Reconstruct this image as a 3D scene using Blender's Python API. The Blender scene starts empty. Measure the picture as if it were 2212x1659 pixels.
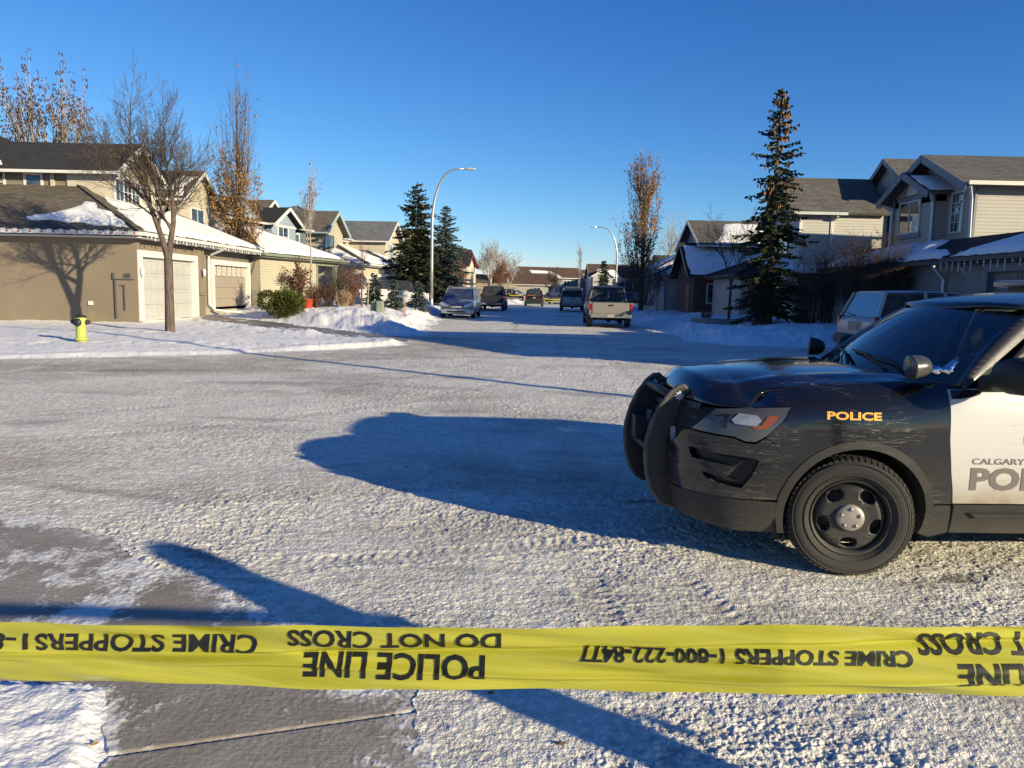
import bpy, bmesh, math, random
import numpy as np
from mathutils import Vector, Matrix
from math import radians, sin, cos, pi, atan, tan, sqrt, atan2, hypot
S = bpy.context.scene
COL = S.collection
random.seed(7)
RNG = np.random.default_rng(11)

# ------------------------------------------------------------------ camera
CAM_H = 1.66; PITCH = radians(6.95); ROLL = radians(1.2); FPX = 1662.0   # focal length for a 2212 px wide frame
cd = bpy.data.cameras.new('camera'); cam = bpy.data.objects.new('camera', cd); COL.objects.link(cam)
cd.sensor_fit = 'HORIZONTAL'; cd.sensor_width = 36.0; cd.lens = 36.0 * FPX / 2212.0
cd.clip_start = 0.05; cd.clip_end = 6000
fwd = Vector((0, cos(PITCH), -sin(PITCH))); up0 = Vector((0, sin(PITCH), cos(PITCH))); r0 = Vector((1, 0, 0))
cr = r0 * cos(ROLL) + up0 * sin(ROLL); cu = up0 * cos(ROLL) - r0 * sin(ROLL)
cam.matrix_world = Matrix(((cr.x, cu.x, -fwd.x, 0), (cr.y, cu.y, -fwd.y, 0), (cr.z, cu.z, -fwd.z, CAM_H), (0, 0, 0, 1)))
S.camera = cam

def ray(u, v):
    return fwd + cr * ((u - 1106) / FPX) - cu * ((v - 829.5) / FPX)
def at(u, v, Y):                       # the point at distance Y down the street seen at (u, v) in the photograph
    d = ray(u, v); return Vector((0, 0, CAM_H)) + d * (Y / d.y)
def on_ground(u, v, z=0.0):
    d = ray(u, v); return Vector((0, 0, CAM_H)) + d * ((z - CAM_H) / d.z)

# ------------------------------------------------------------------ light
SUN_EL = radians(14.8)
SUN_H = Vector((0.795, -0.607))         # horizontal direction towards the sun
sdir = Vector((SUN_H.x * cos(SUN_EL), SUN_H.y * cos(SUN_EL), sin(SUN_EL))).normalized()
sl = bpy.data.lights.new('sun', 'SUN'); sun = bpy.data.objects.new('sun', sl); COL.objects.link(sun)
sl.energy = 5.0; sl.angle = radians(0.53); sl.color = (1.0, 0.85, 0.56)
sun.rotation_euler = sdir.to_track_quat('Z', 'Y').to_euler()
sun.location = (30, -25, 20)
w = bpy.data.worlds.new('World'); S.world = w; w.use_nodes = True
nt = w.node_tree; bg = nt.nodes['Background']
sky = nt.nodes.new('ShaderNodeTexSky'); sky.sky_type = 'NISHITA'; sky.sun_disc = False
sky.sun_elevation = SUN_EL; sky.sun_rotation = atan2(SUN_H.x, SUN_H.y)
sky.altitude = 1100; sky.air_density = 1.0; sky.dust_density = 0.0; sky.ozone_density = 5.0
EXPO = 0.75; SKY_STRENGTH = 0.0935
# the deep winter blue of the photograph's sky: each channel of the sky texture gets its own contrast
e_ = SKY_STRENGTH * 2 ** EXPO
sp = nt.nodes.new('ShaderNodeSeparateColor'); cb = nt.nodes.new('ShaderNodeCombineColor'); nt.links.new(sky.outputs['Color'], sp.inputs[0])
for i_, (g_, a_) in enumerate(((1.6, 1.59), (1.257, 1.05), (0.90, 0.98))):
    m0 = nt.nodes.new('ShaderNodeMath'); m0.operation = 'MULTIPLY'; m0.inputs[1].default_value = e_; nt.links.new(sp.outputs[i_], m0.inputs[0])
    m1 = nt.nodes.new('ShaderNodeMath'); m1.operation = 'MINIMUM'; m1.inputs[1].default_value = 2.2; nt.links.new(m0.outputs[0], m1.inputs[0])
    m2 = nt.nodes.new('ShaderNodeMath'); m2.operation = 'POWER'; m2.inputs[1].default_value = g_; nt.links.new(m1.outputs[0], m2.inputs[0])
    m3 = nt.nodes.new('ShaderNodeMath'); m3.operation = 'MULTIPLY'; m3.inputs[1].default_value = a_ / e_; nt.links.new(m2.outputs[0], m3.inputs[0])
    nt.links.new(m3.outputs[0], cb.inputs[i_])
nt.links.new(cb.outputs[0], bg.inputs['Color']); bg.inputs['Strength'].default_value = SKY_STRENGTH
S.view_settings.view_transform = 'Standard'; S.view_settings.look = 'None'
S.view_settings.gamma = 1.0; S.view_settings.use_curve_mapping = False
S.view_settings.exposure = EXPO
S.render.engine = 'CYCLES'
cy = S.cycles
cy.max_bounces = 6; cy.diffuse_bounces = 3; cy.glossy_bounces = 3; cy.transmission_bounces = 4; cy.transparent_max_bounces = 8
cy.caustics_reflective = False; cy.caustics_refractive = False
cy.use_denoising = True
try: cy.denoiser = 'OPENIMAGEDENOISE'
except Exception: pass

# ------------------------------------------------------------------ noise
_P = RNG.permutation(512); _P = np.concatenate([_P, _P, _P])
_G = RNG.uniform(0, 2 * np.pi, 512); _GX, _GY = np.cos(_G), np.sin(_G)
def perlin(x, y):
    xi = np.floor(x).astype(np.int64); yi = np.floor(y).astype(np.int64); xf = x - xi; yf = y - yi
    u = xf * xf * xf * (xf * (xf * 6 - 15) + 10); v = yf * yf * yf * (yf * (yf * 6 - 15) + 10)
    def g(ix, iy, dx, dy):
        h = _P[(_P[ix & 511] + iy) & 511]; return _GX[h] * dx + _GY[h] * dy
    a = g(xi, yi, xf, yf); b = g(xi + 1, yi, xf - 1, yf); c = g(xi, yi + 1, xf, yf - 1); d = g(xi + 1, yi + 1, xf - 1, yf - 1)
    return ((a + (b - a) * u) * (1 - v) + (c + (d - c) * u) * v) * 1.5
def fbm(x, y, f, o=4, g=0.5, seed=0):
    s = 0; a = 1.0
    for i in range(o):
        s = s + a * perlin(x * f + 17.3 * i + seed * 31.7, y * f + 9.1 * i + seed * 12.9); a *= g; f *= 2.03
    return s
def sstep(a, b, x):
    t = np.clip((x - a) / (b - a), 0, 1); return t * t * (3 - 2 * t)
def poly_sd(px, py, poly):             # signed distance to polygon, positive inside
    d = np.full(px.shape, 1e9); ins = np.zeros(px.shape, bool); n = len(poly)
    for i in range(n):
        x0, y0 = poly[i]; x1, y1 = poly[(i + 1) % n]; ex, ey = x1 - x0, y1 - y0
        t = np.clip(((px - x0) * ex + (py - y0) * ey) / (ex * ex + ey * ey + 1e-12), 0, 1)
        d = np.minimum(d, np.hypot(px - x0 - t * ex, py - y0 - t * ey))
        c = ((y0 > py) != (y1 > py)) & (px < (x1 - x0) * (py - y0) / (y1 - y0 + 1e-12) + x0); ins ^= c
    return np.where(ins, d, -d)

# ------------------------------------------------------------------ scene bookkeeping
def tag(o, label=None, cat=None, group=None, kind=None):
    if label: o['label'] = label
    if cat: o['category'] = cat
    if group: o['group'] = group
    if kind: o['kind'] = kind
    return o
def thing(name, label, cat, loc=(0, 0, 0), rotz=0.0, group=None):
    o = bpy.data.objects.new(name, None); COL.objects.link(o); o.location = loc; o.rotation_euler = (0, 0, rotz)
    o.empty_display_size = 0.3
    return tag(o, label, cat, group)
def kids(o): return [c for c in COL.objects if c.parent == o]
def dup(root, loc, rotz, label, group=None):
    r = root.copy(); COL.objects.link(r); r.location = loc; r.rotation_euler = (0, 0, rotz); r['label'] = label
    if group: r['group'] = group
    for ch in kids(root):
        c = ch.copy(); COL.objects.link(c); c.parent = r
        for g in kids(ch):
            d = g.copy(); COL.objects.link(d); d.parent = c
    return r

class MB:
    def __init__(s): s.v = []; s.f = []; s.m = []; s.sm = []
    def add(s, vs, fs, mi=0, sm=False):
        b = len(s.v); s.v.extend([tuple(p) for p in vs])
        for f in fs: s.f.append([b + i for i in f]); s.m.append(mi); s.sm.append(sm)
    def box(s, x0, x1, y0, y1, z0, z1, mi=0):
        s.add([(x0, y0, z0), (x1, y0, z0), (x1, y1, z0), (x0, y1, z0), (x0, y0, z1), (x1, y0, z1), (x1, y1, z1), (x0, y1, z1)],
              [(0, 3, 2, 1), (4, 5, 6, 7), (0, 1, 5, 4), (1, 2, 6, 5), (2, 3, 7, 6), (3, 0, 4, 7)], mi)
    def bar(s, a, b, wx, wz, mi=0, up=(0, 0, 1)):      # a box from a to b with a rectangular section
        a = Vector(a); b = Vector(b); d = (b - a).normalized(); u = Vector(up)
        sx = d.cross(u); sx = sx.normalized() if sx.length > 1e-6 else Vector((1, 0, 0)); uz = sx.cross(d)
        vs = [p + sx * (i * wx / 2) + uz * (j * wz / 2) for p in (a, b) for i, j in ((-1, -1), (1, -1), (1, 1), (-1, 1))]
        s.add(vs, [(0, 1, 2, 3), (7, 6, 5, 4), (0, 4, 5, 1), (1, 5, 6, 2), (2, 6, 7, 3), (3, 7, 4, 0)], mi)
    def tube(s, pts, rad, n=8, mi=0, cap=True, sm=True):
        pts = [Vector(p) for p in pts]; k = len(pts)
        if not hasattr(rad, '__len__'): rad = [rad] * k
        b = len(s.v); ref = None
        for i, p in enumerate(pts):
            d = (pts[min(i + 1, k - 1)] - pts[max(i - 1, 0)])
            d = d.normalized() if d.length > 1e-9 else Vector((0, 0, 1))
            if ref is None:
                ref = Vector((0, 0, 1)).cross(d)
                if ref.length < 0.05: ref = Vector((1, 0, 0)).cross(d)
            ref = (ref - d * ref.dot(d)); ref = ref.normalized() if ref.length > 1e-6 else Vector((1, 0, 0))
            o = d.cross(ref)
            for j in range(n):
                a = 2 * pi * j / n; q = p + (ref * cos(a) + o * sin(a)) * rad[i]; s.v.append((q.x, q.y, q.z))
        for i in range(k - 1):
            for j in range(n):
                j2 = (j + 1) % n; s.f.append([b + i * n + j, b + i * n + j2, b + (i + 1) * n + j2, b + (i + 1) * n + j]); s.m.append(mi); s.sm.append(sm)
        if cap:
            s.f.append([b + j for j in range(n)][::-1]); s.m.append(mi); s.sm.append(False)
            s.f.append([b + (k - 1) * n + j for j in range(n)]); s.m.append(mi); s.sm.append(False)
    def lathe(s, prof, n=24, c=(0, 0, 0), axis='z', mi=0, sm=True, flip=False):
        b = len(s.v); k = len(prof)
        for r, h in prof:
            for j in range(n):
                a = 2 * pi * j / n; x, y = r * cos(a), r * sin(a)
                if axis == 'z': q = (c[0] + x, c[1] + y, c[2] + h)
                elif axis == 'y': q = (c[0] + x, c[1] + h, c[2] + y)
                else: q = (c[0] + h, c[1] + x, c[2] + y)
                s.v.append(q)
        for i in range(k - 1):
            for j in range(n):
                j2 = (j + 1) % n; s.f.append([b + i * n + j, b + i * n + j2, b + (i + 1) * n + j2, b + (i + 1) * n + j]); s.m.append(mi); s.sm.append(sm)
    def prism(s, poly, a, b, fn, mi=0):                 # extrude a 2D outline between depths a and b; fn(u, v, depth) -> point
        n = len(poly); vs = [fn(u, v, a) for u, v in poly] + [fn(u, v, b) for u, v in poly]
        s.add(vs, [list(range(n))[::-1], list(range(n, 2 * n))] + [(i, (i + 1) % n, n + (i + 1) % n, n + i) for i in range(n)], mi)
    def slab(s, pts, t, mi=0, mi_side=None):            # a plate: pts is its top face, thickness t goes down along the normal
        pts = [Vector(p) for p in pts]; n = len(pts)
        nn = Vector((0, 0, 0))
        for i in range(n): nn += pts[i].cross(pts[(i + 1) % n])
        nn.normalize()
        s.add(pts + [p - nn * t for p in pts], [list(range(n))], mi)
        b = len(s.v) - 2 * n; ms = mi if mi_side is None else mi_side
        s.f.append([b + n + i for i in range(n)][::-1]); s.m.append(ms); s.sm.append(False)
        for i in range(n):
            s.f.append([b + i, b + n + i, b + n + (i + 1) % n, b + (i + 1) % n]); s.m.append(ms); s.sm.append(False)
    def build(s, name, mats, parent=None, loc=None, fix=False, bevel=0.0):
        if not isinstance(mats, (list, tuple)): mats = [mats]
        me = bpy.data.meshes.new(name); nv = len(s.v)
        me.vertices.add(nv); me.vertices.foreach_set('co', np.array(s.v, dtype=np.float32).ravel() if nv else np.zeros(0, np.float32))
        tot = [len(f) for f in s.f]; st = np.concatenate([[0], np.cumsum(tot)[:-1]]) if tot else []
        me.loops.add(sum(tot)); me.polygons.add(len(s.f))
        me.loops.foreach_set('vertex_index', np.fromiter((i for f in s.f for i in f), dtype=np.int32, count=sum(tot)))
        me.polygons.foreach_set('loop_start', np.array(st, dtype=np.int32)); me.polygons.foreach_set('loop_total', np.array(tot, dtype=np.int32))
        for m in mats: me.materials.append(m)
        me.polygons.foreach_set('material_index', np.array(s.m, dtype=np.int32))
        me.polygons.foreach_set('use_smooth', np.array(s.sm, dtype=bool))
        me.update(calc_edges=True); me.validate()
        if fix:
            bm = bmesh.new(); bm.from_mesh(me); bmesh.ops.recalc_face_normals(bm, faces=bm.faces); bm.to_mesh(me); bm.free()
        o = bpy.data.objects.new(name, me); COL.objects.link(o)
        if parent: o.parent = parent
        if loc is not None: o.location = loc
        if bevel:
            md = o.modifiers.new('bevel', 'BEVEL'); md.width = bevel; md.segments = 2; md.limit_method = 'ANGLE'; md.angle_limit = radians(40)
        return o

def panel_mesh(poly, step, fn, holes=(), mi=0, solid=0.0):
    """Fill a flat outline (with holes), slice it into a grid of about `step`, then bend it into place with fn(u, v)."""
    bm = bmesh.new()
    if holes:
        es = []
        for pl in [poly] + list(holes):
            vs = [bm.verts.new((a, b, 0)) for a, b in pl]
            es += [bm.edges.new((vs[i], vs[(i + 1) % len(vs)])) for i in range(len(vs))]
        bmesh.ops.triangle_fill(bm, use_beauty=True, use_dissolve=False, edges=es)
    else:
        bm.faces.new([bm.verts.new((a, b, 0)) for a, b in poly])
    us = [p[0] for p in poly]; vs_ = [p[1] for p in poly]
    for ax, lo, hi in ((0, min(us), max(us)), (1, min(vs_), max(vs_))):
        stp = step[ax] if isinstance(step, tuple) else step
        k = int((hi - lo) / stp)
        for i in range(1, k + 1):
            co = [0, 0, 0]; no = [0, 0, 0]; co[ax] = lo + (hi - lo) * i / (k + 1); no[ax] = 1
            bmesh.ops.bisect_plane(bm, geom=bm.verts[:] + bm.edges[:] + bm.faces[:], plane_co=co, plane_no=no)
    bmesh.ops.triangulate(bm, faces=[f for f in bm.faces if len(f.verts) > 4])
    bmesh.ops.recalc_face_normals(bm, faces=bm.faces)
    bm.verts.index_update()
    vs = [v.co.copy() for v in bm.verts]; fs = [[v.index for v in f.verts] for f in bm.faces]
    bnd = [(e.verts[0].index, e.verts[1].index) for e in bm.edges if len(e.link_faces) == 1]
    bm.free()
    P3 = [Vector(fn(v.x, v.y)) for v in vs]
    return P3, fs, bnd
def add_panel(mb, poly, step, fn, holes=(), mi=0, sm=True, back=None):
    """back(u, v) gives the inner skin: the panel then has a thickness."""
    P3, fs, bnd = panel_mesh(poly, step, fn, holes)
    mb.add(P3, fs, mi, sm)
    return P3, fs, bnd

# ------------------------------------------------------------------ materials
def _n(nt, t, **kw):
    n = nt.nodes.new(t)
    for k, v in kw.items(): setattr(n, k, v)
    return n
class NT:
    def __init__(s, name):
        s.m = bpy.data.materials.new(name); s.m.use_nodes = True; s.nt = s.m.node_tree
        s.b = s.nt.nodes['Principled BSDF']; s._c = None
    def n(s, t, **kw): return _n(s.nt, t, **kw)
    def l(s, a, b): s.nt.links.new(a, b)
    def pos(s, obj=True):
        if s._c is None: s._c = s.n('ShaderNodeTexCoord')
        return s._c.outputs['Object' if obj else 'Generated']
    def mapped(s, scale=(1, 1, 1), rot=(0, 0, 0), loc=(0, 0, 0), src=None):
        m = s.n('ShaderNodeMapping'); m.inputs['Scale'].default_value = scale; m.inputs['Rotation'].default_value = rot; m.inputs['Location'].default_value = loc
        s.l(src or s.pos(), m.inputs['Vector']); return m.outputs[0]
    def noise(s, scale, detail=4, rough=0.55, vec=None, dist=0.0, out='Fac'):
        t = s.n('ShaderNodeTexNoise'); t.inputs['Scale'].default_value = scale; t.inputs['Detail'].default_value = detail; t.inputs['Roughness'].default_value = rough; t.inputs['Distortion'].default_value = dist
        s.l(vec or s.pos(), t.inputs['Vector']); return t.outputs[out]
    def math(s, op, a, b=None, c=None, clamp=False):
        m = s.n('ShaderNodeMath', operation=op, use_clamp=clamp)
        for i, x in enumerate((a, b, c)):
            if x is None: continue
            if isinstance(x, (int, float)): m.inputs[i].default_value = x
            else: s.l(x, m.inputs[i])
        return m.outputs[0]
    def ramp(s, f, stops):
        r = s.n('ShaderNodeValToRGB'); e = r.color_ramp.elements
        while len(e) < len(stops): e.new(0.5)
        for i, (p, c) in enumerate(stops):
            e[i].position = p; e[i].color = (c, c, c, 1) if isinstance(c, (int, float)) else (*c[:3], 1)
        s.l(f, r.inputs[0]); return r.outputs[0]
    def mix(s, f, a, b, mode='MIX'):
        m = s.n('ShaderNodeMix', data_type='RGBA', blend_type=mode)
        for k, x in ((0, f), (6, a), (7, b)):
            if isinstance(x, (int, float)): m.inputs[k].default_value = x
            elif isinstance(x, tuple): m.inputs[k].default_value = (*x[:3], 1)
            else: s.l(x, m.inputs[k])
        return m.outputs[2]
    def sep(s, v=None):
        x = s.n('ShaderNodeSeparateXYZ'); s.l(v or s.pos(), x.inputs[0]); return x.outputs
    def color(s, c):
        if isinstance(c, tuple): s.b.inputs['Base Color'].default_value = (*c[:3], 1)
        else: s.l(c, s.b.inputs['Base Color'])
    def set(s, **kw):
        for k, v in kw.items():
            k = {'rough': 'Roughness', 'metal': 'Metallic', 'spec': 'Specular IOR Level', 'coat': 'Coat Weight', 'coatr': 'Coat Roughness', 'trans': 'Transmission Weight', 'alpha': 'Alpha', 'ior': 'IOR'}.get(k, k)
            if isinstance(v, (int, float)): s.b.inputs[k].default_value = v
            else: s.l(v, s.b.inputs[k])
    def bump(s, h, strength=0.5, dist=0.02):
        b = s.n('ShaderNodeBump'); b.inputs['Strength'].default_value = strength; b.inputs['Distance'].default_value = dist
        s.l(h, b.inputs['Height']); s.l(b.outputs[0], s.b.inputs['Normal'])

_MC = {}
def plain(name, c, rough=0.6, metal=0.0, var=0.12, scale=3.0, bump=0.0, spec=0.4, coat=0.0):
    """Plain paint / metal / plastic with slight mottling of its own colour."""
    if name in _MC: return _MC[name]
    t = NT(name); f = t.noise(scale, 5)
    lo = tuple(x * (1 - var) for x in c); hi = tuple(min(1, x * (1 + var)) for x in c)
    t.color(t.mix(t.ramp(f, [(0.3, 0.0), (0.7, 1.0)]), lo, hi)); t.set(rough=rough, metal=metal, spec=spec, coat=coat)
    if bump: t.bump(t.noise(scale * 12, 4), bump, 0.01)
    _MC[name] = t.m; return t.m
def siding(name, c, lap=0.13, rough=0.55):
    """Horizontal lap siding: every board leans out towards its lower edge."""
    if name in _MC: return _MC[name]
    t = NT(name); z = t.sep()[2]
    fr = t.math('FRACT', t.math('DIVIDE', t.math('ADD', z, 50.0), lap))
    line = t.ramp(fr, [(0.0, 0.62), (0.10, 0.72), (0.16, 1.0), (1.0, 1.0)])
    f = t.noise(0.8, 4)
    base = t.mix(t.ramp(f, [(0.3, 0.0), (0.7, 1.0)]), tuple(x * 0.93 for x in c), tuple(min(1, x * 1.05) for x in c))
    t.color(t.mix(1.0, base, line, 'MULTIPLY')); t.set(rough=rough, spec=0.3)
    t.bump(t.math('SUBTRACT', 1.0, fr), 0.9, 0.014); _MC[name] = t.m; return t.m
def stucco(name, c):
    if name in _MC: return _MC[name]
    t = NT(name); f = t.noise(0.6, 5); g = t.noise(60, 4)
    z = t.sep()[2]
    base = t.mix(t.ramp(f, [(0.3, 0.0), (0.7, 1.0)]), tuple(x * 0.9 for x in c), tuple(x * 1.06 for x in c))
    st = t.math('MULTIPLY', t.ramp(t.noise(1.6, 5), [(0.45, 0.0), (0.7, 1.0)]), t.ramp(z, [(0.35, 0.55), (0.75, 0.0)]))
    t.color(t.mix(st, base, (0.25, 0.22, 0.12))); t.set(rough=0.9, spec=0.15); t.bump(g, 0.5, 0.006); _MC[name] = t.m; return t.m
def shingle(name, c, var=0.35):
    """Asphalt shingles: courses follow the height, tabs vary in tone."""
    if name in _MC: return _MC[name]
    t = NT(name); x, y, z = t.sep()
    u = t.math('ADD', x, y)
    cmb = t.n('ShaderNodeCombineXYZ'); t.l(t.math('MULTIPLY', u, 1.0), cmb.inputs[0]); t.l(t.math('MULTIPLY', z, 2.2), cmb.inputs[1])
    br = t.n('ShaderNodeTexBrick'); t.l(cmb.outputs[0], br.inputs['Vector'])
    br.inputs['Scale'].default_value = 1.0; br.inputs['Brick Width'].default_value = 0.33; br.inputs['Row Height'].default_value = 0.16
    br.inputs['Mortar Size'].default_value = 0.012; br.inputs['Bias'].default_value = 0.1
    br.inputs['Color1'].default_value = (*[k * (1 - var) for k in c], 1); br.inputs['Color2'].default_value = (*[min(1, k * (1 + var)) for k in c], 1)
    br.inputs['Mortar'].default_value = (*[k * 0.45 for k in c], 1)
    big = t.noise(0.9, 5); fine = t.noise(14, 3)
    col = t.mix(t.ramp(big, [(0.35, 0.0), (0.7, 0.5)]), br.outputs['Color'], tuple(k * 0.7 for k in c))
    col = t.mix(t.ramp(fine, [(0.3, 0.0), (0.7, 0.35)]), col, tuple(min(1, k * 1.3) for k in c))
    t.color(col); t.set(rough=0.9, spec=0.2); t.bump(br.outputs['Fac'], 0.6, -0.01); _MC[name] = t.m; return t.m
def glass_pane(name, c=(0.02, 0.03, 0.04), rough=0.05):
    """Window glass: a dark room behind a reflecting pane, with a hint of blinds."""
    if name in _MC: return _MC[name]
    t = NT(name); f = t.noise(1.3, 3); z = t.sep()[2]
    bl = t.ramp(t.math('FRACT', t.math('MULTIPLY', z, 9.0)), [(0.0, 0.6), (0.5, 1.0)])
    t.color(t.mix(1.0, t.mix(t.ramp(f, [(0.42, 0.0), (0.6, 1.0)]), c, tuple(min(1, k * 3 + 0.02) for k in c)), bl, 'MULTIPLY'))
    t.set(rough=rough, spec=0.9, coat=0.6, coatr=0.02); _MC[name] = t.m; return t.m
def emit_like(name, c, e):
    if name in _MC: return _MC[name]
    t = NT(name); t.color(c); t.b.inputs['Emission Color'].default_value = (*c, 1); t.b.inputs['Emission Strength'].default_value = e; _MC[name] = t.m; return t.m
def bark(name, c):
    if name in _MC: return _MC[name]
    t = NT(name); v = t.mapped((1, 1, 0.18)); f = t.noise(22, 5, vec=v); g = t.noise(2.5, 4)
    t.color(t.mix(t.ramp(f, [(0.35, 0.0), (0.65, 1.0)]), tuple(x * 0.5 for x in c), t.mix(t.ramp(g, [(0.3, 0.0), (0.7, 1.0)]), c, tuple(min(1, x * 1.3) for x in c))))
    t.set(rough=0.95, spec=0.1); t.bump(f, 0.7, 0.02); _MC[name] = t.m; return t.m
def leaf(name, c, c2, scale=4.0, trans=0.25):
    if name in _MC: return _MC[name]
    t = NT(name); f = t.noise(scale, 4); g = t.noise(scale * 9, 2)
    col = t.mix(t.ramp(f, [(0.35, 0.0), (0.65, 1.0)]), c, c2)
    col = t.mix(t.ramp(g, [(0.35, 0.0), (0.7, 0.6)]), col, tuple(x * 0.6 for x in c))
    t.color(col); t.set(rough=0.8, spec=0.15)
    if trans:
        tr = t.n('ShaderNodeBsdfTranslucent'); t.l(col, tr.inputs['Color']); mx = t.n('ShaderNodeMixShader'); mx.inputs[0].default_value = trans
        t.l(t.b.outputs[0], mx.inputs[1]); t.l(tr.outputs[0], mx.inputs[2]); t.l(mx.outputs[0], t.nt.nodes['Material Output'].inputs['Surface'])
    _MC[name] = t.m; return t.m
def snow_mat(name='snow', c=(0.84, 0.83, 0.80)):
    if name in _MC: return _MC[name]
    t = NT(name); f = t.noise(3.0, 5); g = t.noise(55, 4); h = t.noise(0.5, 4)
    col = t.mix(t.ramp(f, [(0.3, 0.0), (0.7, 1.0)]), tuple(x * 0.94 for x in c), c)
    col = t.mix(t.ramp(h, [(0.6, 0.0), (0.85, 0.35)]), col, (0.66, 0.63, 0.58))
    t.color(col); t.set(rough=0.7, spec=0.25); t.bump(t.math('ADD', t.math('MULTIPLY', f, 1.5), t.math('MULTIPLY', g, 0.4)), 0.45, 0.05)
    _MC[name] = t.m; return t.m
SNOW = snow_mat()
WHITE = plain('white_trim_paint', (0.56, 0.56, 0.55), 0.5, var=0.05)
OFFWHITE = plain('cream_trim_paint', (0.52, 0.49, 0.43), 0.5, var=0.05)
DARKGREY = plain('dark_grey_trim', (0.07, 0.075, 0.085), 0.5)
GLASS = glass_pane('window_glass')
BLACKP = plain('black_plastic', (0.02, 0.02, 0.022), 0.5, var=0.3)
RUBBER = plain('tyre_rubber', (0.03, 0.029, 0.028), 0.8, var=0.3, scale=8)
STEEL = plain('galvanised_steel', (0.36, 0.375, 0.39), 0.4, 0.6, var=0.12)
# ------------------------------------------------------------------ the ground: road, snow lawns, driveway, pavement
BANK1 = [(-70, 0.5), (-24, 10.0), (-16, 13.3), (-10.8, 16.0), (-7.2, 17.9), (-4.9, 20.2), (-3.15, 22.6), (-3.4, 23.6), (-5.6, 25.3), (-9, 28.0), (-12.5, 31.2), (-13.9, 34.0), (-14.3, 34.2), (-14.3, 29.2), (-70, 29.2)]
BANK2 = [(-14.6, 36.2), (-12.2, 34.0), (-9.0, 31.3), (-6.0, 28.8), (-4.1, 27.0), (-3.3, 27.6), (-3.35, 31), (-3.75, 37), (-3.9, 44), (-3.2, 60), (-2.4, 80), (-1.6, 90), (1.4, 92.5), (1.4, 97), (1.6, 300), (-300, 300), (-300, 36.2)]
BANK3 = [(6.2, 27.4), (7.4, 25.6), (9.0, 25.0), (12.5, 25.2), (15, 25.8), (60, 25.8), (300, 40), (300, 300), (12, 300), (11, 120), (9.0, 85), (7.6, 60), (6.6, 42)]
BANK4 = [(8.6, 18.6), (15, 19), (90, 19), (90, -40), (14, -40), (9.6, 2), (8.4, 14)]
DRIVE = [(-14.4, 29.4), (-14.4, 42.6), (-12.2, 34.0), (-9.0, 31.3), (-6.0, 28.8), (-4.1, 27.0), (-3.3, 24.9), (-3.4, 23.6), (-5.6, 25.3), (-9, 28.0), (-12.5, 31.2), (-13.9, 34.0)]
CONC = [(-9, 7.2), (-5.2, 5.95), (-3.3, 5.25), (-1.95, 4.35), (-1.2, 3.75), (-0.55, 3.2), (-0.1, 2.45), (0.15, 1.6), (0.3, 0.2), (0.3, -4), (-9, -4)]
NEARSNOW = [(-1.62, 2.98), (-1.50, 2.72), (-1.36, 2.45), (-1.30, 2.2), (-1.25, 1.0), (-1.2, -3), (-6, -3), (-6, 3.05), (-2.3, 3.05)]
TRACKS = [([(5.5, 9.5), (1.5, 7.2), (-2.0, 5.9), (-6, 5.2), (-14, 4.6)], 0.22), ([(6.5, 8.0), (2.0, 5.6), (-1.5, 4.4), (-5.5, 3.9)], 0.22),
          ([(0.2, 60), (0.0, 30), (-0.9, 18), (-3.6, 11.5), (-9, 8.2), (-22, 6.4)], 0.26), ([(1.7, 60), (1.6, 30), (0.7, 17), (-2.6, 9.9), (-8.5, 6.6), (-22, 4.9)], 0.26),
          ([(2.9, 60), (3.0, 30), (2.4, 19), (2.6, 12), (4.6, 6.0)], 0.26), ([(1.0, 4.3), (1.3, 3.3), (1.75, 2.3), (2.3, 1.2)], 0.2), ([(0.45, 4.4), (0.55, 3.2), (0.75, 2.2), (1.1, 1.0)], 0.18)]
def catmull(pts, k=10):
    P = np.array(pts, float); P = np.vstack([2 * P[0] - P[1], P, 2 * P[-1] - P[-2]]); out = []
    for i in range(1, len(P) - 2):
        for j in range(k):
            t = j / k; a, b, c, d = P[i - 1], P[i], P[i + 1], P[i + 2]
            out.append(0.5 * (2 * b + (c - a) * t + (2 * a - 5 * b + 4 * c - d) * t * t + (3 * b - a - 3 * c + d) * t ** 3))
    out.append(P[-2]); return np.array(out)

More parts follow.
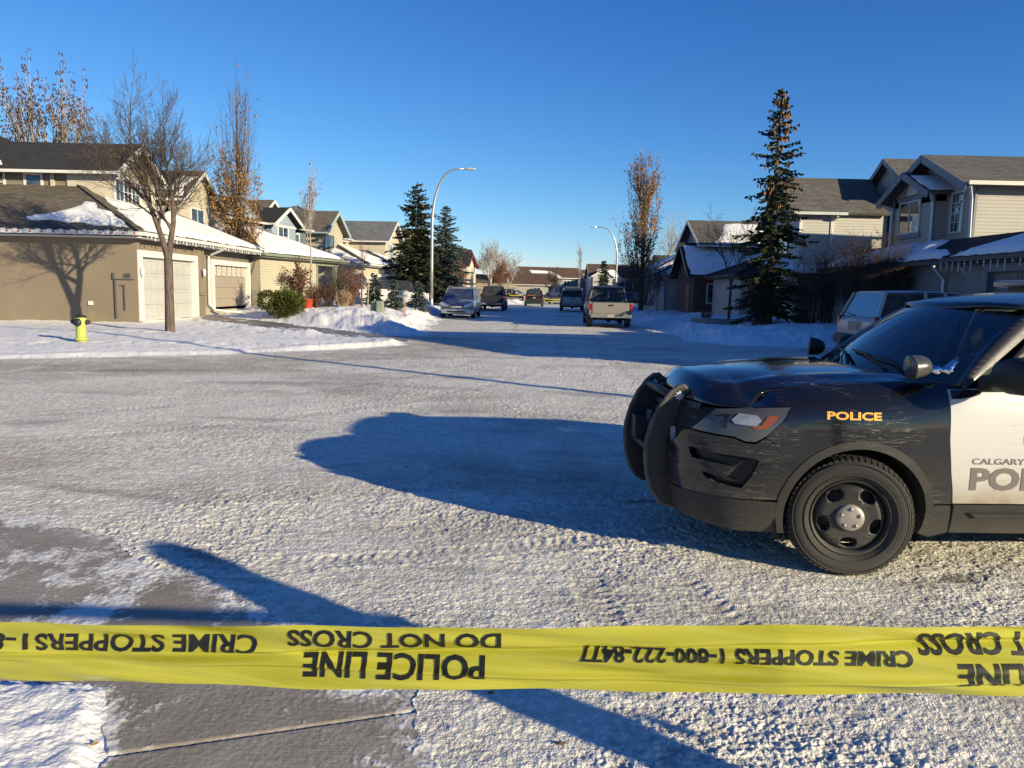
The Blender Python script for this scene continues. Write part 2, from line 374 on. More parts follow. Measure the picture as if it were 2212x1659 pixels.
def smooth_height(x, y, parts=False):
    x = np.asarray(x, float); y = np.asarray(y, float)
    wob = 0.22 * fbm(x, y, 0.35, 4, 0.55, 3) * sstep(4, 14, np.hypot(x, y)) + 0.05 * fbm(x, y, 2.0, 3, 0.6, 5)
    s1 = poly_sd(x, y, BANK1) + wob; s2 = poly_sd(x, y, BANK2) + wob * 1.6; s3 = poly_sd(x, y, BANK3) + wob * 2; s4 = poly_sd(x, y, BANK4) + wob
    sd = poly_sd(x, y, DRIVE) + wob * 0.5; sc = poly_sd(x, y, CONC) + 0.12 * fbm(x, y, 1.3, 4, 0.6, 8); sn = poly_sd(x, y, NEARSNOW) + 0.035 * fbm(x, y, 4.0, 4, 0.6, 2)
    lift = 0.22 * sstep(-4, -14, x) * sstep(22, 30, y)
    h = lift.copy()
    l1 = fbm(x, y, 0.25, 3, 0.5, 4); l2 = fbm(x, y, 0.55, 4, 0.55, 6); l3 = fbm(x, y, 1.7, 3, 0.55, 7)
    in1 = sstep(0, 0.42, s1); h1 = 0.045 + 0.10 * sstep(0.2, 6, s1) + 0.03 * l1 + 0.018 * l2 + 0.05 * sstep(1.6, 0.2, s1) * sstep(-7, -4, x) * sstep(18, 21, y) + 0.02 * np.exp(-((s1 - 0.35) / 0.25) ** 2)
    bk = sstep(24.5, 26, y) * sstep(-14.2, -12, x); h1 = h1 + 0.14 * sstep(1.6, 0.3, s1) * bk * (0.7 + 0.6 * l2)
    h = np.where(s1 > 0, h * (1 - in1) + np.maximum(h1, lift * 0.6) * in1, h)
    in2 = sstep(0, 1.6, s2); far = sstep(44, 60, y)
    h2 = 0.34 + 0.36 * sstep(0.5, 4, s2) + 0.35 * sstep(-8, -13, x) * sstep(40, 48, y) + 0.10 * l2 * (1 - 0.4 * far) + 0.05 * l3 + 0.10 * np.exp(-((s2 - 1.1) / 0.7) ** 2)
    h2 = h2 - 0.30 * sstep(30, 34, y) * sstep(-11, -14, x) * sstep(44, 42, y)
    h = np.where(s2 > 0, h * (1 - in2) + h2 * in2, h)
    in3 = sstep(0, 1.8, s3); h3 = 0.30 + 0.22 * sstep(1, 6, s3) + 0.10 * l2 + 0.04 * l3
    h = np.where(s3 > 0, h * (1 - in3) + h3 * in3, h)
    in4 = sstep(0, 1.5, s4); h = np.where(s4 > 0, h * (1 - in4) + (0.25 + 0.08 * l2) * in4, h)
    hn = 0.045 * sstep(0, 0.12, sn) + 0.05 * sstep(0.05, 0.6, sn) + 0.02 * fbm(x, y, 2.2, 3, 0.5, 9) * sstep(0, 0.2, sn)
    h = np.where(sn > 0, h + hn, h)
    # the drive up to the houses on the right
    h = h + 0.22 * sstep(9, 13.5, x) * sstep(25.8, 25.0, y) * sstep(17, 20, y) * (s4 < 0)
    if parts: return h, s1, s2, s3, s4, sd, sc, sn
    return h
def gz(x, y): return float(smooth_height(np.array([x]), np.array([y]))[0])

def build_ground():
    ys = [1.15]
    while ys[-1] < 420:
        r = ys[-1]; ys.append(r + min(max(0.0065, 0.62 * r * r / 1330), 0.016 * r))
    ys = np.array(ys)
    core = np.linspace(-0.76, 0.76, 1180); side = []
    k = 0.76
    while k < 2.6: k *= 1.012; side.append(k)
    ts = np.concatenate([-np.array(side)[::-1], core, np.array(side)])
    T, Y = np.meshgrid(ts, ys); X = T * Y; nx = len(ts); ny = len(ys)
    h, s1, s2, s3, s4, sd, sc, sn = smooth_height(X, Y, True)
    snow_in = np.maximum.reduce([s1, s2, s3, s4])
    bank = snow_in > 0.0; ns = (sn > 0.0); conc = (sc > 0) & ~bank
    drive = (sd > 0.0) & ~bank
    road = ~(bank | ns | conc | drive)
    dist = np.hypot(X, Y)
    # relief
    ridg = 1 - np.abs(fbm(X, Y, 6.0, 3, 0.55, 21)); crust = fbm(X, Y, 15.0, 3, 0.62, 22); fine = fbm(X, Y, 42.0, 2, 0.6, 23) * sstep(9, 5, dist)
    stretch = fbm(X * 0.9, Y * 1.8, 5.0, 4, 0.6, 24); patch = sstep(-0.35, 0.5, fbm(X, Y, 0.5, 3, 0.5, 25))
    rel = 0.0046 * crust * (0.4 + 0.9 * patch) + 0.0044 * fine * (0.4 + 0.8 * patch) + 0.0035 * stretch + 0.012 * fbm(X, Y, 1.2, 3, 0.5, 26) * 0.8
    bare = sstep(0.05, 0.75, fbm(X * 0.55 + 3, Y * 1.3, 0.55, 5, 0.6, 31) - 0.1)
    trk = np.zeros_like(X)
    for pts, wd in TRACKS:
        c = catmull(pts, 14)
        m = (X > c[:, 0].min() - 1) & (X < c[:, 0].max() + 1) & (Y > c[:, 1].min() - 1) & (Y < c[:, 1].max() + 1) & road & (dist < 40)
        px, py = X[m], Y[m]; best = np.full(px.shape, 9.0); bs = np.zeros(px.shape); acc = 0
        for i in range(len(c) - 1):
            ex, ey = c[i + 1] - c[i]; L = hypot(ex, ey); t = np.clip(((px - c[i, 0]) * ex + (py - c[i, 1]) * ey) / (L * L), 0, 1)
            cr_ = ((px - c[i, 0]) * ey - (py - c[i, 1]) * ex) / L; dd = np.hypot(px - c[i, 0] - t * ex, py - c[i, 1] - t * ey)
            b = dd < np.abs(best); best = np.where(b, np.sign(cr_) * dd, best); bs = np.where(b, acc + t * L, bs); acc += L
        a = np.abs(best); w_ = sstep(wd / 2 + 0.03, wd / 2 - 0.02, a) * (0.45 + 0.55 * sstep(-0.3, 0.3, fbm(px, py, 0.7, 2, 0.5, 33)))
        tread = np.sin(2 * pi * (bs / 0.075 + a * 5.0)) * np.where(a < wd * 0.18, 0.5, 1.0)
        dz = w_ * 0.5 * (-0.007 + 0.0065 * tread); edge = 0.0025 * np.exp(-((a - wd / 2 - 0.03) / 0.035) ** 2)
        rel[m] += dz + edge * (0.5 + crust[m]); trk[m] = np.maximum(trk[m], w_)
    rr = rel * np.where(road, 1.0, 0)
    cn = np.where(conc & ~ns, 0.0008 * fine + 0.0004 * fbm(X, Y, 20, 3, 0.6, 41), 0)
    csnow = sstep(0.02, 0.78, 0.25 * fine + fbm(X * 1.3, Y * 0.85, 1.35, 6, 0.66, 42) + 0.42 * sstep(0.30, 0.0, sc) + 0.10 * sstep(3.2, 5.5, Y))
    fringe = sstep(0.30, 0.02, sc)
    cn = cn + np.where(conc & ~ns, csnow * (0.0022 + 0.003 * crust) + fringe * 0.002 * crust, 0)
    joint = np.abs((X + 1.45) * 0.30 - (Y - 2.52) * 0.95) ; jm = conc & ~ns & (X < 0.3)
    cn = cn - np.where(jm, 0.010 * np.exp(-(joint / 0.0075) ** 2), 0)
    # lawns: soft wind crust, foot holes and lumps
    lump = np.where(bank | ns, 0.010 * fbm(X, Y, 3.0, 4, 0.55, 51) + 0.0035 * fbm(X, Y, 14, 3, 0.6, 52), 0)
    rough2 = np.where(bank, np.where((s2 > 0) | (s3 > 0), 0.045 * np.abs(fbm(X, Y, 1.6, 4, 0.6, 53)) * sstep(3.5, 0.5, np.maximum(s2, s3)), 0), 0)
    steps = np.zeros_like(X)
    for (fx, fy, fa, n) in ((-20, 16.6, 0.32, 26), (-14, 22.8, 0.5, 14)):
        for i in range(n):
            cx, cy_ = fx + cos(fa) * i * 0.62 + 0.12 * (-1) ** i * -sin(fa), fy + sin(fa) * i * 0.62 + 0.12 * (-1) ** i
            m = (np.abs(X - cx) < 0.5) & (np.abs(Y - cy_) < 0.5)
            if m.any(): d2 = ((X[m] - cx) / 0.17) ** 2 + ((Y[m] - cy_) / 0.11) ** 2; steps[m] += -0.06 * np.exp(-d2) + 0.02 * np.exp(-((np.sqrt(d2) - 1.6) / 0.5) ** 2)
    ridge = np.where(s1 > 0, 0.022 * np.exp(-((s1 - 0.75 - 0.1 * fbm(X, Y, 0.6, 2, .5, 61)) / 0.10) ** 2) + 0.02 * np.exp(-((s1 - 1.35 - 0.15 * fbm(X, Y, 0.5, 2, .5, 62)) / 0.09) ** 2), 0)
    Z = h + rr + cn + lump + rough2 + np.where(bank, steps, 0) + ridge
    dr = np.where(drive, 0.006 * fbm(X, Y, 5, 3, 0.6, 71) + 0.02 * sstep(0.2, 0.6, fbm(X, Y, 0.8, 4, 0.6, 72)), 0); Z = Z + dr
    # attributes
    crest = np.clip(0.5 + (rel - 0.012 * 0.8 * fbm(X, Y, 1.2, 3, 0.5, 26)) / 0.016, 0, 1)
    sand = np.exp(-((s1 + 1.9) / 1.4) ** 2) * (X < 0) + 0.75 * sstep(0.0, 0.9, fbm(X * 0.6, Y * 1.1, 0.35, 4, 0.55, 81)) + 0.5 * np.exp(-((Y - 25 + 0.2 * X) / 3.0) ** 2) * (X > -3)
    tan_ = np.clip(1.25 * sand * (0.65 + 0.5 * fbm(X, Y, 1.5, 4, 0.6, 82)), 0, 1)
    dirt = np.where(road, bare * 0.36, np.where(conc, 1 - np.clip(csnow + 0.55 * fringe * (crust > -0.1), 0, 1), np.where(drive, 1 - sstep(0.2, 0.6, fbm(X, Y, 0.8, 4, 0.6, 72)), 0)))
    dirt = np.where(ns, 0, dirt)
    # oil drips, scraped ice and grit patches: place, half length, half width, heading, strength
    for (u_, v_, a_, b_, h_, k_) in ((1385, 1083, .16, .06, .2, 1.0), (2070, 1250, .16, .07, .3, .9), (1965, 1262, .2, .05, .2, .5), (430, 1200, .30, .06, -.6, .8), (215, 1062, .9, .10, -.25, .55), (70, 912, .35, .22, .3, .55), (640, 828, 1.6, .25, .1, .6), (880, 835, 1.2, .2, -.2, .5), (300, 800, 1.4, .2, .2, .6), (1010, 815, .8, .2, .1, .5), (1240, 850, .9, .18, -.4, .45), (545, 905, .7, .10, -.1, .5), (1120, 930, .5, .1, .3, .45), (700, 1010, .5, .08, .5, .4), (980, 1230, .25, .05, 0, .6), (1620, 1330, .22, .06, .3, .5), (1330, 1250, .25, .05, -.2, .4)):
        p_ = on_ground(u_, v_); m_ = (np.abs(X - p_.x) < 3 * a_) & (np.abs(Y - p_.y) < 3 * a_)
        if m_.any():
            dx_, dy_ = X[m_] - p_.x, Y[m_] - p_.y; e_2 = ((dx_ * cos(h_) + dy_ * sin(h_)) / a_) ** 2 + ((-dx_ * sin(h_) + dy_ * cos(h_)) / b_) ** 2
            dirt[m_] = np.maximum(dirt[m_], k_ * np.clip(1.3 * np.exp(-e_2) + .5 * crust[m_] * np.exp(-e_2 * .6), 0, 1) * (road[m_] | conc[m_]))
    # split the sheet into its surfaces
    def fq(a): return a[:-1, :-1].astype(int) + a[1:, :-1] + a[:-1, 1:] + a[1:, 1:]
    cls = np.where(fq(bank | ns) >= 2, 0, np.where(fq(drive) >= 2, 1, np.where(fq(conc) >= 2, 2, 3)))
    idx = np.arange(nx * ny).reshape(ny, nx)
    quads = np.stack([idx[:-1, :-1], idx[:-1, 1:], idx[1:, 1:], idx[1:, :-1]], -1)
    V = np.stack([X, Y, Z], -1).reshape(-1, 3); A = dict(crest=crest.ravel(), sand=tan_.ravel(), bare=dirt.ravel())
    for k_, (nm, mt) in enumerate((('snow_lawn', SNOW), ('driveway', DRIVEM), ('pavement', CONCM), ('road', ROADM))):
        q = quads[cls == k_]; used, inv = np.unique(q, return_inverse=True); q = inv.reshape(-1, 4)
        me = bpy.data.meshes.new(nm); me.vertices.add(len(used)); me.vertices.foreach_set('co', V[used].astype(np.float32).ravel())
        me.loops.add(q.size); me.polygons.add(len(q)); me.loops.foreach_set('vertex_index', q.astype(np.int32).ravel())
        me.polygons.foreach_set('loop_start', np.arange(0, q.size, 4, dtype=np.int32)); me.polygons.foreach_set('loop_total', np.full(len(q), 4, np.int32))
        me.polygons.foreach_set('use_smooth', np.ones(len(q), bool)); me.materials.append(mt); me.update(calc_edges=True)
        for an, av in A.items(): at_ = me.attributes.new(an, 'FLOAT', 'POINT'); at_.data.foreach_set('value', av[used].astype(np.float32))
        o = bpy.data.objects.new(nm, me); COL.objects.link(o); tag(o, kind='structure')
    # the country round about: one coarse sheet out to the horizon, below the detailed one
    mb = MB(); g = np.concatenate([-np.geomspace(3000, 40, 14), [-20, 0, 20], np.geomspace(40, 3000, 14)]); n = len(g)
    mb.add([(a, b + 0, -0.45 if hypot(a, b) < 500 else -0.6) for b in g for a in g], [(j * n + i, j * n + i + 1, (j + 1) * n + i + 1, (j + 1) * n + i) for j in range(n - 1) for i in range(n - 1)])
    tag(mb.build('terrain', snow_mat('far_snow', (0.62, 0.61, 0.60))), kind='structure')
    mb = MB(); mb.add([(-9, -14, -0.03), (9, -14, -0.03), (4.5, 1.3, -0.03), (-4.5, 1.3, -0.03)], [(0, 1, 2, 3)])
    tag(mb.build('pavement', CONCM), kind='structure')

def road_material():
    t = NT('packed_snow_road')
    cr_ = t.n('ShaderNodeAttribute', attribute_name='crest').outputs['Fac']; sa = t.n('ShaderNodeAttribute', attribute_name='sand').outputs['Fac']; ba = t.n('ShaderNodeAttribute', attribute_name='bare').outputs['Fac']
    n1 = t.noise(1.1, 6, 0.6); n2 = t.noise(26, 4, 0.65); n3 = t.noise(110, 3, 0.7); n4 = t.noise(6.5, 5, 0.65)
    white = t.mix(t.ramp(n1, [(0.3, 0.0), (0.7, 1.0)]), (0.80, 0.765, 0.66), (0.93, 0.90, 0.80))
    tan_ = t.mix(t.ramp(n4, [(0.35, 0.0), (0.65, 1.0)]), (0.40, 0.335, 0.25), (0.58, 0.52, 0.42))
    c = t.mix(t.math('MULTIPLY', sa, t.ramp(n4, [(0.25, 0.35), (0.65, 1.0)])), white, tan_)
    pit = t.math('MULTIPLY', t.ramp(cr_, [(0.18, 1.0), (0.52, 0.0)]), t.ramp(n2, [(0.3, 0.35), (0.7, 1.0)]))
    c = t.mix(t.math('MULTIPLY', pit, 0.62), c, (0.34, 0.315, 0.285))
    grime = t.math('MULTIPLY', ba, t.ramp(n2, [(0.32, 0.25), (0.56, 1.0)]))
    c = t.mix(t.math('MULTIPLY', grime, 0.92), c, (0.115, 0.10, 0.085))
    n5 = t.noise(13, 4, 0.7); c = t.mix(1.0, c, t.ramp(n5, [(0.32, 0.70), (0.60, 1.0)]), 'MULTIPLY'); c = t.mix(1.0, c, t.ramp(n3, [(0.30, 0.74), (0.58, 1.0)]), 'MULTIPLY')
    speck = t.ramp(n3, [(0.66, 0.0), (0.72, 0.6)]); c = t.mix(speck, c, (0.20, 0.17, 0.14))
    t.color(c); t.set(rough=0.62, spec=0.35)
    t.bump(t.math('ADD', t.math('ADD', t.math('MULTIPLY', n2, 1.0), t.math('MULTIPLY', n3, 0.5)), t.math('MULTIPLY', n5, 1.6)), 0.7, 0.02); return t.m
def concrete_material():
    t = NT('bare_concrete'); ba = t.n('ShaderNodeAttribute', attribute_name='bare').outputs['Fac']
    n1 = t.noise(1.6, 6, 0.6); n2 = t.noise(35, 4, 0.7); br = t.noise(1.0, 3, 0.5, vec=t.mapped((7, 120, 1), rot=(0, 0, radians(17))))
    con = t.mix(t.ramp(n1, [(0.3, 0.0), (0.7, 1.0)]), (0.25, 0.22, 0.175), (0.40, 0.36, 0.30))
    con = t.mix(t.math('MULTIPLY', t.ramp(br, [(0.42, 0.0), (0.62, 1.0)]), 0.42), con, (0.50, 0.47, 0.41))
    con = t.mix(t.ramp(n2, [(0.55, 0.0), (0.75, 0.6)]), con, (0.14, 0.12, 0.10))
    n3 = t.noise(150, 3, .7); con = t.mix(1.0, con, t.ramp(n3, [(0.30, 0.62), (0.62, 1.0)]), 'MULTIPLY'); st = t.ramp(t.noise(0.9, 5, .65), [(.48, 0.), (.62, .5)]); con = t.mix(st, con, (.19, .155, .115)); gr = t.ramp(t.noise(60, 2, .6), [(.66, 0.), (.70, .9)]); con = t.mix(gr, con, (.5, .48, .45))
    sn = t.mix(t.ramp(n2, [(0.3, 0.0), (0.7, 1.0)]), (0.58, 0.57, 0.53), (0.74, 0.73, 0.69))
    f = t.math('SUBTRACT', ba, t.math('MULTIPLY', t.math('SUBTRACT', n2, 0.5), 1.2))
    t.color(t.mix(t.ramp(f, [(0.12, 0.0), (0.80, 1.0)]), sn, con)); t.set(rough=0.75, spec=0.3)
    t.bump(n2, 0.35, 0.008); return t.m
def drive_material():
    t = NT('wet_driveway'); ba = t.n('ShaderNodeAttribute', attribute_name='bare').outputs['Fac']; n2 = t.noise(9, 5, 0.6); n1 = t.noise(0.7, 4)
    d = t.mix(t.ramp(n1, [(0.35, 0.0), (0.65, 1.0)]), (0.12, 0.105, 0.085), (0.27, 0.245, 0.21))
    f = t.math('SUBTRACT', ba, t.math('MULTIPLY', t.math('SUBTRACT', n2, 0.5), 0.9))
    t.color(t.mix(t.ramp(f, [(0.2, 0.0), (0.5, 1.0)]), (0.62, 0.615, 0.61), d)); t.set(rough=0.5, spec=0.4); t.bump(n2, 0.3, 0.02); return t.m
ROADM = road_material(); CONCM = concrete_material(); DRIVEM = drive_material()
build_ground()
# ------------------------------------------------------------------ plants
def rvec(r, s=1.0): return Vector((r.uniform(-1, 1), r.uniform(-1, 1), r.uniform(-1, 1))) * s
def leaf_quad(mb, p, L, W, r, mi=0, d=None):
    d = (d or rvec(r)); d = d.normalized() if d.length > 1e-4 else Vector((0, 0, 1)); s = d.cross(rvec(r)); s = s.normalized() * W * 0.5 if s.length > 1e-4 else Vector((W / 2, 0, 0))
    q = p + d * L
    mb.add([p - s * 0.3, p + d * L * 0.5 - s, q, p + d * L * 0.5 + s], [(0, 1, 2, 3)], mi)
def grow(mb, p, d, L, r0, r1, depth, r, kids_, spread, gnarl=0.12, up=0.10, tips=None, sides=6, minr=0.0035, shrink=0.62, first=0.25, seg=5):
    """One limb with its side branches, recursively; tips collects twig ends."""
    pts = [Vector(p)]; rad = [r0]; dd = Vector(d).normalized()
    for i in range(seg):
        dd = (dd + rvec(r, gnarl) + Vector((0, 0, up))).normalized(); pts.append(pts[-1] + dd * (L / seg)); rad.append(max(minr, r0 + (r1 - r0) * (i + 1) / seg))
    mb.tube(pts, rad, max(3, sides), cap=False)
    if depth == 0:
        if tips is not None: tips.append((pts[-1], dd)); tips.append((pts[len(pts) // 2], dd))
        return
    n = kids_[0]
    for k in range(n):
        f = first + (1 - first) * (k + r.uniform(0.1, 0.9)) / n; i = min(seg - 1, int(f * seg)); q = pts[i].lerp(pts[i + 1], f * seg - i)
        ax = (pts[i + 1] - pts[i]).normalized(); o = ax.cross(rvec(r)); o = o.normalized() if o.length > 1e-3 else Vector((1, 0, 0))
        a = radians(r.uniform(spread[0], spread[1])); nd = ax * cos(a) + o * sin(a)
        rr = max(minr, (rad[i] + (rad[i + 1] - rad[i]) * 0.5) * r.uniform(0.45, 0.65)); l2 = L * shrink * (1.12 - 0.55 * f) * r.uniform(0.75, 1.2)
        grow(mb, q, nd, l2, rr, max(minr, rr * 0.3), depth - 1, r, kids_[1:] or kids_, spread, gnarl * 1.15, up, tips, max(3, sides - 2), minr, shrink, 0.15, max(3, seg - 1))
    grow(mb, pts[-1], dd, L * shrink * 0.8, rad[-1], max(minr, rad[-1] * 0.3), depth - 1, r, kids_[1:] or kids_, spread, gnarl, up, tips, max(3, sides - 2), minr, shrink, 0.15, max(3, seg - 1))

BARK = bark('tree_bark', (0.125, 0.098, 0.082)); BARK_DK = bark('dark_bark', (0.10, 0.075, 0.062)); BARK_PALE = bark('pale_bark', (0.42, 0.38, 0.34)); BARK_RED = bark('red_twig_bark', (0.16, 0.085, 0.065))
LEAF_BROWN = leaf('dry_brown_leaves', (0.30, 0.17, 0.075), (0.42, 0.26, 0.11)); LEAF_RUST = leaf('rusty_leaves', (0.28, 0.10, 0.045), (0.40, 0.17, 0.07)); LEAF_DUN = leaf('dun_leaves', (0.15, 0.085, 0.06), (0.24, 0.145, 0.10)); LEAF_PURPLE = leaf('dark_purple_brown_leaves', (0.075, 0.042, 0.036), (0.13, 0.07, 0.055), 4.0, 0.1)
NEEDLE = leaf('spruce_needles', (0.024, 0.034, 0.018), (0.058, 0.066, 0.034), 2.0, 0.1); NEEDLE_BLUE = leaf('blue_spruce_needles', (0.05, 0.075, 0.07), (0.11, 0.14, 0.135), 3.0, 0.1)
NEEDLE_JUN = leaf('juniper_foliage', (0.045, 0.06, 0.015), (0.11, 0.12, 0.03), 5.0, 0.1); CONE = leaf('spruce_cones', (0.30, 0.15, 0.065), (0.40, 0.22, 0.10), 4.0, 0.0)
LEAF_DARK = leaf('dark_shrub_leaves', (0.10, 0.055, 0.03), (0.20, 0.11, 0.055))

def plant(name, label, cat, x, y, group=None, z=None, sink=0.08):
    return thing(name, label, cat, (x, y, (gz(x, y) if z is None else z) - sink), 0, group)

def spruce(name, label, x, y, H, R, seed, mat, cones=0, group=None, z=None, sparse=0.0, dens=1.0, qs=1.0, taper=0.85, gap=1.0):
    r = random.Random(seed); t = plant(name, label, 'spruce', x, y, group, z)
    tr = MB(); tr.tube([(0, 0, 0), (0.01 * H * r.uniform(-1, 1), 0, H * 0.5), (0, 0, H)], [0.018 * H, 0.010 * H, 0.004 * H], 8); tr.build('trunk', BARK_DK, t)
    mb = MB(); cb = MB(); z_ = 0.06 * H
    while z_ < H * 0.985:
        f = z_ / H; Rl = R * (1 - f) ** taper * r.uniform(0.75, 1.15) + 0.05 * R
        n = max(4, int((8 if f < 0.6 else 6) * dens)); a0 = r.uniform(0, 6.28)
        for k in range(n):
            a = a0 + 6.283 * k / n + r.uniform(-0.3, 0.3); L = Rl * r.uniform(0.55, 1.28); dr = L * (0.30 if f < 0.7 else -0.05 - 0.4 * (f - 0.7)) * r.uniform(0.6, 1.3)
            o = Vector((cos(a), sin(a), 0)); ns = max(4, int(L / 0.13 / qs)); z0_ = z_; z_ = z_ + r.uniform(-.10, .10) * (1 + .04 * H)
            if L > 0.5: tr2 = [Vector((0, 0, z_)) + o * L * s_ - Vector((0, 0, dr * (s_ ** 1.3) - 0.10 * L * s_ ** 4)) for s_ in (0, .35, .7, 1)]; mb.tube(tr2, [0.012 * L + .004, 0.008 * L + .003, 0.005 * L + .002, 0.003], 3, 0, cap=False)
            for i in range(ns):
                s_ = (i + 0.6) / ns; p = Vector((0, 0, z_)) + o * (L * s_) - Vector((0, 0, dr * (s_ ** 1.3) - 0.10 * L * s_ ** 4))
                w_ = L * 0.34 * (1 - s_ * 0.75) + 0.05
                for j in range(2 if qs > 1.4 else 3):
                    side = Vector((-o.y, o.x, 0)) * r.uniform(-1, 1); d = (o * r.uniform(0.3, 0.9) + side + Vector((0, 0, r.uniform(-0.45, 0.2)))).normalized()
                    Lq = (w_ * r.uniform(0.6, 1.1) + 0.05); leaf_quad(mb, p, Lq, 0.10 * qs + 0.05 * Lq, r, 0, d)
                leaf_quad(mb, p, 0.16 * qs, 0.09 * qs, r, 0, (o + Vector((0, 0, r.uniform(-0.9, 0.5)))).normalized())
            if cones and f > 0.52 and r.random() < cones * (0.35 + (f - 0.5)):
                for c in range(r.randint(2, 5)):
                    s_ = r.uniform(0.45, 1.0); p = Vector((0, 0, z_ - 0.03)) + o * (L * s_) - Vector((0, 0, dr * (s_ ** 1.3))) + Vector((r.uniform(-.1, .1), r.uniform(-.1, .1), 0)); l_ = r.uniform(0.11, 0.19)
                    cb.tube([p, p - Vector((0, 0, l_ * 0.35)), p - Vector((0, 0, l_ * 0.8)), p - Vector((0, 0, l_))], [0.014, 0.032, 0.026, 0.006], 5)
            z_ = z0_
        z_ += gap * (0.042 * R + 0.125 * qs) * r.uniform(0.75, 1.25) * (1.25 - 0.5 * f)
    mb.build('crown', mat, t)
    if cones: cb.build('cone', CONE, t)['kind'] = 'stuff'
    return t

def poplar(name, label, x, y, H, R, seed, leafm, nl, stems=26, cat='tree', group=None, z=None, lo=0.0, leafw=0.11, barkm=None, top=1.0, lean=0.0, flare=0.0):
    """Columnar tree: upright stems packed round the trunk, still hung with dry leaves."""
    r = random.Random(seed); t = plant(name, label, cat, x, y, group, z); tr = MB(); br = MB(); lf = MB(); tips = []
    tr.tube([(0, 0, 0), (0.02 * H * lean, 0, H * 0.4), (0.05 * H * lean, 0, H * 0.96)], [0.014 * H + 0.03, 0.009 * H + .02, 0.006], 8)
    segs = []
    for k in range(stems):
        h0 = H * r.uniform(0.05, 0.62) * (0.75 + lo); a = r.uniform(0, 6.283); o = Vector((cos(a), sin(a), 0)); hh = min(H * r.uniform(0.80, 1.0) * top, h0 + H * r.uniform(0.28, 0.62))
        rr = R * r.uniform(0.45, 1.05) * (1.15 - 0.75 * hh / H) * (1 + flare * r.random()); L = hh - h0; b0 = Vector((0.05 * lean * h0, 0, h0))
        pts = [b0, b0 + o * rr * 0.45 + Vector((0, 0, L * 0.25)), b0 + o * rr * 0.8 + Vector((r.uniform(-.1, .1), r.uniform(-.1, .1), L * 0.6)), b0 + o * rr * 0.9 + Vector((r.uniform(-.2, .2), r.uniform(-.2, .2), L))]
        br.tube(pts, [0.0035 * H * 0.7 + .006, 0.012, 0.008, 0.004], 4, cap=False); segs.append(pts)
        for j in range(14):
            f = r.uniform(0.15, 1); i = min(2, int(f * 3)); p = pts[i].lerp(pts[i + 1], f * 3 - i); d = (o * r.uniform(0.0, 0.55) + Vector((0, 0, 0.9)) + rvec(r, 0.35)).normalized(); l_ = H * r.uniform(0.03, 0.085)
            q = p + d * l_; br.tube([p, p.lerp(q, .5) + rvec(r, 0.03), q], [0.006, 0.0045, 0.003], 3, cap=False); segs.append([p, p.lerp(q, .33), p.lerp(q, .66), q])
    zmax = H
    for i in range(nl):
        s = r.choice(segs); f = r.random(); k = min(2, int(f * 3)); p = s[k].lerp(s[k + 1], f * 3 - k)
        if r.random() < min(.97, (p.z / zmax) ** 0.9 * 1.35) * (1 - lo): continue
        leaf_quad(lf, p + rvec(r, 0.08), leafw * r.uniform(0.6, 1.3), leafw * r.uniform(0.4, 0.8), r, 0, Vector((r.uniform(-.6, .6), r.uniform(-.6, .6), r.uniform(-1.2, 0.3))))
    tr.build('trunk', barkm or BARK, t); br.build('crown', barkm or BARK, t)
    if nl: lf.build('foliage', leafm, t)
    return t

def bare_tree(name, label, cat, x, y, H, seed, mat=None, group=None, z=None, leaders=2, depth=4, kids_=(7, 5, 4, 3), spread=(22, 58), trunk=0.3, tw=0.015, leaves=0, leafm=None, up=0.10, gn=0.12, leafw=0.09, minr=0.004, fork=(0.18, 0.42)):
    r = random.Random(seed); t = plant(name, label, cat, x, y, group, z); tr = MB(); br = MB(); tips = []; mat = mat or BARK
    h = H * trunk; r0 = tw * H; tr.tube([(0, 0, 0), (0, 0, 0.12), (0.01, 0, h * 0.5), (0.02, 0.0, h)], [r0 * 1.25, r0 * 1.05, r0 * 0.92, r0 * 0.9], 10)
    for k in range(leaders):
        a = 6.283 * k / leaders + r.uniform(-.4, .4); s_ = 0.0 if leaders == 1 else r.uniform(*fork)
        grow(br, (0.02, 0, h - 0.05), (cos(a) * s_, sin(a) * s_, 1), (H - h) * r.uniform(0.52, 0.62), r0 * 0.72, r0 * 0.25, depth, r, kids_, spread, gn, up, tips, 7, minr)
    tr.build('trunk', mat, t); br.build('crown', mat, t)
    if leaves:
        lf = MB()
        for i in range(leaves):
            p, d = r.choice(tips); leaf_quad(lf, p + rvec(r, 0.12), leafw * r.uniform(.7, 1.3), leafw * r.uniform(.4, .8), r, 0, Vector((r.uniform(-.6, .6), r.uniform(-.6, .6), -0.8)))
        lf.build('foliage', leafm, t)
    return t

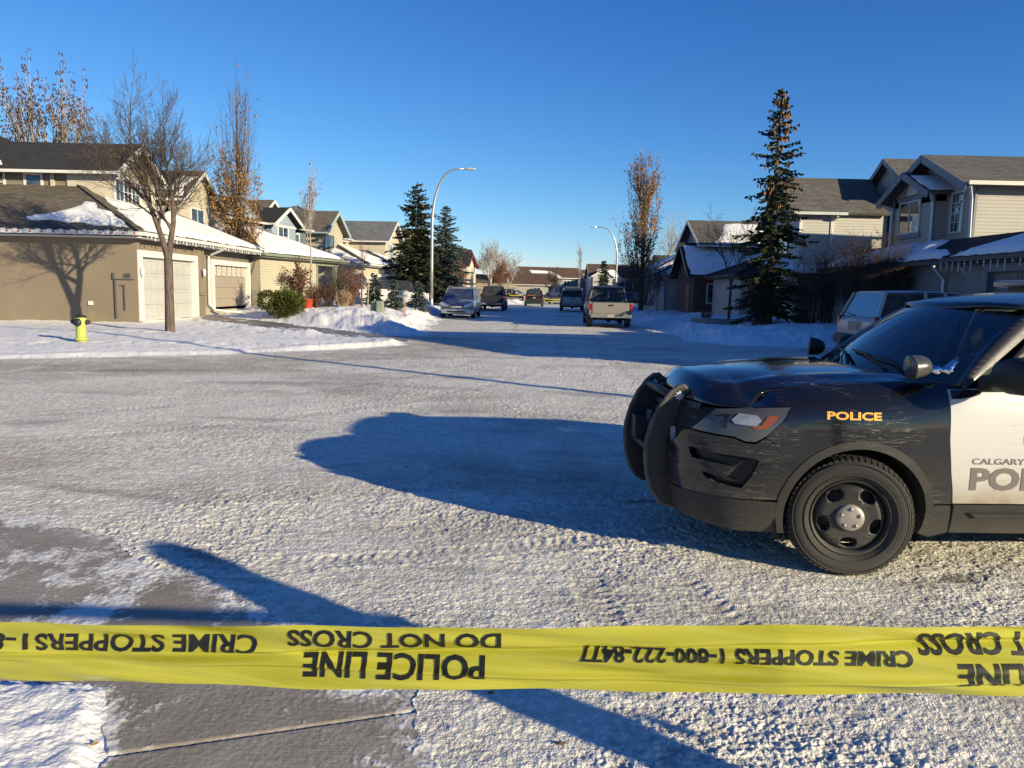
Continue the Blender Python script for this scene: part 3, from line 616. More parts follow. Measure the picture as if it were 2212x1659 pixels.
def twig_bush(name, label, x, y, H, W, seed, stems=60, leaves=0, leafm=None, barkm=None, cat='shrub', group=None, z=None, leafw=0.07, fan=0.55, minr=0.004):
    r = random.Random(seed); t = plant(name, label, cat, x, y, group, z, 0.04); br = MB(); lf = MB(); segs = []
    for k in range(stems):
        a = r.uniform(0, 6.283); q = r.random() ** 0.6; base = Vector((cos(a), sin(a), 0)) * 0.18 * W * q; top = Vector((cos(a), sin(a), 0)) * W * 0.5 * q * r.uniform(0.7, 1.1) + Vector((0, 0, H * r.uniform(0.6, 1.05) * (1 - 0.35 * q * q)))
        mid = base.lerp(top, 0.5) + Vector((0, 0, 0.10 * H)) + rvec(r, 0.05 * W); pts = [base, base.lerp(mid, .5) + rvec(r, .02), mid, mid.lerp(top, .5) + rvec(r, .04), top]
        br.tube(pts, [0.012, 0.010, 0.008, 0.006, minr], 4, cap=False); segs.append(pts)
        for j in range(8):
            i = r.randint(1, 3); p = pts[i].lerp(pts[i + 1], r.random()); d = (Vector((cos(a), sin(a), 0)) * fan * r.random() + Vector((0, 0, 0.6)) + rvec(r, 0.6)).normalized(); l_ = H * r.uniform(0.08, 0.24); e = p + d * l_
            br.tube([p, p.lerp(e, .5) + rvec(r, .015), e], [0.006, 0.005, minr], 3, cap=False); segs.append([p, p.lerp(e, .25), p.lerp(e, .5), p.lerp(e, .75), e])
            for m in range(2):
                d2 = (d + rvec(r, 0.8)).normalized(); p2 = p.lerp(e, r.uniform(.3, .9)); br.tube([p2, p2 + d2 * l_ * 0.55], [0.004, minr * 0.8], 3, cap=False)
    br.build('crown', barkm or BARK_DK, t)
    if leaves:
        for i in range(leaves):
            s = r.choice(segs); f = r.random(); k = min(3, int(f * 4)); p = s[k].lerp(s[k + 1], f * 4 - k)
            leaf_quad(lf, p + rvec(r, 0.05), leafw * r.uniform(.6, 1.4), leafw * r.uniform(.4, .9), r)
        lf.build('foliage', leafm, t)
    return t
def clump_bush(name, label, x, y, H, W, seed, mat, n=5000, cat='shrub', lobes=7, z=None):
    """Dense evergreen shrub: leaf sprays over several overlapping mounds."""
    r = random.Random(seed); t = plant(name, label, cat, x, y, None, z, 0.05); mb = MB(); br = MB()
    L = [(Vector((r.uniform(-.32, .32) * W, r.uniform(-.25, .25) * W, H * r.uniform(0.28, 0.60))), H * r.uniform(0.28, 0.46), W * r.uniform(0.20, 0.30)) for _ in range(lobes)]
    for c, hz, hr in L: br.tube([(0, 0, 0), c * 0.6, c], [0.03, 0.02, 0.01], 5)
    for i in range(n):
        c, hz, hr = r.choice(L); d = rvec(r); d = d.normalized() if d.length > .01 else Vector((0, 0, 1)); k = r.uniform(0.62, 1.06); p = c + Vector((d.x * hr, d.y * hr, d.z * hz)) * k
        if p.z < 0: p.z = r.uniform(0, 0.2)
        leaf_quad(mb, p, r.uniform(.07, .16), 0.05, r, 0, d + rvec(r, 0.5) + Vector((0, 0, 0.4)))
    br.build('crown', BARK_DK, t); mb.build('foliage', mat, t); return t
# ------------------------------------------------------------------ houses
DOORWHITE = plain('white_door_paint', (0.40, 0.40, 0.385), 0.5, var=0.05)
class House:
    """Collects the walls, roofs and trim of one house; openings become parts with sub-parts."""
    def __init__(s, name, label, cat, loc, rotz=0.0, local=False, group=None):
        s.t = thing(name, label, cat, loc, rotz, group); s.o = Vector((0, 0, 0)) if local else Vector(loc); s.mb = {}
    def m(s, part, mat):
        if (part, mat) not in s.mb: s.mb[(part, mat)] = MB()
        return s.mb[(part, mat)]
    def put(s, mb, name, mat, parent=None, fix=False):
        mb.v = [(p[0] - s.o.x, p[1] - s.o.y, p[2] - s.o.z) for p in mb.v]
        return mb.build(name, mat, parent or s.t, fix=fix)
    def finish(s):
        for (part, mat), mb in s.mb.items(): s.put(mb, part, mat)
    # --- volumes
    def box(s, x0, x1, y0, y1, z0, z1, mat, part='wall'): s.m(part, mat).box(x0, x1, y0, y1, z0, z1)
    def gable(s, x0, x1, y0, y1, z0, ze, pitch, axis, wall, roof, trim, oh=0.45, end=0.35, ends=(1, 1), th=0.12, fascia=0.20, gut=True):
        if axis == 'x': M = lambda a, b, z: (a, b, z); a0, a1, b0, b1 = x0, x1, y0, y1
        else: M = lambda a, b, z: (b, a, z); a0, a1, b0, b1 = y0, y1, x0, x1
        bm_ = (b0 + b1) / 2; hf = (b1 - b0) / 2; zr = ze + hf * pitch
        W = s.m('wall', wall); poly = [(b0, z0), (b1, z0), (b1, ze), (bm_, zr), (b0, ze)]
        W.prism(poly, a0, a1, lambda u, v, d: M(d, u, v))
        R = s.m('roof', roof); T = MB(); A0 = a0 - (end if ends[0] else 0); A1 = a1 + (end if ends[1] else 0)
        up = th + 0.03
        for sg in (-1, 1):
            be = bm_ + sg * (hf + oh); zeo = ze - oh * pitch
            P = [M(A0, be, zeo + up), M(A1, be, zeo + up), M(A1, bm_, zr + up), M(A0, bm_, zr + up)]
            if (sg < 0) != (axis == 'y'): R.slab(P, th)
            else: R.slab(P[::-1], th)
            for k, aa in ((0, A0), (1, A1)):
                if ends[k]:
                    o = -0.02 if k == 0 else 0.02
                    T.bar(M(aa + o, be, zeo + up - fascia / 2 - 0.01), M(aa + o, bm_ , zr + up - fascia / 2 - 0.01), 0.035, fascia)
            if gut: T.bar(M(A0, be + sg * 0.05, zeo + 0.05), M(A1, be + sg * 0.05, zeo + 0.05), 0.11, 0.12)
        s.put(T, 'fascia', trim)
        return zr + up, bm_
    def hip(s, x0, x1, y0, y1, z0, ze, pitch, wall, roof, trim, oh=0.5, th=0.12, gut=True, walls=True, epitch=None):
        if walls: s.m('wall', wall).box(x0, x1, y0, y1, z0, ze)
        X0, X1, Y0, Y1 = x0 - oh, x1 + oh, y0 - oh, y1 + oh; ze_ = ze - oh * pitch + th + 0.03; hx, hy = (X1 - X0) / 2, (Y1 - Y0) / 2; R = s.m('roof', roof); ep = epitch or pitch
        cx, cy_ = (X0 + X1) / 2, (Y0 + Y1) / 2
        if hx >= hy:
            zr = ze_ + hy * pitch; d = hy * pitch / ep; r0, r1 = (X0 + d, cy_, zr), (X1 - d, cy_, zr)
            F = [[(X0, Y0, ze_), (X1, Y0, ze_), r1, r0], [(X1, Y1, ze_), (X0, Y1, ze_), r0, r1], [(X1, Y0, ze_), (X1, Y1, ze_), r1], [(X0, Y1, ze_), (X0, Y0, ze_), r0]]
        else:
            zr = ze_ + hx * pitch; d = hx * pitch / ep; r0, r1 = (cx, Y0 + d, zr), (cx, Y1 - d, zr)
            F = [[(X1, Y0, ze_), (X1, Y1, ze_), r1, r0], [(X0, Y1, ze_), (X0, Y0, ze_), r0, r1], [(X0, Y0, ze_), (X1, Y0, ze_), r0], [(X1, Y1, ze_), (X0, Y1, ze_), r1]]
        for f in F: R.slab(f, th)
        # capped ridges and hips
        for a, b in ((r0, r1), (r0, F[0][0]), (r1, F[0][1]), (r1, F[1][0]), (r0, F[1][1])):
            if (Vector(a) - Vector(b)).length > 0.2: R.bar(Vector(a) + Vector((0, 0, .02)), Vector(b) + Vector((0, 0, .02)), 0.24, 0.05)
        if gut:
            T = s.m('gutter', trim); zg = ze_ - th - 0.0
            for a, b in (((X0, Y0 - .06), (X1, Y0 - .06)), ((X1 + .06, Y0), (X1 + .06, Y1)), ((X0, Y1 + .06), (X1, Y1 + .06)), ((X0 - .06, Y0), (X0 - .06, Y1))): T.bar((*a, zg + .04), (*b, zg + .04), 0.12, 0.13)
            s.m('soffit', trim).box(X0 + .05, X1 - .05, Y0 + .05, Y1 - .05, ze_ - th - 0.10, ze_ - th - 0.06)
        return F, ze_, zr
    def snow(s, P0, U, W, poly, t=0.10, rough=0.12, seed=1, step=0.22):
        """A blanket of snow on a slope: outline in metres along the eave (U) and up the slope (W)."""
        P0, U, W = Vector(P0), Vector(U).normalized(), Vector(W).normalized(); N = U.cross(W); N = N if N.z > 0 else -N
        if True:
            pts = []; n = len(poly); rr = random.Random(seed)
            for i in range(n):
                a, b = Vector(poly[i]), Vector(poly[(i + 1) % n]); k = max(1, int((b - a).length / 0.35)); nn = Vector((-(b - a).y, (b - a).x)).normalized()
                for j in range(k):
                    q = a.lerp(b, j / k) + (nn * rr.uniform(-rough, rough) if j else Vector((0, 0))); pts.append((q.x, q.y))
        P3, fs, bnd = panel_mesh(pts, step, lambda u, v: (u, v, 0))
        xs = np.array([p.x for p in P3]); ys = np.array([p.y for p in P3]); sd = poly_sd(xs, ys, pts)
        hh = t * sstep(-0.01, 0.28, sd) * (1 + 0.25 * fbm(xs, ys, 0.7, 3, .5, seed)) + 0.004
        mb = MB(); mb.add([P0 + U * p.x + W * p.y + N * float(h) for p, h in zip(P3, hh)], fs, 0, True)
        b = len(mb.v)
        for i, j in bnd: mb.add([mb.v[b - len(P3) + i], mb.v[b - len(P3) + j], Vector(mb.v[b - len(P3) + j]) - N * 0.03, Vector(mb.v[b - len(P3) + i]) - N * 0.03], [(0, 1, 2, 3)])
        s.put(mb, 'roof_snow', SNOW)
    # --- openings; face is the outward direction of the wall, c the middle of the opening
    def frame(s, c, face):
        n = Vector(face).normalized(); t = Vector((0, 0, 1)).cross(n); c = Vector(c)
        return lambda u, v, d: c + t * u + n * d + Vector((0, 0, v))
    def window(s, c, face, w, h, nx=2, ny=1, trim=None, glass=None, tw=0.10, bars=(), sill=0.0, name='window'):
        F = s.frame(c, face); mb = MB(); trim = trim or WHITE
        def bx(u0, u1, v0, v1, d0, d1):
            mb.add([F(u, v, d) for d in (d0, d1) for u, v in ((u0, v0), (u1, v0), (u1, v1), (u0, v1))], [(3, 2, 1, 0), (4, 5, 6, 7), (0, 1, 5, 4), (1, 2, 6, 5), (2, 3, 7, 6), (3, 0, 4, 7)])
        a, b = w / 2, h / 2
        bx(-a - tw, a + tw, b, b + tw, 0, 0.05); bx(-a - tw, a + tw, -b - tw, -b, 0, 0.05); bx(-a - tw, -a, -b, b, 0, 0.05); bx(a, a + tw, -b, b, 0, 0.05)
        if sill: bx(-a - tw - .06, a + tw + .06, -b - tw - sill, -b - tw + 0.0, 0, 0.09)
        for i in range(1, nx): x = -a + w * i / nx; bx(x - .03, x + .03, -b, b, 0.003, 0.04)
        for j in range(1, ny): z = -b + h * j / ny; bx(-a, a, z - .025, z + .025, 0.004, 0.038)
        for u, v in bars: (bx(-a + w * u - .012, -a + w * u + .012, -b, b, 0.004, 0.03) if v is None else bx(-a, a, -b + h * v - .012, -b + h * v + .012, 0.005, 0.031))
        o = s.put(mb, name, trim); g = MB(); g.add([F(-a, -b, 0.018), F(a, -b, 0.018), F(a, b, 0.018), F(-a, b, 0.018)], [(0, 1, 2, 3)])
        s.put(g, 'pane', glass or GLASS, o); return o
    def garage(s, c, face, w, h, cols=8, rows=4, mat=None, trim=None, lites=False, depth=0.18):
        """c: middle of the sill. A panelled overhead door set back in its frame."""
        F = s.frame(c, face); mb = MB(); mat = DOORWHITE if mat in (None, WHITE) else mat
        def bx(M, u0, u1, v0, v1, d0, d1): M.add([F(u, v, d) for d in (d0, d1) for u, v in ((u0, v0), (u1, v0), (u1, v1), (u0, v1))], [(3, 2, 1, 0), (4, 5, 6, 7), (0, 1, 5, 4), (1, 2, 6, 5), (2, 3, 7, 6), (3, 0, 4, 7)])
        rh = h / rows; cw = w / max(1, cols)
        for r in range(rows):
            bx(mb, -w / 2, w / 2, r * rh + .006, (r + 1) * rh - .006, 0.0, 0.03)
            if cols > 1 and not (lites and r == rows - 1):
                for k in range(cols):
                    u0 = -w / 2 + k * cw + .10 * cw; u1 = u0 + .8 * cw; v0 = r * rh + .18 * rh; v1 = (r + 1) * rh - .18 * rh
                    for q in ((u0, u1, v0, v0 + .03), (u0, u1, v1 - .03, v1), (u0, u0 + .03, v0 + .03, v1 - .03), (u1 - .03, u1, v0 + .03, v1 - .03)): bx(mb, *q, 0.03, 0.045)
        o = s.put(mb, 'garage_door', mat)
        if lites:
            for k in range(lites):
                cu_ = -w / 2 + (k + .5) * w / lites; mid = (rows - .5) * rh; fm = MB()
                for q in ((-.2, .2, .17, .22), (-.2, .2, -.22, -.17), (-.2, -.16, -.17, .17), (.16, .2, -.17, .17), (-.16, .16, -.012, .012), (-.012, .012, -.17, -.012), (-.012, .012, .012, .17)): bx(fm, cu_ + q[0], cu_ + q[1], mid + q[2], mid + q[3], .03, .05)
                s.put(fm, 'door_window', WHITE, o)
            gm = MB(); bx(gm, -w / 2 + .05, w / 2 - .05, (rows - .5) * rh - .18, (rows - .5) * rh + .18, .0305, .033)
            del gm
        if trim:
            fm = MB(); bx(fm, -w / 2 - .28, -w / 2, 0, h + .25, -0.02, depth + .04); bx(fm, w / 2, w / 2 + .28, 0, h + .25, -0.02, depth + .04); bx(fm, -w / 2, w / 2, h, h + .25, -0.02, depth + .04); s.put(fm, 'door_frame', trim, o)
        return o
    def downspout(s, pts, mat=None, w=0.09):
        mb = MB(); pts = [Vector(p) for p in pts]
        for a, b in zip(pts[:-1], pts[1:]): mb.bar(a, b, w, w * 0.75, up=(0.3, 0.2, 1))
        s.put(mb, 'downspout', mat or WHITE)
    def lamp(s, c, face):
        F = s.frame(c, face); mb = MB(); mb.tube([F(0, .12, .0), F(0, .12, .10), F(0, .02, .14)], .012, 6); mb.lathe([(.0, .14), (.05, .13), (.085, .06), (.07, -.12), (.04, -.2), (0, -.22)], 8, tuple(F(0, -.02, .15)))
        s.put(mb, 'wall_lamp', WHITE)
    def vent(s, x, y, z, h=0.4, r=0.06):
        mb = MB(); mb.tube([(x, y, z - .3), (x, y, z + h)], r, 8); mb.lathe([(r * 1.6, h - .08), (r * 1.7, h), (0, h + .06)], 8, (x, y, z)); s.put(mb, 'vent_pipe', WHITE)

def text_mesh(body, size, mat, extrude=0.002, bold=0.0, shear=0.0, sx=1.0, align='LEFT', space=1.0):
    c = bpy.data.curves.new('lettering', 'FONT'); c.body = body; c.size = size; c.extrude = extrude; c.offset = bold; c.shear = shear; c.align_x = align; c.space_character = space; c.resolution_u = 3
    o = bpy.data.objects.new('lettering', c); COL.objects.link(o); bpy.context.view_layer.update()
    me = bpy.data.meshes.new_from_object(o.evaluated_get(bpy.context.evaluated_depsgraph_get())); bpy.data.objects.remove(o); bpy.data.curves.remove(c)
    V = [v.co.copy() for v in me.vertices]; Fc = [list(p.vertices) for p in me.polygons]; bpy.data.meshes.remove(me)
    for v in V: v.x *= sx
    return V, Fc
def put_text(body, size, mat, fn, parent, name='lettering', loc0=None, **kw):
    """Lettering mapped onto a surface by fn(x, y, depth)."""
    V, Fc = text_mesh(body, size, mat, **kw); mb = MB(); mb.add([fn(v.x, v.y, v.z) for v in V], Fc); return mb.build(name, mat, parent)
SH_BROWN = shingle('brown_shingles', (0.125, 0.108, 0.082)); SH_DARK = shingle('charcoal_shingles', (0.036, 0.036, 0.038), 0.25); SH_GREY = shingle('grey_shingles', (0.15, 0.155, 0.16)); SH_TAUPE = shingle('taupe_shingles', (0.125, 0.11, 0.09)); SH_RUST = shingle('red_brown_shingles', (0.11, 0.07, 0.052))
SH_GR2 = shingle('olive_grey_shingles', (0.105, 0.10, 0.092))
STUCCO = stucco('taupe_stucco', (0.20, 0.163, 0.122)); SD_TAN = siding('tan_siding', (0.22, 0.185, 0.145)); SD_CREAM = siding('cream_siding', (0.42, 0.38, 0.29)); SD_CREAM2 = siding('pale_cream_siding', (0.47, 0.425, 0.34)); SD_BLUE = siding('pale_blue_siding', (0.26, 0.32, 0.38)); PANEL = plain('ivory_panel', (0.46, 0.42, 0.34), 0.6, var=0.05)
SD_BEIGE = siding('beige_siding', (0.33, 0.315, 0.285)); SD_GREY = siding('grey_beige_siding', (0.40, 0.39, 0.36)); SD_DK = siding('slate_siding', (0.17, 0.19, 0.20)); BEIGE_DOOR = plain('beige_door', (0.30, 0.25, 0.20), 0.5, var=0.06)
GREENTRIM = plain('sage_trim', (0.19, 0.215, 0.17), 0.55); STONE = plain('pale_foundation', (0.30, 0.28, 0.215), 0.9, var=0.3, scale=14)
W_BLUE = glass_pane('blue_window', (0.05, 0.09, 0.14))
X, Yv = Vector((1, 0, 0)), Vector((0, 1, 0)); FX, FNY, FNX = (1, 0, 0), (0, -1, 0), (-1, 0, 0)

# --- house on the left corner
h = House('house', 'taupe stucco corner house with brown shingled garage roof and white double garage door', 'house', (-14.2, 29.0, 0.0))
h.box(-30, -14.2, 29.0, 35.3, -0.3, 3.55, STUCCO); h.box(-30, -14.5, 35.3, 42.5, 0.55, 3.55, SD_TAN); h.box(-30, -14.47, 35.3, 42.45, -0.3, 0.55, STONE, 'foundation')
h.box(-14.2, -14.08, 29.0, 29.28, -0.3, 3.5, STUCCO); h.box(-14.2, -14.08, 34.15, 35.3, -0.3, 3.5, STUCCO)
F, zg, zr = h.hip(-30, -14.2, 29.0, 42.5, 0, 3.62, 0.45, STUCCO, SH_BROWN, WHITE, oh=0.6, walls=False)
# snow on the street-side hip and wrapping onto the near slope
X1, Y0, Y1 = -13.6, 28.4, 43.1; sl_ = sqrt(1 + 0.45 ** 2)
h.snow((X1, Y0, zg + .01), (0, 1, 0), (-1, 0, 0.45), [(0.5, 0.18), (14.3, 0.15), (12.9, 1.5), (10.2, 4.2), (8.6, 6.2), (7.2, 6.9), (4.4, 3.9), (2.1, 1.8)], 0.10, 0.14, 3)
h.snow((X1, Y0, zg + .01), (-1, 0, 0), (0, 1, 0.45), [(0.6, 0.35), (1.9, 0.5), (3.1, 0.75), (4.2, 0.95), (4.9, 1.3), (4.3, 1.6), (3.75, 2.2), (3.6, 3.2), (3.15, 3.1), (2.3, 2.2), (1.4, 1.3)], 0.10, 0.20, 5)
# Christmas-light clips along the gutter
mb = MB(); mr = MB()
for i in range(15): x = -14.0 - i * 0.42; mb.box(x, x + .16, 28.26, 28.275, zg - .13, zg + .02); mr.box(x + .20, x + .25, 28.255, 28.275, zg - .11, zg - .04)
h.put(mb, 'light_clip', WHITE)['kind'] = 'stuff'; h.put(mr, 'light_bulb', plain('red_bulb', (0.30, 0.05, 0.045), 0.3))['kind'] = 'stuff'
mb = MB()
for i in range(46): y = 28.7 + i * 0.31; mb.box(-13.53, -13.50, y, y + .05, zg - .19 - .05 * (i % 3), zg - .02)
h.put(mb, 'icicle_light', WHITE)['kind'] = 'stuff'
h.garage((-14.22, 31.72, 0.2), FX, 4.82, 2.42, 8, 4, WHITE, WHITE); h.garage((-14.5, 39.4, 0.42), FX, 4.75, 2.15, 1, 4, BEIGE_DOOR, WHITE, lites=7)
h.lamp((-14.08, 29.08, 2.1), FX); h.lamp((-14.08, 34.9, 2.2), FX)
mb = MB(); mb.box(-14.08, -14.0, 34.55, 35.15, 1.15, 1.75); h.put(mb, 'mail_box', plain('taupe_paint', (0.22, 0.175, 0.13), 0.6))
h.downspout([(-13.5, 36.4, 3.3), (-14.35, 36.5, 2.95), (-14.38, 36.5, 0.75), (-14.2, 36.7, 0.45), (-13.4, 38.2, 0.3)])
mb = MB(); mb.box(-14.98, -14.2, 28.94, 28.998, 1.75, 1.78); mb.box(-15.0, -14.95, 28.94, 28.998, 1.75, 2.0); mb.box(-14.93, -14.90, 28.93, 28.998, 0.3, 1.74); mb.box(-14.60, -14.57, 28.95, 28.998, 0.6, 1.55); mb.box(-14.75, -14.57, 28.95, 28.998, 1.52, 1.55); h.put(mb, 'conduit', DARKGREY)
mb = MB(); mb.box(-15.95, -15.78, 28.95, 28.998, 0.78, 0.93); h.put(mb, 'outlet_cover', WHITE)
put_text('188', 0.24, DARKGREY, lambda a, b, c: (-14.62 + a * .8 - h.o.x, 28.975 - c - h.o.y, 1.82 + b - h.o.z), h.t, 'house_number', bold=0.006)
# the two-storey part behind
h.gable(-30, -17.0, 33.2, 36.8, 3.0, 6.42, 0.64, 'x', SD_TAN, SH_DARK, WHITE, oh=0.5, end=0.45, ends=(0, 1), fascia=0.26)
h.box(-18.9, -16.94, 33.12, 36.86, 3.0, 6.2, PANEL, 'panel')
h.window((-16.93, 34.25, 5.52), FX, 2.1, 0.95, 3, 1, bars=((.17, None), (.5, None), (.83, None), (0, .5)))
h.window((-20.35, 33.2, 5.62), FNY, 0.62, 0.85, 1, 2); h.window((-22.1, 33.2, 5.75), FNY, 0.95, 0.8, 2, 2); mb = MB(); mb.box(-19.6, -19.45, 33.1, 33.2, 3, 6.3); h.put(mb, 'corner_board', PANEL)
F2, z2, zr2 = h.hip(-36, -22.3, 31.9, 45.5, 3.0, 6.5, 0.52, SD_TAN, SH_DARK, WHITE, oh=0.5)
h.snow((-21.8, 31.4, z2 + .01), (0, 1, 0), (-1, 0, 0.52), [(0.9, 0.5), (1.6, 0.3), (2.4, 0.6), (3.6, 2.9), (2.9, 2.4)], 0.08, 0.08, 8)
h.snow((-16.55, 32.7, 6.3), (-1, 0, 0), (0, 1, 0.64), [(4.9, .25), (5.7, .2), (6.9, 2.0), (6.5, 2.1)], 0.07, 0.05, 9)
h.gable(-30, -17.2, 40.2, 44.8, 3.0, 6.1, 0.62, 'x', SD_CREAM2, SH_DARK, WHITE, oh=0.45, end=0.4, ends=(0, 1)); h.window((-17.19, 42.3, 5.1), FX, 1.6, 1.0, 2, 1)
h.snow((-16.75, 39.75, 5.98), (-1, 0, 0), (0, 1, 0.62), [(0.2, .2), (0.7, .1), (1.2, 1.3), (1.0, 2.6), (.2, 2.5), (.5, 1.2)], 0.08, 0.08, 10)
h.hip(-33, -19.5, 37, 46, 3.0, 6.2, 0.5, SD_TAN, SH_DARK, WHITE, oh=0.4)
h.vent(-23.6, 35.0, 9.2, 0.6); h.finish()

# --- second house: blue gable, cream garage wall turned along the bend
h = House('house', 'house with pale blue gable above a cream wing with snowy hip roof', 'house', (-14.0, 42.3, 0.4), -0.24, True)
h.box(-9, 0, 0.3, 6.6, -1.0, 3.05, SD_CREAM); h.box(-9, -1.6, 6.6, 9.6, -1.0, 3.05, SD_DK)
F, zg, zr = h.hip(-9, 0, 0.3, 9.6, 0, 3.05, 0.42, SD_CREAM, SH_DARK, GREENTRIM, oh=0.5, walls=False)
h.snow((0.5, -0.2, zg + .01), (0, 1, 0), (-1, 0, 0.42), [(0.3, 0.15), (10.0, 0.15), (5.4, 4.6), (4.7, 4.7)], 0.13, 0.05, 12); h.snow((0.5, -0.2, zg + .01), (-1, 0, 0), (0, 1, 0.42), [(0.3, 0.15), (9.0, .15), (9.0, 4.9), (5.2, 4.9)], 0.13, 0.05, 13)
mb = MB(); mb.box(-0.28, 0.04, 6.6, 9.6, 2.55, 2.99); h.put(mb, 'porch_beam', GREENTRIM)
for y in (6.75, 9.35):
    mb = MB(); mb.box(-0.22, 0.0, y - .12, y + .12, -1, 2.55); h.put(mb, 'porch_post', GREENTRIM)
mb = MB(); mb.box(-1.6, -1.53, 7.5, 8.5, 0.05, 2.15); d = h.put(mb, 'door', plain('grey_door', (0.16, 0.16, 0.155), 0.5))
for k in range(4): mb = MB(); mb.box(-1.53, -1.515, 7.75, 8.25, 0.3 + k * .46, 0.62 + k * .46); h.put(mb, 'door_panel', WHITE, d)
h.box(-14, -5, 4.6, 14.5, 0, 5.35, SD_BLUE); h.gable(-14, -4.9, 4.2, 8.4, 3, 5.35, 0.6, 'x', SD_BLUE, SH_DARK, WHITE, oh=0.4, ends=(0, 0))
h.gable(-12, -4.5, 9.0, 12.1, 2.6, 5.45, 0.62, 'x', SD_BLUE, SH_DARK, WHITE, oh=0.35, end=0.5, ends=(0, 1), fascia=0.22); h.gable(-14, -5, 4.6, 14.5, 3, 5.4, 0.42, 'y', SD_BLUE, SH_DARK, WHITE, oh=0.4)
h.window((-4.49, 10.4, 4.55), FX, 1.2, 1.25, 2, 2, tw=0.14); h.window((-4.9, 12.9, 4.3), FX, 0.7, 1.2, 1, 1)
mb = MB(); h.finish()

# --- third house: cream with brown roof
h = House('house', 'cream house with brown shingled gable and snow covered garage roof', 'house', (-15.0, 60.0, 0.8), -0.12, True)
h.gable(-9, 0, 0.6, 5.2, 0, 5.2, 0.66, 'x', SD_CREAM, SH_TAUPE, plain('teal_trim', (0.27, 0.35, 0.37), 0.5), oh=0.45, end=0.55, ends=(0, 1), fascia=0.28); h.gable(-12, -2.2, 4.6, 11.5, 0, 5.1, 0.5, 'y', SD_CREAM, SH_TAUPE, OFFWHITE, oh=0.4)
h.window((0.02, 1.9, 4.1), FX, 1.9, 1.35, 2, 1, DARKGREY, tw=0.12); h.gable(-10, -3.5, -3.4, 1.5, 0, 5.6, 0.62, 'x', SD_CREAM, SH_TAUPE, WHITE, oh=0.4, ends=(0, 1))
F, zg, zr = h.hip(-7, 3.2, 0.8, 8.8, -1.2, 2.75, 0.42, SD_CREAM2, SH_TAUPE, WHITE, oh=0.5)
h.snow((3.7, 0.3, zg + .01), (0, 1, 0), (-1, 0, 0.42), [(0.3, .12), (8.7, .12), (4.9, 4.4), (4.1, 4.4)], 0.13, 0.05, 15); h.snow((3.7, .3, zg + .01), (-1, 0, 0), (0, 1, .42), [(0.3, .15), (7, .15), (7, 4.3), (4.7, 4.3)], 0.13, 0.05, 16)
h.garage((3.21, 4.9, -0.6), FX, 4.8, 2.3, 8, 4, WHITE, WHITE); h.finish()

# --- fourth house: cream with grey roof
h = House('house', 'cream house with large grey shingled hip roof and blue tinted gable window', 'house', (-12.3, 72.0, 1.0), -0.05, True)
h.gable(-10, 0, 1.4, 8.6, -1, 5.1, 0.52, 'x', SD_CREAM2, SH_GREY, WHITE, oh=0.45, end=0.5, ends=(0, 1), fascia=0.25); h.hip(-16, -3.4, -1.0, 11, -1, 5.15, 0.52, SD_CREAM2, SH_GREY, WHITE, oh=0.45)
h.window((0.02, 4.2, 4.0), FX, 2.4, 1.5, 3, 1, glass=W_BLUE)
F, zg, zr = h.hip(-6, 3.0, 6.5, 14.5, -1.2, 2.6, 0.45, SD_CREAM2, SH_GREY, WHITE, oh=0.45); h.snow((3.45, 6.05, zg + .01), (0, 1, 0), (-1, 0, .45), [(.2, .1), (8.6, .1), (5, 4.4), (4, 4.4)], .12, .05, 17)
F, zg, zr = h.hip(-7, 2.4, -5.0, 1.6, -1.2, 2.4, 0.42, SD_CREAM2, SH_GREY, WHITE, oh=0.45); h.snow((2.85, -5.45, zg + .01), (0, 1, 0), (-1, 0, .42), [(.2, .1), (7.2, .1), (4.2, 3.6), (3.2, 3.6)], .14, .05, 18); h.snow((2.85, -5.45, zg + .01), (-1, 0, 0), (0, 1, .42), [(.3, .1), (7.2, .1), (7.2, 3.7), (3.9, 3.7)], .14, .05, 19)
h.garage((2.41, -1.7, -0.7), FX, 4.6, 2.2, 8, 4, WHITE, WHITE); h.downspout([(-3.0, -1.5, 4.9), (-3.35, -1.1, 4.6), (-3.35, -1.1, 1.5)]); h.finish()

# --- plain builder for the houses farther up the street
def street_house(label, loc, rotz, W, D, ze, pitch, wall, roof, trim=WHITE, axis='x', gar=None, wins=(), group=None, snow=0, front=None):
    """Local +x faces the viewer's side; the body runs back along -x."""
    h = House('house', label, 'house', loc, rotz, True, group)
    zr, _ = h.gable(-D, 0, -W / 2, W / 2, -1, ze, pitch, axis, wall, roof, trim, oh=0.45, end=0.4)
    if front: y0, y1, fz, fp = front; h.gable(-3, 0.9, y0, y1, -1, fz, fp, 'x', wall, roof, trim, oh=0.35, end=0.35, ends=(0, 1))
    if gar:
        y0, y1, dx, gz_ = gar; F, zg, _ = h.hip(-2, dx, y0, y1, -1, gz_, 0.42, wall, roof, trim, oh=0.4); h.garage((dx + .01, (y0 + y1) / 2, 0), FX, (y1 - y0) * .75, 2.15, 8, 4, WHITE, trim)
        if snow: L = y1 - y0 + .8; h.snow((dx + .4, y0 - .4, zg + .01), (0, 1, 0), (-1, 0, .42), [(.15, .1), (L - .15, .1), (L / 2 + .3, L / 2 - .2), (L / 2 - .3, L / 2 - .2)], .11, .05, int(L * 10))
    if snow and axis == 'y':
        n_ = sqrt(1 + pitch ** 2); h.snow((0.45, -W / 2, ze - .45 * pitch + .16), (0, 1, 0), (-1, 0, pitch), [(.1 + snow * W * .1, .1), (W * .62, .1), (W * .5, D * .35), (W * .15, D * .4)], .09, .1, int(W * 7))
    for (y, z, w_, h_, nx, ny) in wins: h.window((0.02 if not (front and front[0] < y < front[1]) else 0.92, y, z), FX, w_, h_, nx, ny, trim)
    h.finish(); return h
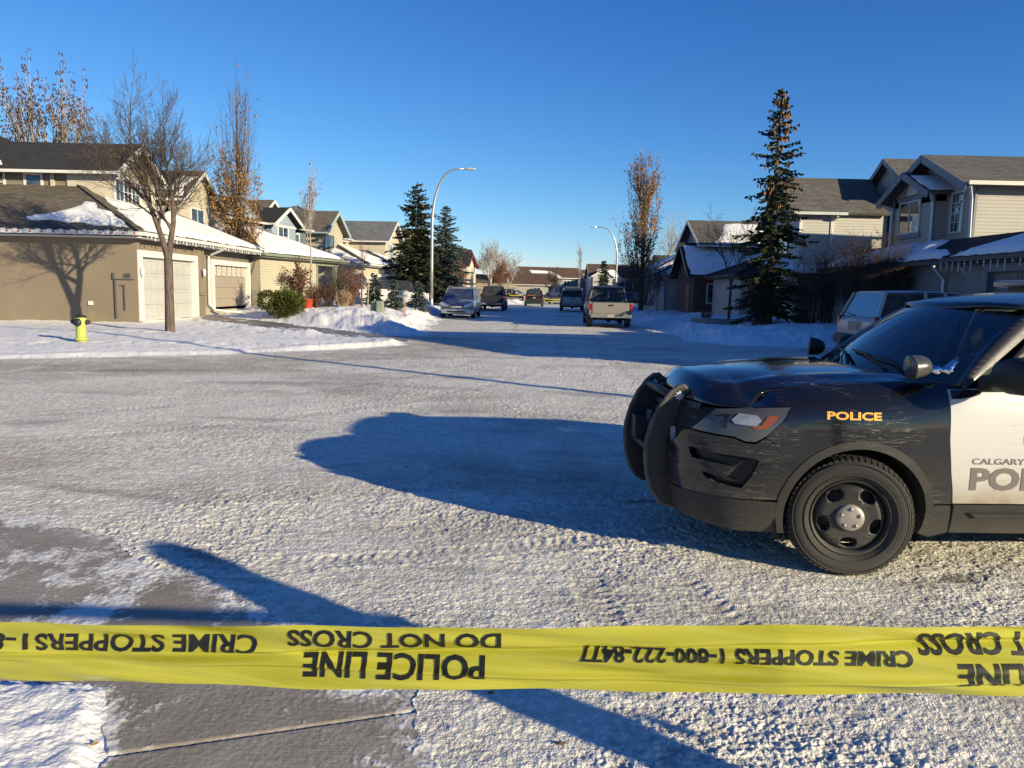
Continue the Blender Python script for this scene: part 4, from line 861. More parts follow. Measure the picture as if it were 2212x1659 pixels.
MAROON = plain('maroon_trim', (0.16, 0.03, 0.035), 0.5); DKTRIM = plain('dark_trim', (0.05, 0.05, 0.055), 0.5)
street_house('brown roofed cream house half hidden behind the two big spruces', (-10.6, 91.0, 1.0), -0.02, 8.0, 9, 5.0, 0.6, SD_CREAM2, SH_TAUPE, WHITE, 'x', (-8, -2.5, 3.4, 2.6), ((0.5, 3.9, 1.6, 1.4, 2, 1),), snow=1)
street_house('dark roofed house with white porch posts and maroon eaves', (-6.6, 112.0, 0.8), -0.25, 7.0, 12, 4.2, 0.62, SD_CREAM2, SH_DARK, MAROON, 'x', None, ((0.0, 4.2, 1.4, 1.6, 1, 1), (2.2, 4.2, .8, 1.6, 1, 1)), front=(-3.4, -0.4, 4.3, 0.9))
street_house('long low brown roofed garage row at the end of the street', (-5.6, 128.0, 0.4), -1.35, 12.5, 6, 2.7, 0.33, SD_TAN, SH_RUST, DKTRIM, 'y', None, ((-3, 1.3, 1.2, .9, 2, 1),))  # tan walls and dark trim stand in for shade on cream walls
street_house('brown roofed bungalow with a sunlit cream end wall', (2.6, 138, 0.2), -1.57, 7, 9, 2.6, 0.42, SD_BEIGE, SH_RUST, WHITE, 'y', None, ((1.5, 1.6, 1.2, .9, 2, 1),))
street_house('grey house with a long brown roof at the end of the street', (7.8, 150, 0.4), -1.30, 12, 9, 3.9, 0.42, SD_DK, SH_RUST, WHITE, 'y', (-5.5, 0.2, 3.4, 2.2), ((2.5, 2.8, 1.2, 1.0, 2, 1),), snow=1)
street_house('taupe house with a partly snowy brown roof beyond the blue pickup', (14.0, 152, 0.3), -1.75, 7, 8, 3.6, 0.5, SD_TAN, SH_RUST, WHITE, 'y', None, ((0, 2.7, 1.3, 1.1, 2, 1),), snow=1)
street_house('grey fronted house with snow on half its hip roof and a tall front window', (17.5, 134, 0.4), -1.57, 8.5, 9, 3.8, 0.5, SD_GREY, SH_RUST, WHITE, 'y', (0.4, 4.6, 2.6, 2.1), ((-2.2, 3.0, 1.5, 2.1, 1, 1),), snow=1, front=(-4, -0.6, 4.0, 0.6))
street_house('two gabled dark roofed house behind the small far spruce', (24.0, 140, 0.4), -1.7, 8.5, 9, 4.4, 0.72, SD_GREY, SH_DARK, WHITE, 'x', (-4, 0.4, 2.5, 2.1), ((1.6, 3.2, 1.2, 1.6, 1, 1), (-2, 3.2, .9, 1.5, 1, 1)), front=(0.4, 3.6, 4.8, 0.8))
street_house('beige house with dark roof beside the far right street lamp', (26.5, 128, 0.6), -1.9, 8, 9, 4.7, 0.6, SD_GREY, SH_DARK, WHITE, 'y', (-3.6, .6, 2.2, 2.2), ((1.8, 3.4, 1.3, 1.5, 2, 1),), snow=1)
street_house('olive roofed house behind the tall columnar tree', (24.0, 88, 0.6), 3.0, 10, 10, 4.6, 0.5, SD_GREY, SH_GR2, WHITE, 'y', None, ((0, 3.4, 1.4, 1.2, 2, 1),))

# --- right side, nearest house: grey-beige siding, bay with arched vent, star in its window
h = House('house', 'shaded grey beige house with bay gable, arched vent and tall window with a star', 'house', (15.2, 26.0, 0.2))
DOWN = plain('pale_downspout', (0.55, 0.57, 0.60), 0.5, var=0.05); SLATE = plain('slate_trim', (0.14, 0.155, 0.185), 0.5)
zr, ym = h.gable(16.96, 21.8, 29.05, 34.6, 3, 5.95, 0.47, 'x', SD_BEIGE, SH_GR2, SLATE, oh=0.55, end=0.7, ends=(1, 0), fascia=0.28, gut=False)
h.box(16.97, 21.7, 29.07, 36.5, -0.3, 2.99, SD_BEIGE); h.box(16.97, 19.5, 34.61, 35.1, 2.99, 5.9, SD_BEIGE)
mb = MB(); mb.bar((16.3, 28.45, 5.86), (22.1, 28.45, 5.86), 0.13, 0.14); h.put(mb, 'gutter', OFFWHITE)
h.box(16.5, 16.97, 31.0, 34.25, 3.0, 5.9, SD_BEIGE); h.gable(16.5, 20, 31.0, 34.25, 5.5, 5.9, 0.48, 'x', SD_BEIGE, SH_GR2, SLATE, oh=0.5, end=0.55, ends=(1, 0), fascia=0.26, gut=False)
h.snow((15.95, 30.5, 5.85), (1, 0, 0), (0, 1, 0.48), [(.1, .1), (2.3, .2), (1.9, 1.7), (.1, 1.8)], .10, .06, 21)
h.window((16.49, 32.85, 5.02), FNX, 1.62, 1.22, 2, 1, WHITE, tw=0.06); mb = MB(); mb.box(16.42, 16.5, 31.85, 33.85, 4.16, 4.34); h.put(mb, 'window_sill', SLATE); mb = MB(); mb.box(16.43, 16.5, 31.8, 33.9, 5.71, 5.86); h.put(mb, 'window_head', SLATE)
mb = MB(); F_ = h.frame((16.48, 32.75, 5.93), FNX); n_ = 14; mb.add([F_(0, 0, .02)] + [F_(.42 * cos(pi * i / n_), .50 * sin(pi * i / n_), .02) for i in range(n_ + 1)], [(0, i + 1, i + 2) for i in range(n_)]); h.put(mb, 'arched_vent', WHITE)
w_ = h.window((16.95, 30.15, 4.98), FNX, 0.72, 1.45, 1, 1, WHITE, tw=0.06, bars=((.33, None), (.67, None), (0, .25), (0, .5), (0, .75)))
mb = MB(); F_ = h.frame((16.95, 30.15, 5.05), FNX); P_ = [F_((.30 if i % 2 == 0 else .09) * sin(pi * i / 6), (.42 if i % 2 == 0 else .09) * cos(pi * i / 6), .035) for i in range(12)]; mb.add(P_ + [F_(0, 0, .05)], [(i, (i + 1) % 12, 12) for i in range(12)]); h.put(mb, 'star', WHITE, w_)
for p in ([(16.4, 28.5, 5.75), (16.75, 28.95, 5.35), (16.85, 29.0, 3.2)], [(16.05, 30.55, 5.75), (16.4, 30.95, 5.45), (16.42, 30.95, 3.75), (16.2, 30.9, 3.6)], [(16.05, 34.75, 5.75), (16.43, 34.3, 5.5), (16.43, 34.3, 3.6)], [(16.4, 35.3, 5.8), (16.6, 35.0, 5.55)]): h.downspout(p, DOWN)
mb = MB(); mb.box(16.44, 16.52, 30.96, 31.1, 3.2, 5.9); h.put(mb, 'corner_board', SLATE); mb = MB(); mb.box(16.44, 16.52, 34.15, 34.29, 3.2, 5.9); h.put(mb, 'corner_board', SLATE); mb = MB(); mb.box(16.9, 16.99, 28.98, 29.12, 3, 5.9); h.put(mb, 'corner_board', SLATE)
# low front roof and wall
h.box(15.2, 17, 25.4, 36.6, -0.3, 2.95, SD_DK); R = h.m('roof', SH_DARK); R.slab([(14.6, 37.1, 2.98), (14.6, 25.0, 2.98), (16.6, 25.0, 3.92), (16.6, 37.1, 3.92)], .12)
mb = MB(); mb.bar((14.53, 25.0, 2.9), (14.53, 37.1, 2.9), .12, .13); h.put(mb, 'gutter', DKTRIM)
h.snow((14.6, 37.1, 3.0), (0, -1, 0), (2, 0, .94), [(.1, .1), (11.3, .15), (9.3, .9), (7.7, 1.3), (7.4, 2.1), (3.0, 2.1), (2.0, 1.5), (0.2, 1.3)], .12, .10, 22)
for y0 in (27.2, 25.6): h.downspout([(14.6, y0, 2.8), (15.1, y0 + .15, 2.35), (15.12, y0 + .15, 0.5)], DOWN)
# garage wing towards the viewer
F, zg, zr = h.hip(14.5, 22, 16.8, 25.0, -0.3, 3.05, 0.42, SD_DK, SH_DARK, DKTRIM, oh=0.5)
h.snow((14.0, 25.5, zg + .01), (0, -1, 0), (1, 0, .42), [(.15, .1), (9.0, .1), (5.0, 4.6), (4.2, 4.6)], .13, .05, 24); h.snow((22.5, 25.5, zg + .01), (-1, 0, 0), (0, -1, .42), [(.3, .1), (8.3, .1), (4.6, 4.4), (3.6, 4.4)], .13, .05, 25)
mb = MB(); rr_ = random.Random(5)
for i in range(26): y = 25.4 - i * .33; mb.bar((13.9, y, zg - .14), (13.9, y, zg - .14 - rr_.uniform(.10, .34)), .025, .025, up=(1, 0, 0))
mb.bar((13.93, 25.5, zg - .13), (13.93, 16.8, zg - .13), .03, .03); h.put(mb, 'icicle_light', WHITE)['kind'] = 'stuff'
h.garage((14.47, 21.0, 0.3), FNX, 4.9, 2.2, 8, 4, plain('dark_grey_door', (0.13, 0.14, 0.15), 0.5), SLATE); mb = MB(); mb.box(14.4, 14.5, 23.9, 24.1, 1.5, 1.85); h.put(mb, 'wall_lamp', BLACKP); h.finish()

# --- right side, second house
h = House('house', 'beige sided house with a bright sunlit side wall and snow streaked hip roof', 'house', (13.9, 38.0, 0.2)); LIGHTG = plain('pale_green_gutter', (0.42, 0.46, 0.43), 0.5)
h.gable(13.8, 18, 38.0, 42.2, -0.3, 5.8, 0.80, 'x', SD_GREY, SH_GR2, SLATE, oh=0.35, end=0.5, ends=(1, 0), gut=False, fascia=0.22); mb = MB(); mb.bar((13.3, 37.58, 5.62), (15.9, 37.58, 5.62), .12, .13); h.put(mb, 'gutter', LIGHTG)
h.box(15.4, 28, 40.4, 48.6, -0.3, 5.85, SD_GREY); R = h.m('roof', SH_DARK); R.slab([(15.0, 39.9, 5.78), (26, 39.9, 5.78), (26, 44.5, 7.72), (15.0, 44.5, 7.72)], .12); R.slab([(26, 49, 5.78), (15.0, 49, 5.78), (15.0, 44.5, 7.72), (26, 44.5, 7.72)], .12)
h.snow((15.0, 39.9, 5.79), (1, 0, 0), (0, 4.6, 1.94), [(2.2, 4.9), (6.5, 4.9), (6.5, .2), (3.6, .15), (4.1, 1.0), (3.4, 2.6), (2.4, 3.9)], .09, .16, 27)
h.gable(18.6, 26, 37.4, 41.0, 3.0, 7.25, 0.62, 'x', SD_GREY, SH_GR2, SLATE, oh=0.4, end=0.45, ends=(1, 0), gut=False, fascia=0.22)
mb = MB(); mb.bar((15.2, 39.82, 5.62), (19, 39.82, 5.62), .12, .13); h.put(mb, 'gutter', DKTRIM)
h.window((17.2, 40.4, 4.55), FNY, 1.75, 1.15, 2, 1, WHITE, W_BLUE, tw=.05, sill=.16); h.window((19.9, 40.4, 4.75), FNY, 1.0, 1.5, 2, 1, WHITE, tw=.07); h.window((13.79, 40.2, 4.3), FNX, 1.4, 1.2, 2, 1, SLATE)
h.downspout([(15.45, 37.6, 5.5), (15.35, 38.0, 5.3), (15.35, 37.96, 3.2)], OFFWHITE); mb = MB(); mb.box(15.28, 15.42, 37.95, 38.02, 3, 5.7); h.put(mb, 'corner_board', WHITE); mb = MB(); mb.box(13.76, 13.9, 37.95, 38.02, 3, 5.7); h.put(mb, 'corner_board', WHITE)
R = h.m('roof', SH_DARK); R.slab([(12.2, 37.4, 2.75), (15.6, 37.4, 2.75), (15.6, 39.2, 3.6), (12.2, 39.2, 3.6)], .12); h.snow((12.2, 37.4, 2.77), (1, 0, 0), (0, 1.8, .85), [(.1, .1), (3.3, .1), (3.3, 1.2), (1.6, 1.8), (.1, 1.7)], .11, .1, 28)
F, zg, zr = h.hip(12.3, 18, 42.2, 48, -0.3, 2.8, 0.42, SD_GREY, SH_DARK, DKTRIM, oh=.4); h.finish()

# --- right side, third house and the far garage
h = House('house', 'dark shaded house behind the big spruce with a brick garage and snowy roofs', 'house', (12.0, 50.0, 0.4)); BRICK = plain('dark_brick', (0.11, 0.065, 0.05), 0.9, var=0.4, scale=9)
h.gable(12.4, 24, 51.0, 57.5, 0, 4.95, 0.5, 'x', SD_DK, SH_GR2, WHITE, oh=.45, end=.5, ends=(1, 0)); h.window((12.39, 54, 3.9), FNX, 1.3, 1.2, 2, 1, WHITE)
h.snow((12, 50.5, 4.86), (1, 0, 0), (0, 1, .5), [(1.0, .2), (9, .2), (9, 3.6), (2.4, 3.6)], .1, .1, 31)
h.gable(11.4, 17, 49.2, 54.2, -0.3, 3.0, 0.75, 'x', BRICK, SH_DARK, DKTRIM, oh=.45, end=.5, ends=(1, 0)); h.snow((10.9, 48.75, 2.8), (1, 0, 0), (0, 1, .75), [(.15, .15), (6, .15), (6, 3.4), (.15, 3.4)], .12, .08, 32)
mb = MB(); mb.box(11.36, 11.42, 50.3, 51.3, 0.2, 2.3); h.put(mb, 'door', plain('dark_red_door', (0.09, 0.03, 0.02), 0.5)); h.window((12.8, 49.19, 1.7), FNY, 1.0, 1.1, 2, 1, WHITE); h.finish()
h = House('garage', 'small pale garage with white door, low grey hatch and thick snow on its roof', 'garage', (10.6, 56.0, 0.5))
F, zg, zr = h.hip(10.3, 13.6, 56.2, 62, -0.3, 2.9, 0.45, SD_GREY, SH_DARK, WHITE, oh=.4); h.snow((10.1, 55.8, zg + .01), (1, 0, 0), (0, 1, .45), [(.1, .1), (3.8, .1), (2.1, 2.0), (1.8, 2.0)], .16, .03, 33); h.snow((10.1, 62.4, zg + .01), (0, -1, 0), (1, 0, .45), [(.1, .1), (6.5, .1), (4.6, 2.0), (2.1, 2.0)], .16, .03, 34)
h.garage((12.1, 56.18, 0.5), FNY, 2.5, 2.1, 4, 4, WHITE, WHITE); mb = MB(); mb.box(11.0, 11.75, 56.1, 56.13, 0.55, 1.55); h.put(mb, 'hatch', plain('grey_hatch', (.3, .3, .3), .6))
F, zg, zr = h.hip(11.5, 20, 62, 70, -0.3, 3.6, 0.5, SD_DK, SH_DARK, WHITE, oh=.4); h.snow((11.1, 61.6, zg + .01), (1, 0, 0), (0, 1, .5), [(.1, .1), (9, .1), (6, 4), (4, 4)], .14, .05, 35); h.snow((11.1, 70.4, zg + .01), (0, -1, 0), (1, 0, .5), [(.1, .1), (8.7, .1), (5, 4), (4, 4)], .14, .05, 36); h.finish()

# --- the neighbour just outside the picture on the right; its shadow lies across the road
h = House('house', 'two storey beige house standing right of the police vehicle beyond the picture edge', 'house', (17.0, 6.5, 0.2))
h.gable(17.2, 32, 7.6, 17.0, -0.3, 5.6, 0.42, 'x', SD_BEIGE, SH_GR2, SLATE, oh=.5, end=.5); h.hip(14.8, 18, 8.4, 15.0, -0.3, 2.9, .42, SD_BEIGE, SH_GR2, SLATE, oh=.45); h.garage((14.78, 11.8, 0.2), FNX, 4.8, 2.2, 8, 4, WHITE, SLATE)
h.window((17.19, 10.2, 4.2), FNX, 1.6, 1.2, 2, 1); h.window((17.19, 14.4, 4.2), FNX, 1.6, 1.2, 2, 1); h.finish()
# ------------------------------------------------------------------ trees and shrubs
bare_tree('bare_tree', 'bare street tree on the snow lawn in front of the white garage door', 'tree', -11.1, 24.9, 8.0, 42, BARK, leaders=2, depth=4, kids_=(12, 8, 5, 3), trunk=0.30, tw=0.0185, spread=(20, 56), up=0.085, gn=.15, fork=(.20, .34))
poplar('columnar_tree', 'tall columnar tree with brown leaves thick at its foot, left of the blue gable', -15.4, 43.6, 13.2, 1.8, 3, LEAF_BROWN, 21000, 80, z=0.6, leafw=0.14, flare=0.45)
bare_tree('vase_tree', 'tall spreading tree with sparse brown leaves rising behind the left roof', 'tree', -30.5, 51, 16.3, 9, BARK_PALE, leaders=8, depth=2, kids_=(9, 4), trunk=0.3, tw=.011, spread=(10, 30), up=.16, fork=(.12, .62), leaves=3400, leafm=LEAF_PURPLE, leafw=.16, z=.4, gn=.06, minr=.009)
poplar('columnar_tree', 'columnar tree with brown leaves on the right behind the white pickup', 8.3, 50.5, 9.9, 1.75, 5, LEAF_BROWN, 11000, 80, z=0.6, leafw=0.13, lo=0.45, flare=0.4)
twig_bush('shrub', 'wide tangle of bare brown twigs round the foot of the columnar tree on the right', 8.3, 50.0, 3.8, 3.9, 61, 90, 200, LEAF_DUN, BARK, z=0.9, leafw=.1, minr=.006)
bare_tree('bare_tree', 'pale bare tree just right of the columnar tree with brown leaves', 'tree', 14.8, 73.0, 9.0, 13, BARK_PALE, leaders=3, depth=3, kids_=(7, 5, 4), trunk=0.25, minr=.006)
spruce('spruce_tree', 'tall dark spruce with orange brown cones in its upper half', 10.9, 33.0, 9.75, 1.75, 21, NEEDLE, 1.4, z=0.5, dens=0.85, taper=0.74, gap=1.35)
spruce('spruce_tree', 'dark green spruce just left of the near street lamp', -6.9, 55.0, 8.4, 3.0, 22, NEEDLE, 0.25, z=0.7, taper=0.8)
spruce('spruce_tree', 'blue green spruce to the right of the near street lamp', -5.6, 63.0, 7.7, 2.7, 23, NEEDLE_BLUE, 0, z=0.7, taper=0.8)
g = 'young blue spruces along the picket fence'
for i, (u, Y, H, R, lab) in enumerate(((808, 40.5, 1.75, .72, 'leftmost young blue spruce by the picket fence, beside the wooden stake'), (851, 40.0, 1.65, .62, 'middle young blue spruce on a bare little trunk by the picket fence'), (903, 42.0, 1.55, .68, 'young blue spruce at the lamp end of the picket fence'))):
    p = at(u, 650, Y); spruce('young_spruce', lab, p.x, Y, H, R, 30 + i, NEEDLE_BLUE, 0, g, dens=1.2, qs=0.8)
p = at(781, 650, 37.5); bare_tree('sapling', 'thin bare sapling standing left of the green utility boxes', 'tree', p.x, 37.5, 3.6, 17, BARK_RED, leaders=1, depth=2, kids_=(7, 4), trunk=0.45, tw=.011, spread=(20, 45), up=.2)
p = at(672, 650, 39.5); bare_tree('birch', 'slender pale birch with a few clinging leaves before the cream wing', 'tree', p.x, 39.5, 7.2, 18, BARK_PALE, leaders=1, depth=3, kids_=(16, 4, 3), trunk=0.28, tw=.009, spread=(14, 38), up=.3, gn=.05, leaves=170, leafm=LEAF_DUN, leafw=.12)
p = at(636 - 30, 660, 33.5); clump_bush('juniper', 'round dark green juniper at the corner of the beige garage', p.x, 33.5, 1.25, 1.75, 5, NEEDLE_JUN, 8000)
p = at(668, 655, 38); twig_bush('shrub', 'tall shrub with curled brown leaves between the juniper and the porch', at(643, 655, 38).x, 38, 2.35, 1.3, 41, 34, 520, LEAF_DARK, BARK_RED, leafw=.15)
twig_bush('shrub', 'low red brown shrub beside the red tub', at(680, 655, 37).x, 37, 1.15, 1.3, 42, 60, 500, LEAF_RUST, BARK_RED, leafw=.07)
twig_bush('shrub', 'dark brown shrub in front of the porch door', at(708, 655, 37).x, 37, 1.2, 1.1, 43, 50, 420, LEAF_DARK, BARK_DK, leafw=.08)
twig_bush('shrub', 'pale twiggy shrub with brown seed heads right of the porch', at(738, 655, 38).x, 38, 2.2, 1.5, 44, 46, 240, LEAF_DUN, BARK, leafw=.10)
twig_bush('shrub', 'upright orange brown shrub beside the picket fence', at(757, 655, 39.5).x, 39.5, 1.9, 1.0, 45, 60, 900, LEAF_RUST, BARK_RED, leafw=.09)
twig_bush('shrub', 'dry tan ornamental grass tuft by the picket fence', at(742, 655, 37.0).x, 37.0, 0.85, 0.9, 46, 80, 100, LEAF_BROWN, plain('straw', (.32, .24, .15), .9), leafw=.06)
bare_tree('shrub', 'little round headed tree with dark red buds before the cream wall', 'tree', at(613, 655, 39).x, 39, 2.1, 47, BARK_RED, leaders=3, depth=3, kids_=(5, 4, 3), trunk=.35, tw=.012, leaves=260, leafm=LEAF_RUST, leafw=.06)
p = at(982, 620, 70); bare_tree('crab_apple', 'rusty orange spreading tree behind the blue minivan', 'tree', p.x, 70, 3.6, 48, BARK_RED, leaders=4, depth=3, kids_=(7, 5, 4), trunk=.3, leaves=3000, leafm=LEAF_RUST, leafw=.13, spread=(30, 70), up=.02, minr=.008)
p = at(1080, 620, 108); bare_tree('crab_apple', 'reddish tree in front of the low brown roofed garages', 'tree', p.x, 108, 5.2, 49, BARK_RED, leaders=4, depth=3, kids_=(8, 6, 4), trunk=.15, leaves=700, leafm=LEAF_RUST, leafw=.16, up=.15, minr=.014)
bare_tree('bare_tree', 'grey bare tree above the low brown roofed garages', 'tree', at(1060, 620, 118).x, 118, 8.6, 50, BARK_PALE, leaders=4, depth=3, kids_=(8, 6, 5), trunk=.22, minr=.016)
bare_tree('bare_tree', 'grey bare tree beside the farthest street lamp', 'tree', at(1100, 620, 126).x, 126, 7.9, 51, BARK_PALE, leaders=3, depth=3, kids_=(8, 6, 4), trunk=.22, minr=.016)
bare_tree('bare_tree', 'small dark bare tree at the far end behind the police cars', 'tree', at(1195, 620, 122).x, 122, 5.6, 52, BARK_DK, leaders=4, depth=3, kids_=(7, 5, 4), trunk=.2, minr=.014)
poplar('columnar_tree', 'thin two stemmed bare columnar tree over the far roofs', at(1250, 620, 128).x, 128, 9.6, 0.75, 53, LEAF_DUN, 300, 20, z=.3, leafw=.2, lo=.6, barkm=BARK_PALE)
spruce('spruce_tree', 'small far dark spruce between two gabled houses', at(1303, 620, 126).x, 126, 6.4, 1.9, 54, NEEDLE, 0, z=.3, qs=2.4)
p = at(1574, 690, 37.5); bare_tree('bare_tree', 'dark bare tree between the brick garage and the big spruce', 'tree', p.x, 37.5, 5.9, 55, BARK_DK, leaders=2, depth=3, kids_=(8, 6, 4), trunk=0.32, tw=.012, spread=(25, 60), minr=.005)
g = 'dark leafless bushes between the spruce and the white van'
for u, Y, H, W, sd, lf, lab in ((1645, 33.2, 2.3, 2.1, 56, 0, 'leftmost bare bush, round, under the big spruce'), (1745, 32.6, 2.9, 2.6, 57, 0, 'bare bush between the big spruce and the white van'), (1850, 31.0, 3.6, 2.2, 58, 900, 'tall dark bush with withered leaves behind the white van'), (1915, 30.0, 3.5, 1.9, 59, 800, 'tall dark bush before the downpipe on the slate wall')):
    p = at(u, 690, Y); twig_bush('bush', lab, p.x, Y, H, W, sd, 90, lf, LEAF_DARK, BARK_DK, 'bush', g, leafw=.09)
p = at(1790, 600, 34.5); twig_bush('shrub', 'bush with rust tinted top in front of the snowy low roof', p.x, 34.5, 3.5, 1.5, 60, 50, 700, LEAF_RUST, BARK_RED, leafw=.07)
# ------------------------------------------------------------------ the police vehicle in the foreground
def dusty_paint(name, c, dust=(0.30, 0.28, 0.25), amount=1.0, rough=0.22, scr=0.5, zlo=0.30, zhi=1.05, coat=0.6):
    """Gloss paint under winter road salt: a film that thickens towards the sills, wiped streaks, fine scratches."""
    if name in _MC: return _MC[name]
    t = NT(name); z = t.sep()[2]
    film = t.math('MULTIPLY', t.ramp(t.math('MULTIPLY', t.math('SUBTRACT', z, zlo), 1.0 / (zhi - zlo)), [(0.0, 0.30), (0.30, 0.085), (0.62, 0.022), (1.0, 0.014)]), t.ramp(t.noise(2.6, 6, 0.62), [(0.3, 0.45), (0.7, 1.25)]))
    v = t.mapped((2.2, 2.0, 26), rot=(0, radians(9), 0)); s1 = t.noise(3.2, 3, 0.5, v, 0.6)
    v2 = t.mapped((1.2, 1.0, 22), rot=(0, radians(-7), 0)); s2 = t.noise(5.5, 3, 0.5, v2, 1.0)
    patch = t.ramp(t.noise(1.9, 3), [(0.48, 0.0), (0.60, 1.0)])
    scrat = t.math('MULTIPLY', t.math('MAXIMUM', t.ramp(s1, [(0.615, 0.0), (0.64, 1.0), (0.665, 0.0)]), t.ramp(s2, [(0.60, 0.0), (0.618, 0.8), (0.636, 0.0)])), t.math('MULTIPLY', patch, scr))
    f = t.math('MULTIPLY', t.math('ADD', film, scrat), amount, clamp=True)
    t.color(t.mix(f, c, dust)); t.set(rough=t.math('ADD', t.math('MULTIPLY', f, 0.75), rough, clamp=True), spec=0.35, coat=t.math('SUBTRACT', coat, t.math('MULTIPLY', f, 1.2), clamp=True), coatr=0.06)
    t.bump(t.noise(90, 3), 0.06, 0.003); _MC[name] = t.m; return t.m
PAINT_BLACK = dusty_paint('black_patrol_paint', (0.005, 0.006, 0.008), (0.24, 0.225, 0.195), scr=0.55, rough=0.12); PAINT_WHITE = dusty_paint('white_patrol_paint', (0.47, 0.475, 0.48), (0.25, 0.205, 0.14), 4.2, 0.25, 0.12, 0.42, 1.1, 0.4)
TRIM = dusty_paint('salt_stained_black_trim', (0.014, 0.014, 0.015), (0.17, 0.155, 0.13), 1.1, 0.55, 0.45, 0.2, 0.9, 0.0); DARKIN = plain('dark_interior', (0.012, 0.012, 0.013), 0.8); GRILLE = plain('black_grille', (0.012, 0.012, 0.013), 0.4)
def auto_glass(name, tint=(0.55, 0.72, 0.70), body=0.35, c=(0.01, 0.016, 0.018), frost=0.0, ior=1.7):
    if name in _MC: return _MC[name]
    t = NT(name); t.color(c); t.set(rough=0.04, spec=0.6 if ior > 1.5 else 0.12)
    tr = t.n('ShaderNodeBsdfTransparent'); tr.inputs[0].default_value = (*tint, 1); mx = t.n('ShaderNodeMixShader'); mx.inputs[0].default_value = body
    t.l(tr.outputs[0], mx.inputs[1]); t.l(t.b.outputs[0], mx.inputs[2]); gl = t.n('ShaderNodeBsdfGlossy'); gl.inputs['Roughness'].default_value = 0.03; fr = t.n('ShaderNodeFresnel'); fr.inputs[0].default_value = ior
    m2 = t.n('ShaderNodeMixShader'); t.l(t.math('MULTIPLY', fr.outputs[0], 1.0 if ior > 1.5 else 0.4), m2.inputs[0]); t.l(mx.outputs[0], m2.inputs[1]); t.l(gl.outputs[0], m2.inputs[2]); last = m2
    d = t.n('ShaderNodeBsdfDiffuse'); d.inputs[0].default_value = (0.55, 0.56, 0.56, 1); m3 = t.n('ShaderNodeMixShader')
    film = t.ramp(t.noise(3.0, 5, 0.6), [(0.35, 0.02 + frost * .1), (0.75, 0.06 + frost)]); t.l(film, m3.inputs[0]); t.l(last.outputs[0], m3.inputs[1]); t.l(d.outputs[0], m3.inputs[2])
    t.l(m3.outputs[0], t.nt.nodes['Material Output'].inputs['Surface']); _MC[name] = t.m; return t.m
WSGLASS = auto_glass('windscreen_glass', (0.45, 0.62, 0.66), 0.55, (0.008, 0.02, 0.03)); SIDEGLASS = auto_glass('frosty_side_glass', (0.40, 0.55, 0.50), 0.55, (0.012, 0.022, 0.02), 0.22)
CHROME = plain('chrome', (0.75, 0.76, 0.78), 0.08, 1.0, var=0.03); LENS = plain('smoked_lens', (0.055, 0.056, 0.06), 0.18, var=0.2, coat=0.7); SILVERREF = plain('silver_reflector', (0.36, 0.385, 0.40), 0.3, 0.5, var=0.2, scale=30); AMBER = plain('amber_lens', (0.20, 0.05, 0.022), 0.3, var=0.2, scale=20); HUB = plain('dusty_silver_hubcap', (0.30, 0.275, 0.245), 0.45, 0.3, var=0.12, scale=14); RIM = dusty_paint('black_steel_rim', (0.014, 0.014, 0.014), (0.22, 0.205, 0.18), 1.3, 0.5, 0.2, -.35, 0.5, 0.0); TYRE = dusty_paint('salted_tyre', (0.022, 0.021, 0.02), (0.17, 0.155, 0.13), 1.2, 0.75, 0.3, -.5, 0.8, 0.0)
RED = plain('red_lens', (0.20, 0.010, 0.010), 0.2, var=0.15, coat=0.5); PLATE = plain('licence_plate', (0.30, 0.28, 0.26), 0.5, var=0.2, scale=25); YLET = plain('gold_lettering', (0.62, 0.33, 0.045), 0.5, var=0.06); GLET = plain('grey_lettering', (0.115, 0.105, 0.10), 0.6, var=0.08)

plan = catmull([(-1.03, 0), (-1.025, .22), (-1.0, .42), (-.957, .58), (-.90, .69), (-.83, .775), (-.72, .85), (-.58, .905), (-.40, .94), (-.2, .965), (0, .98), (.4, .985), (1.5, .985), (2.6, .985), (3.2, .97), (3.6, .93), (3.85, .86), (3.97, .70), (4.02, .4), (4.03, 0)], 12)
pnx = np.gradient(plan[:, 1]); pny = -np.gradient(plan[:, 0]); pl_ = np.hypot(pnx, pny); pnx /= pl_; pny /= pl_      # outward is (-, +) turned below
def body(x, z, out=0.0, side=-1):
    """Point on the body side at length x and height z; the plan curve narrows with height."""
    i = np.interp(x, plan[:, 0], np.arange(len(plan))); px = np.interp(i, np.arange(len(plan)), plan[:, 0]); py = np.interp(i, np.arange(len(plan)), plan[:, 1])
    nx = np.interp(i, np.arange(len(plan)), pnx); ny = np.interp(i, np.arange(len(plan)), pny)
    zs = np.interp(x, [-.66, -.50, -.345, 0, .3, .5, .62], [1.0, 1.045, 1.072, 1.098, 1.125, 1.17, 1.22]); zz = z if z < .93 else .93 + (z - .93) * .16 / (zs - .93)
    d = np.interp(zz, [.20, .28, .40, .55, .70, .85, .93, 1.0, 1.05, 1.09, 1.12, 1.15, 1.2], [.11, .06, .022, .0, -.004, 0, .005, .018, .045, .095, .16, .24, .4])
    if x < -0.35: d += np.interp(z, [.8, .95, 1.05, 1.12], [0, .015, .05, .10]) * min(1, (-.35 - x) / .4)
    ins = d - out
    return Vector((px + nx * ins, side * (py + ny * ins), z))
if body(0, .6).y > -0.9: pass

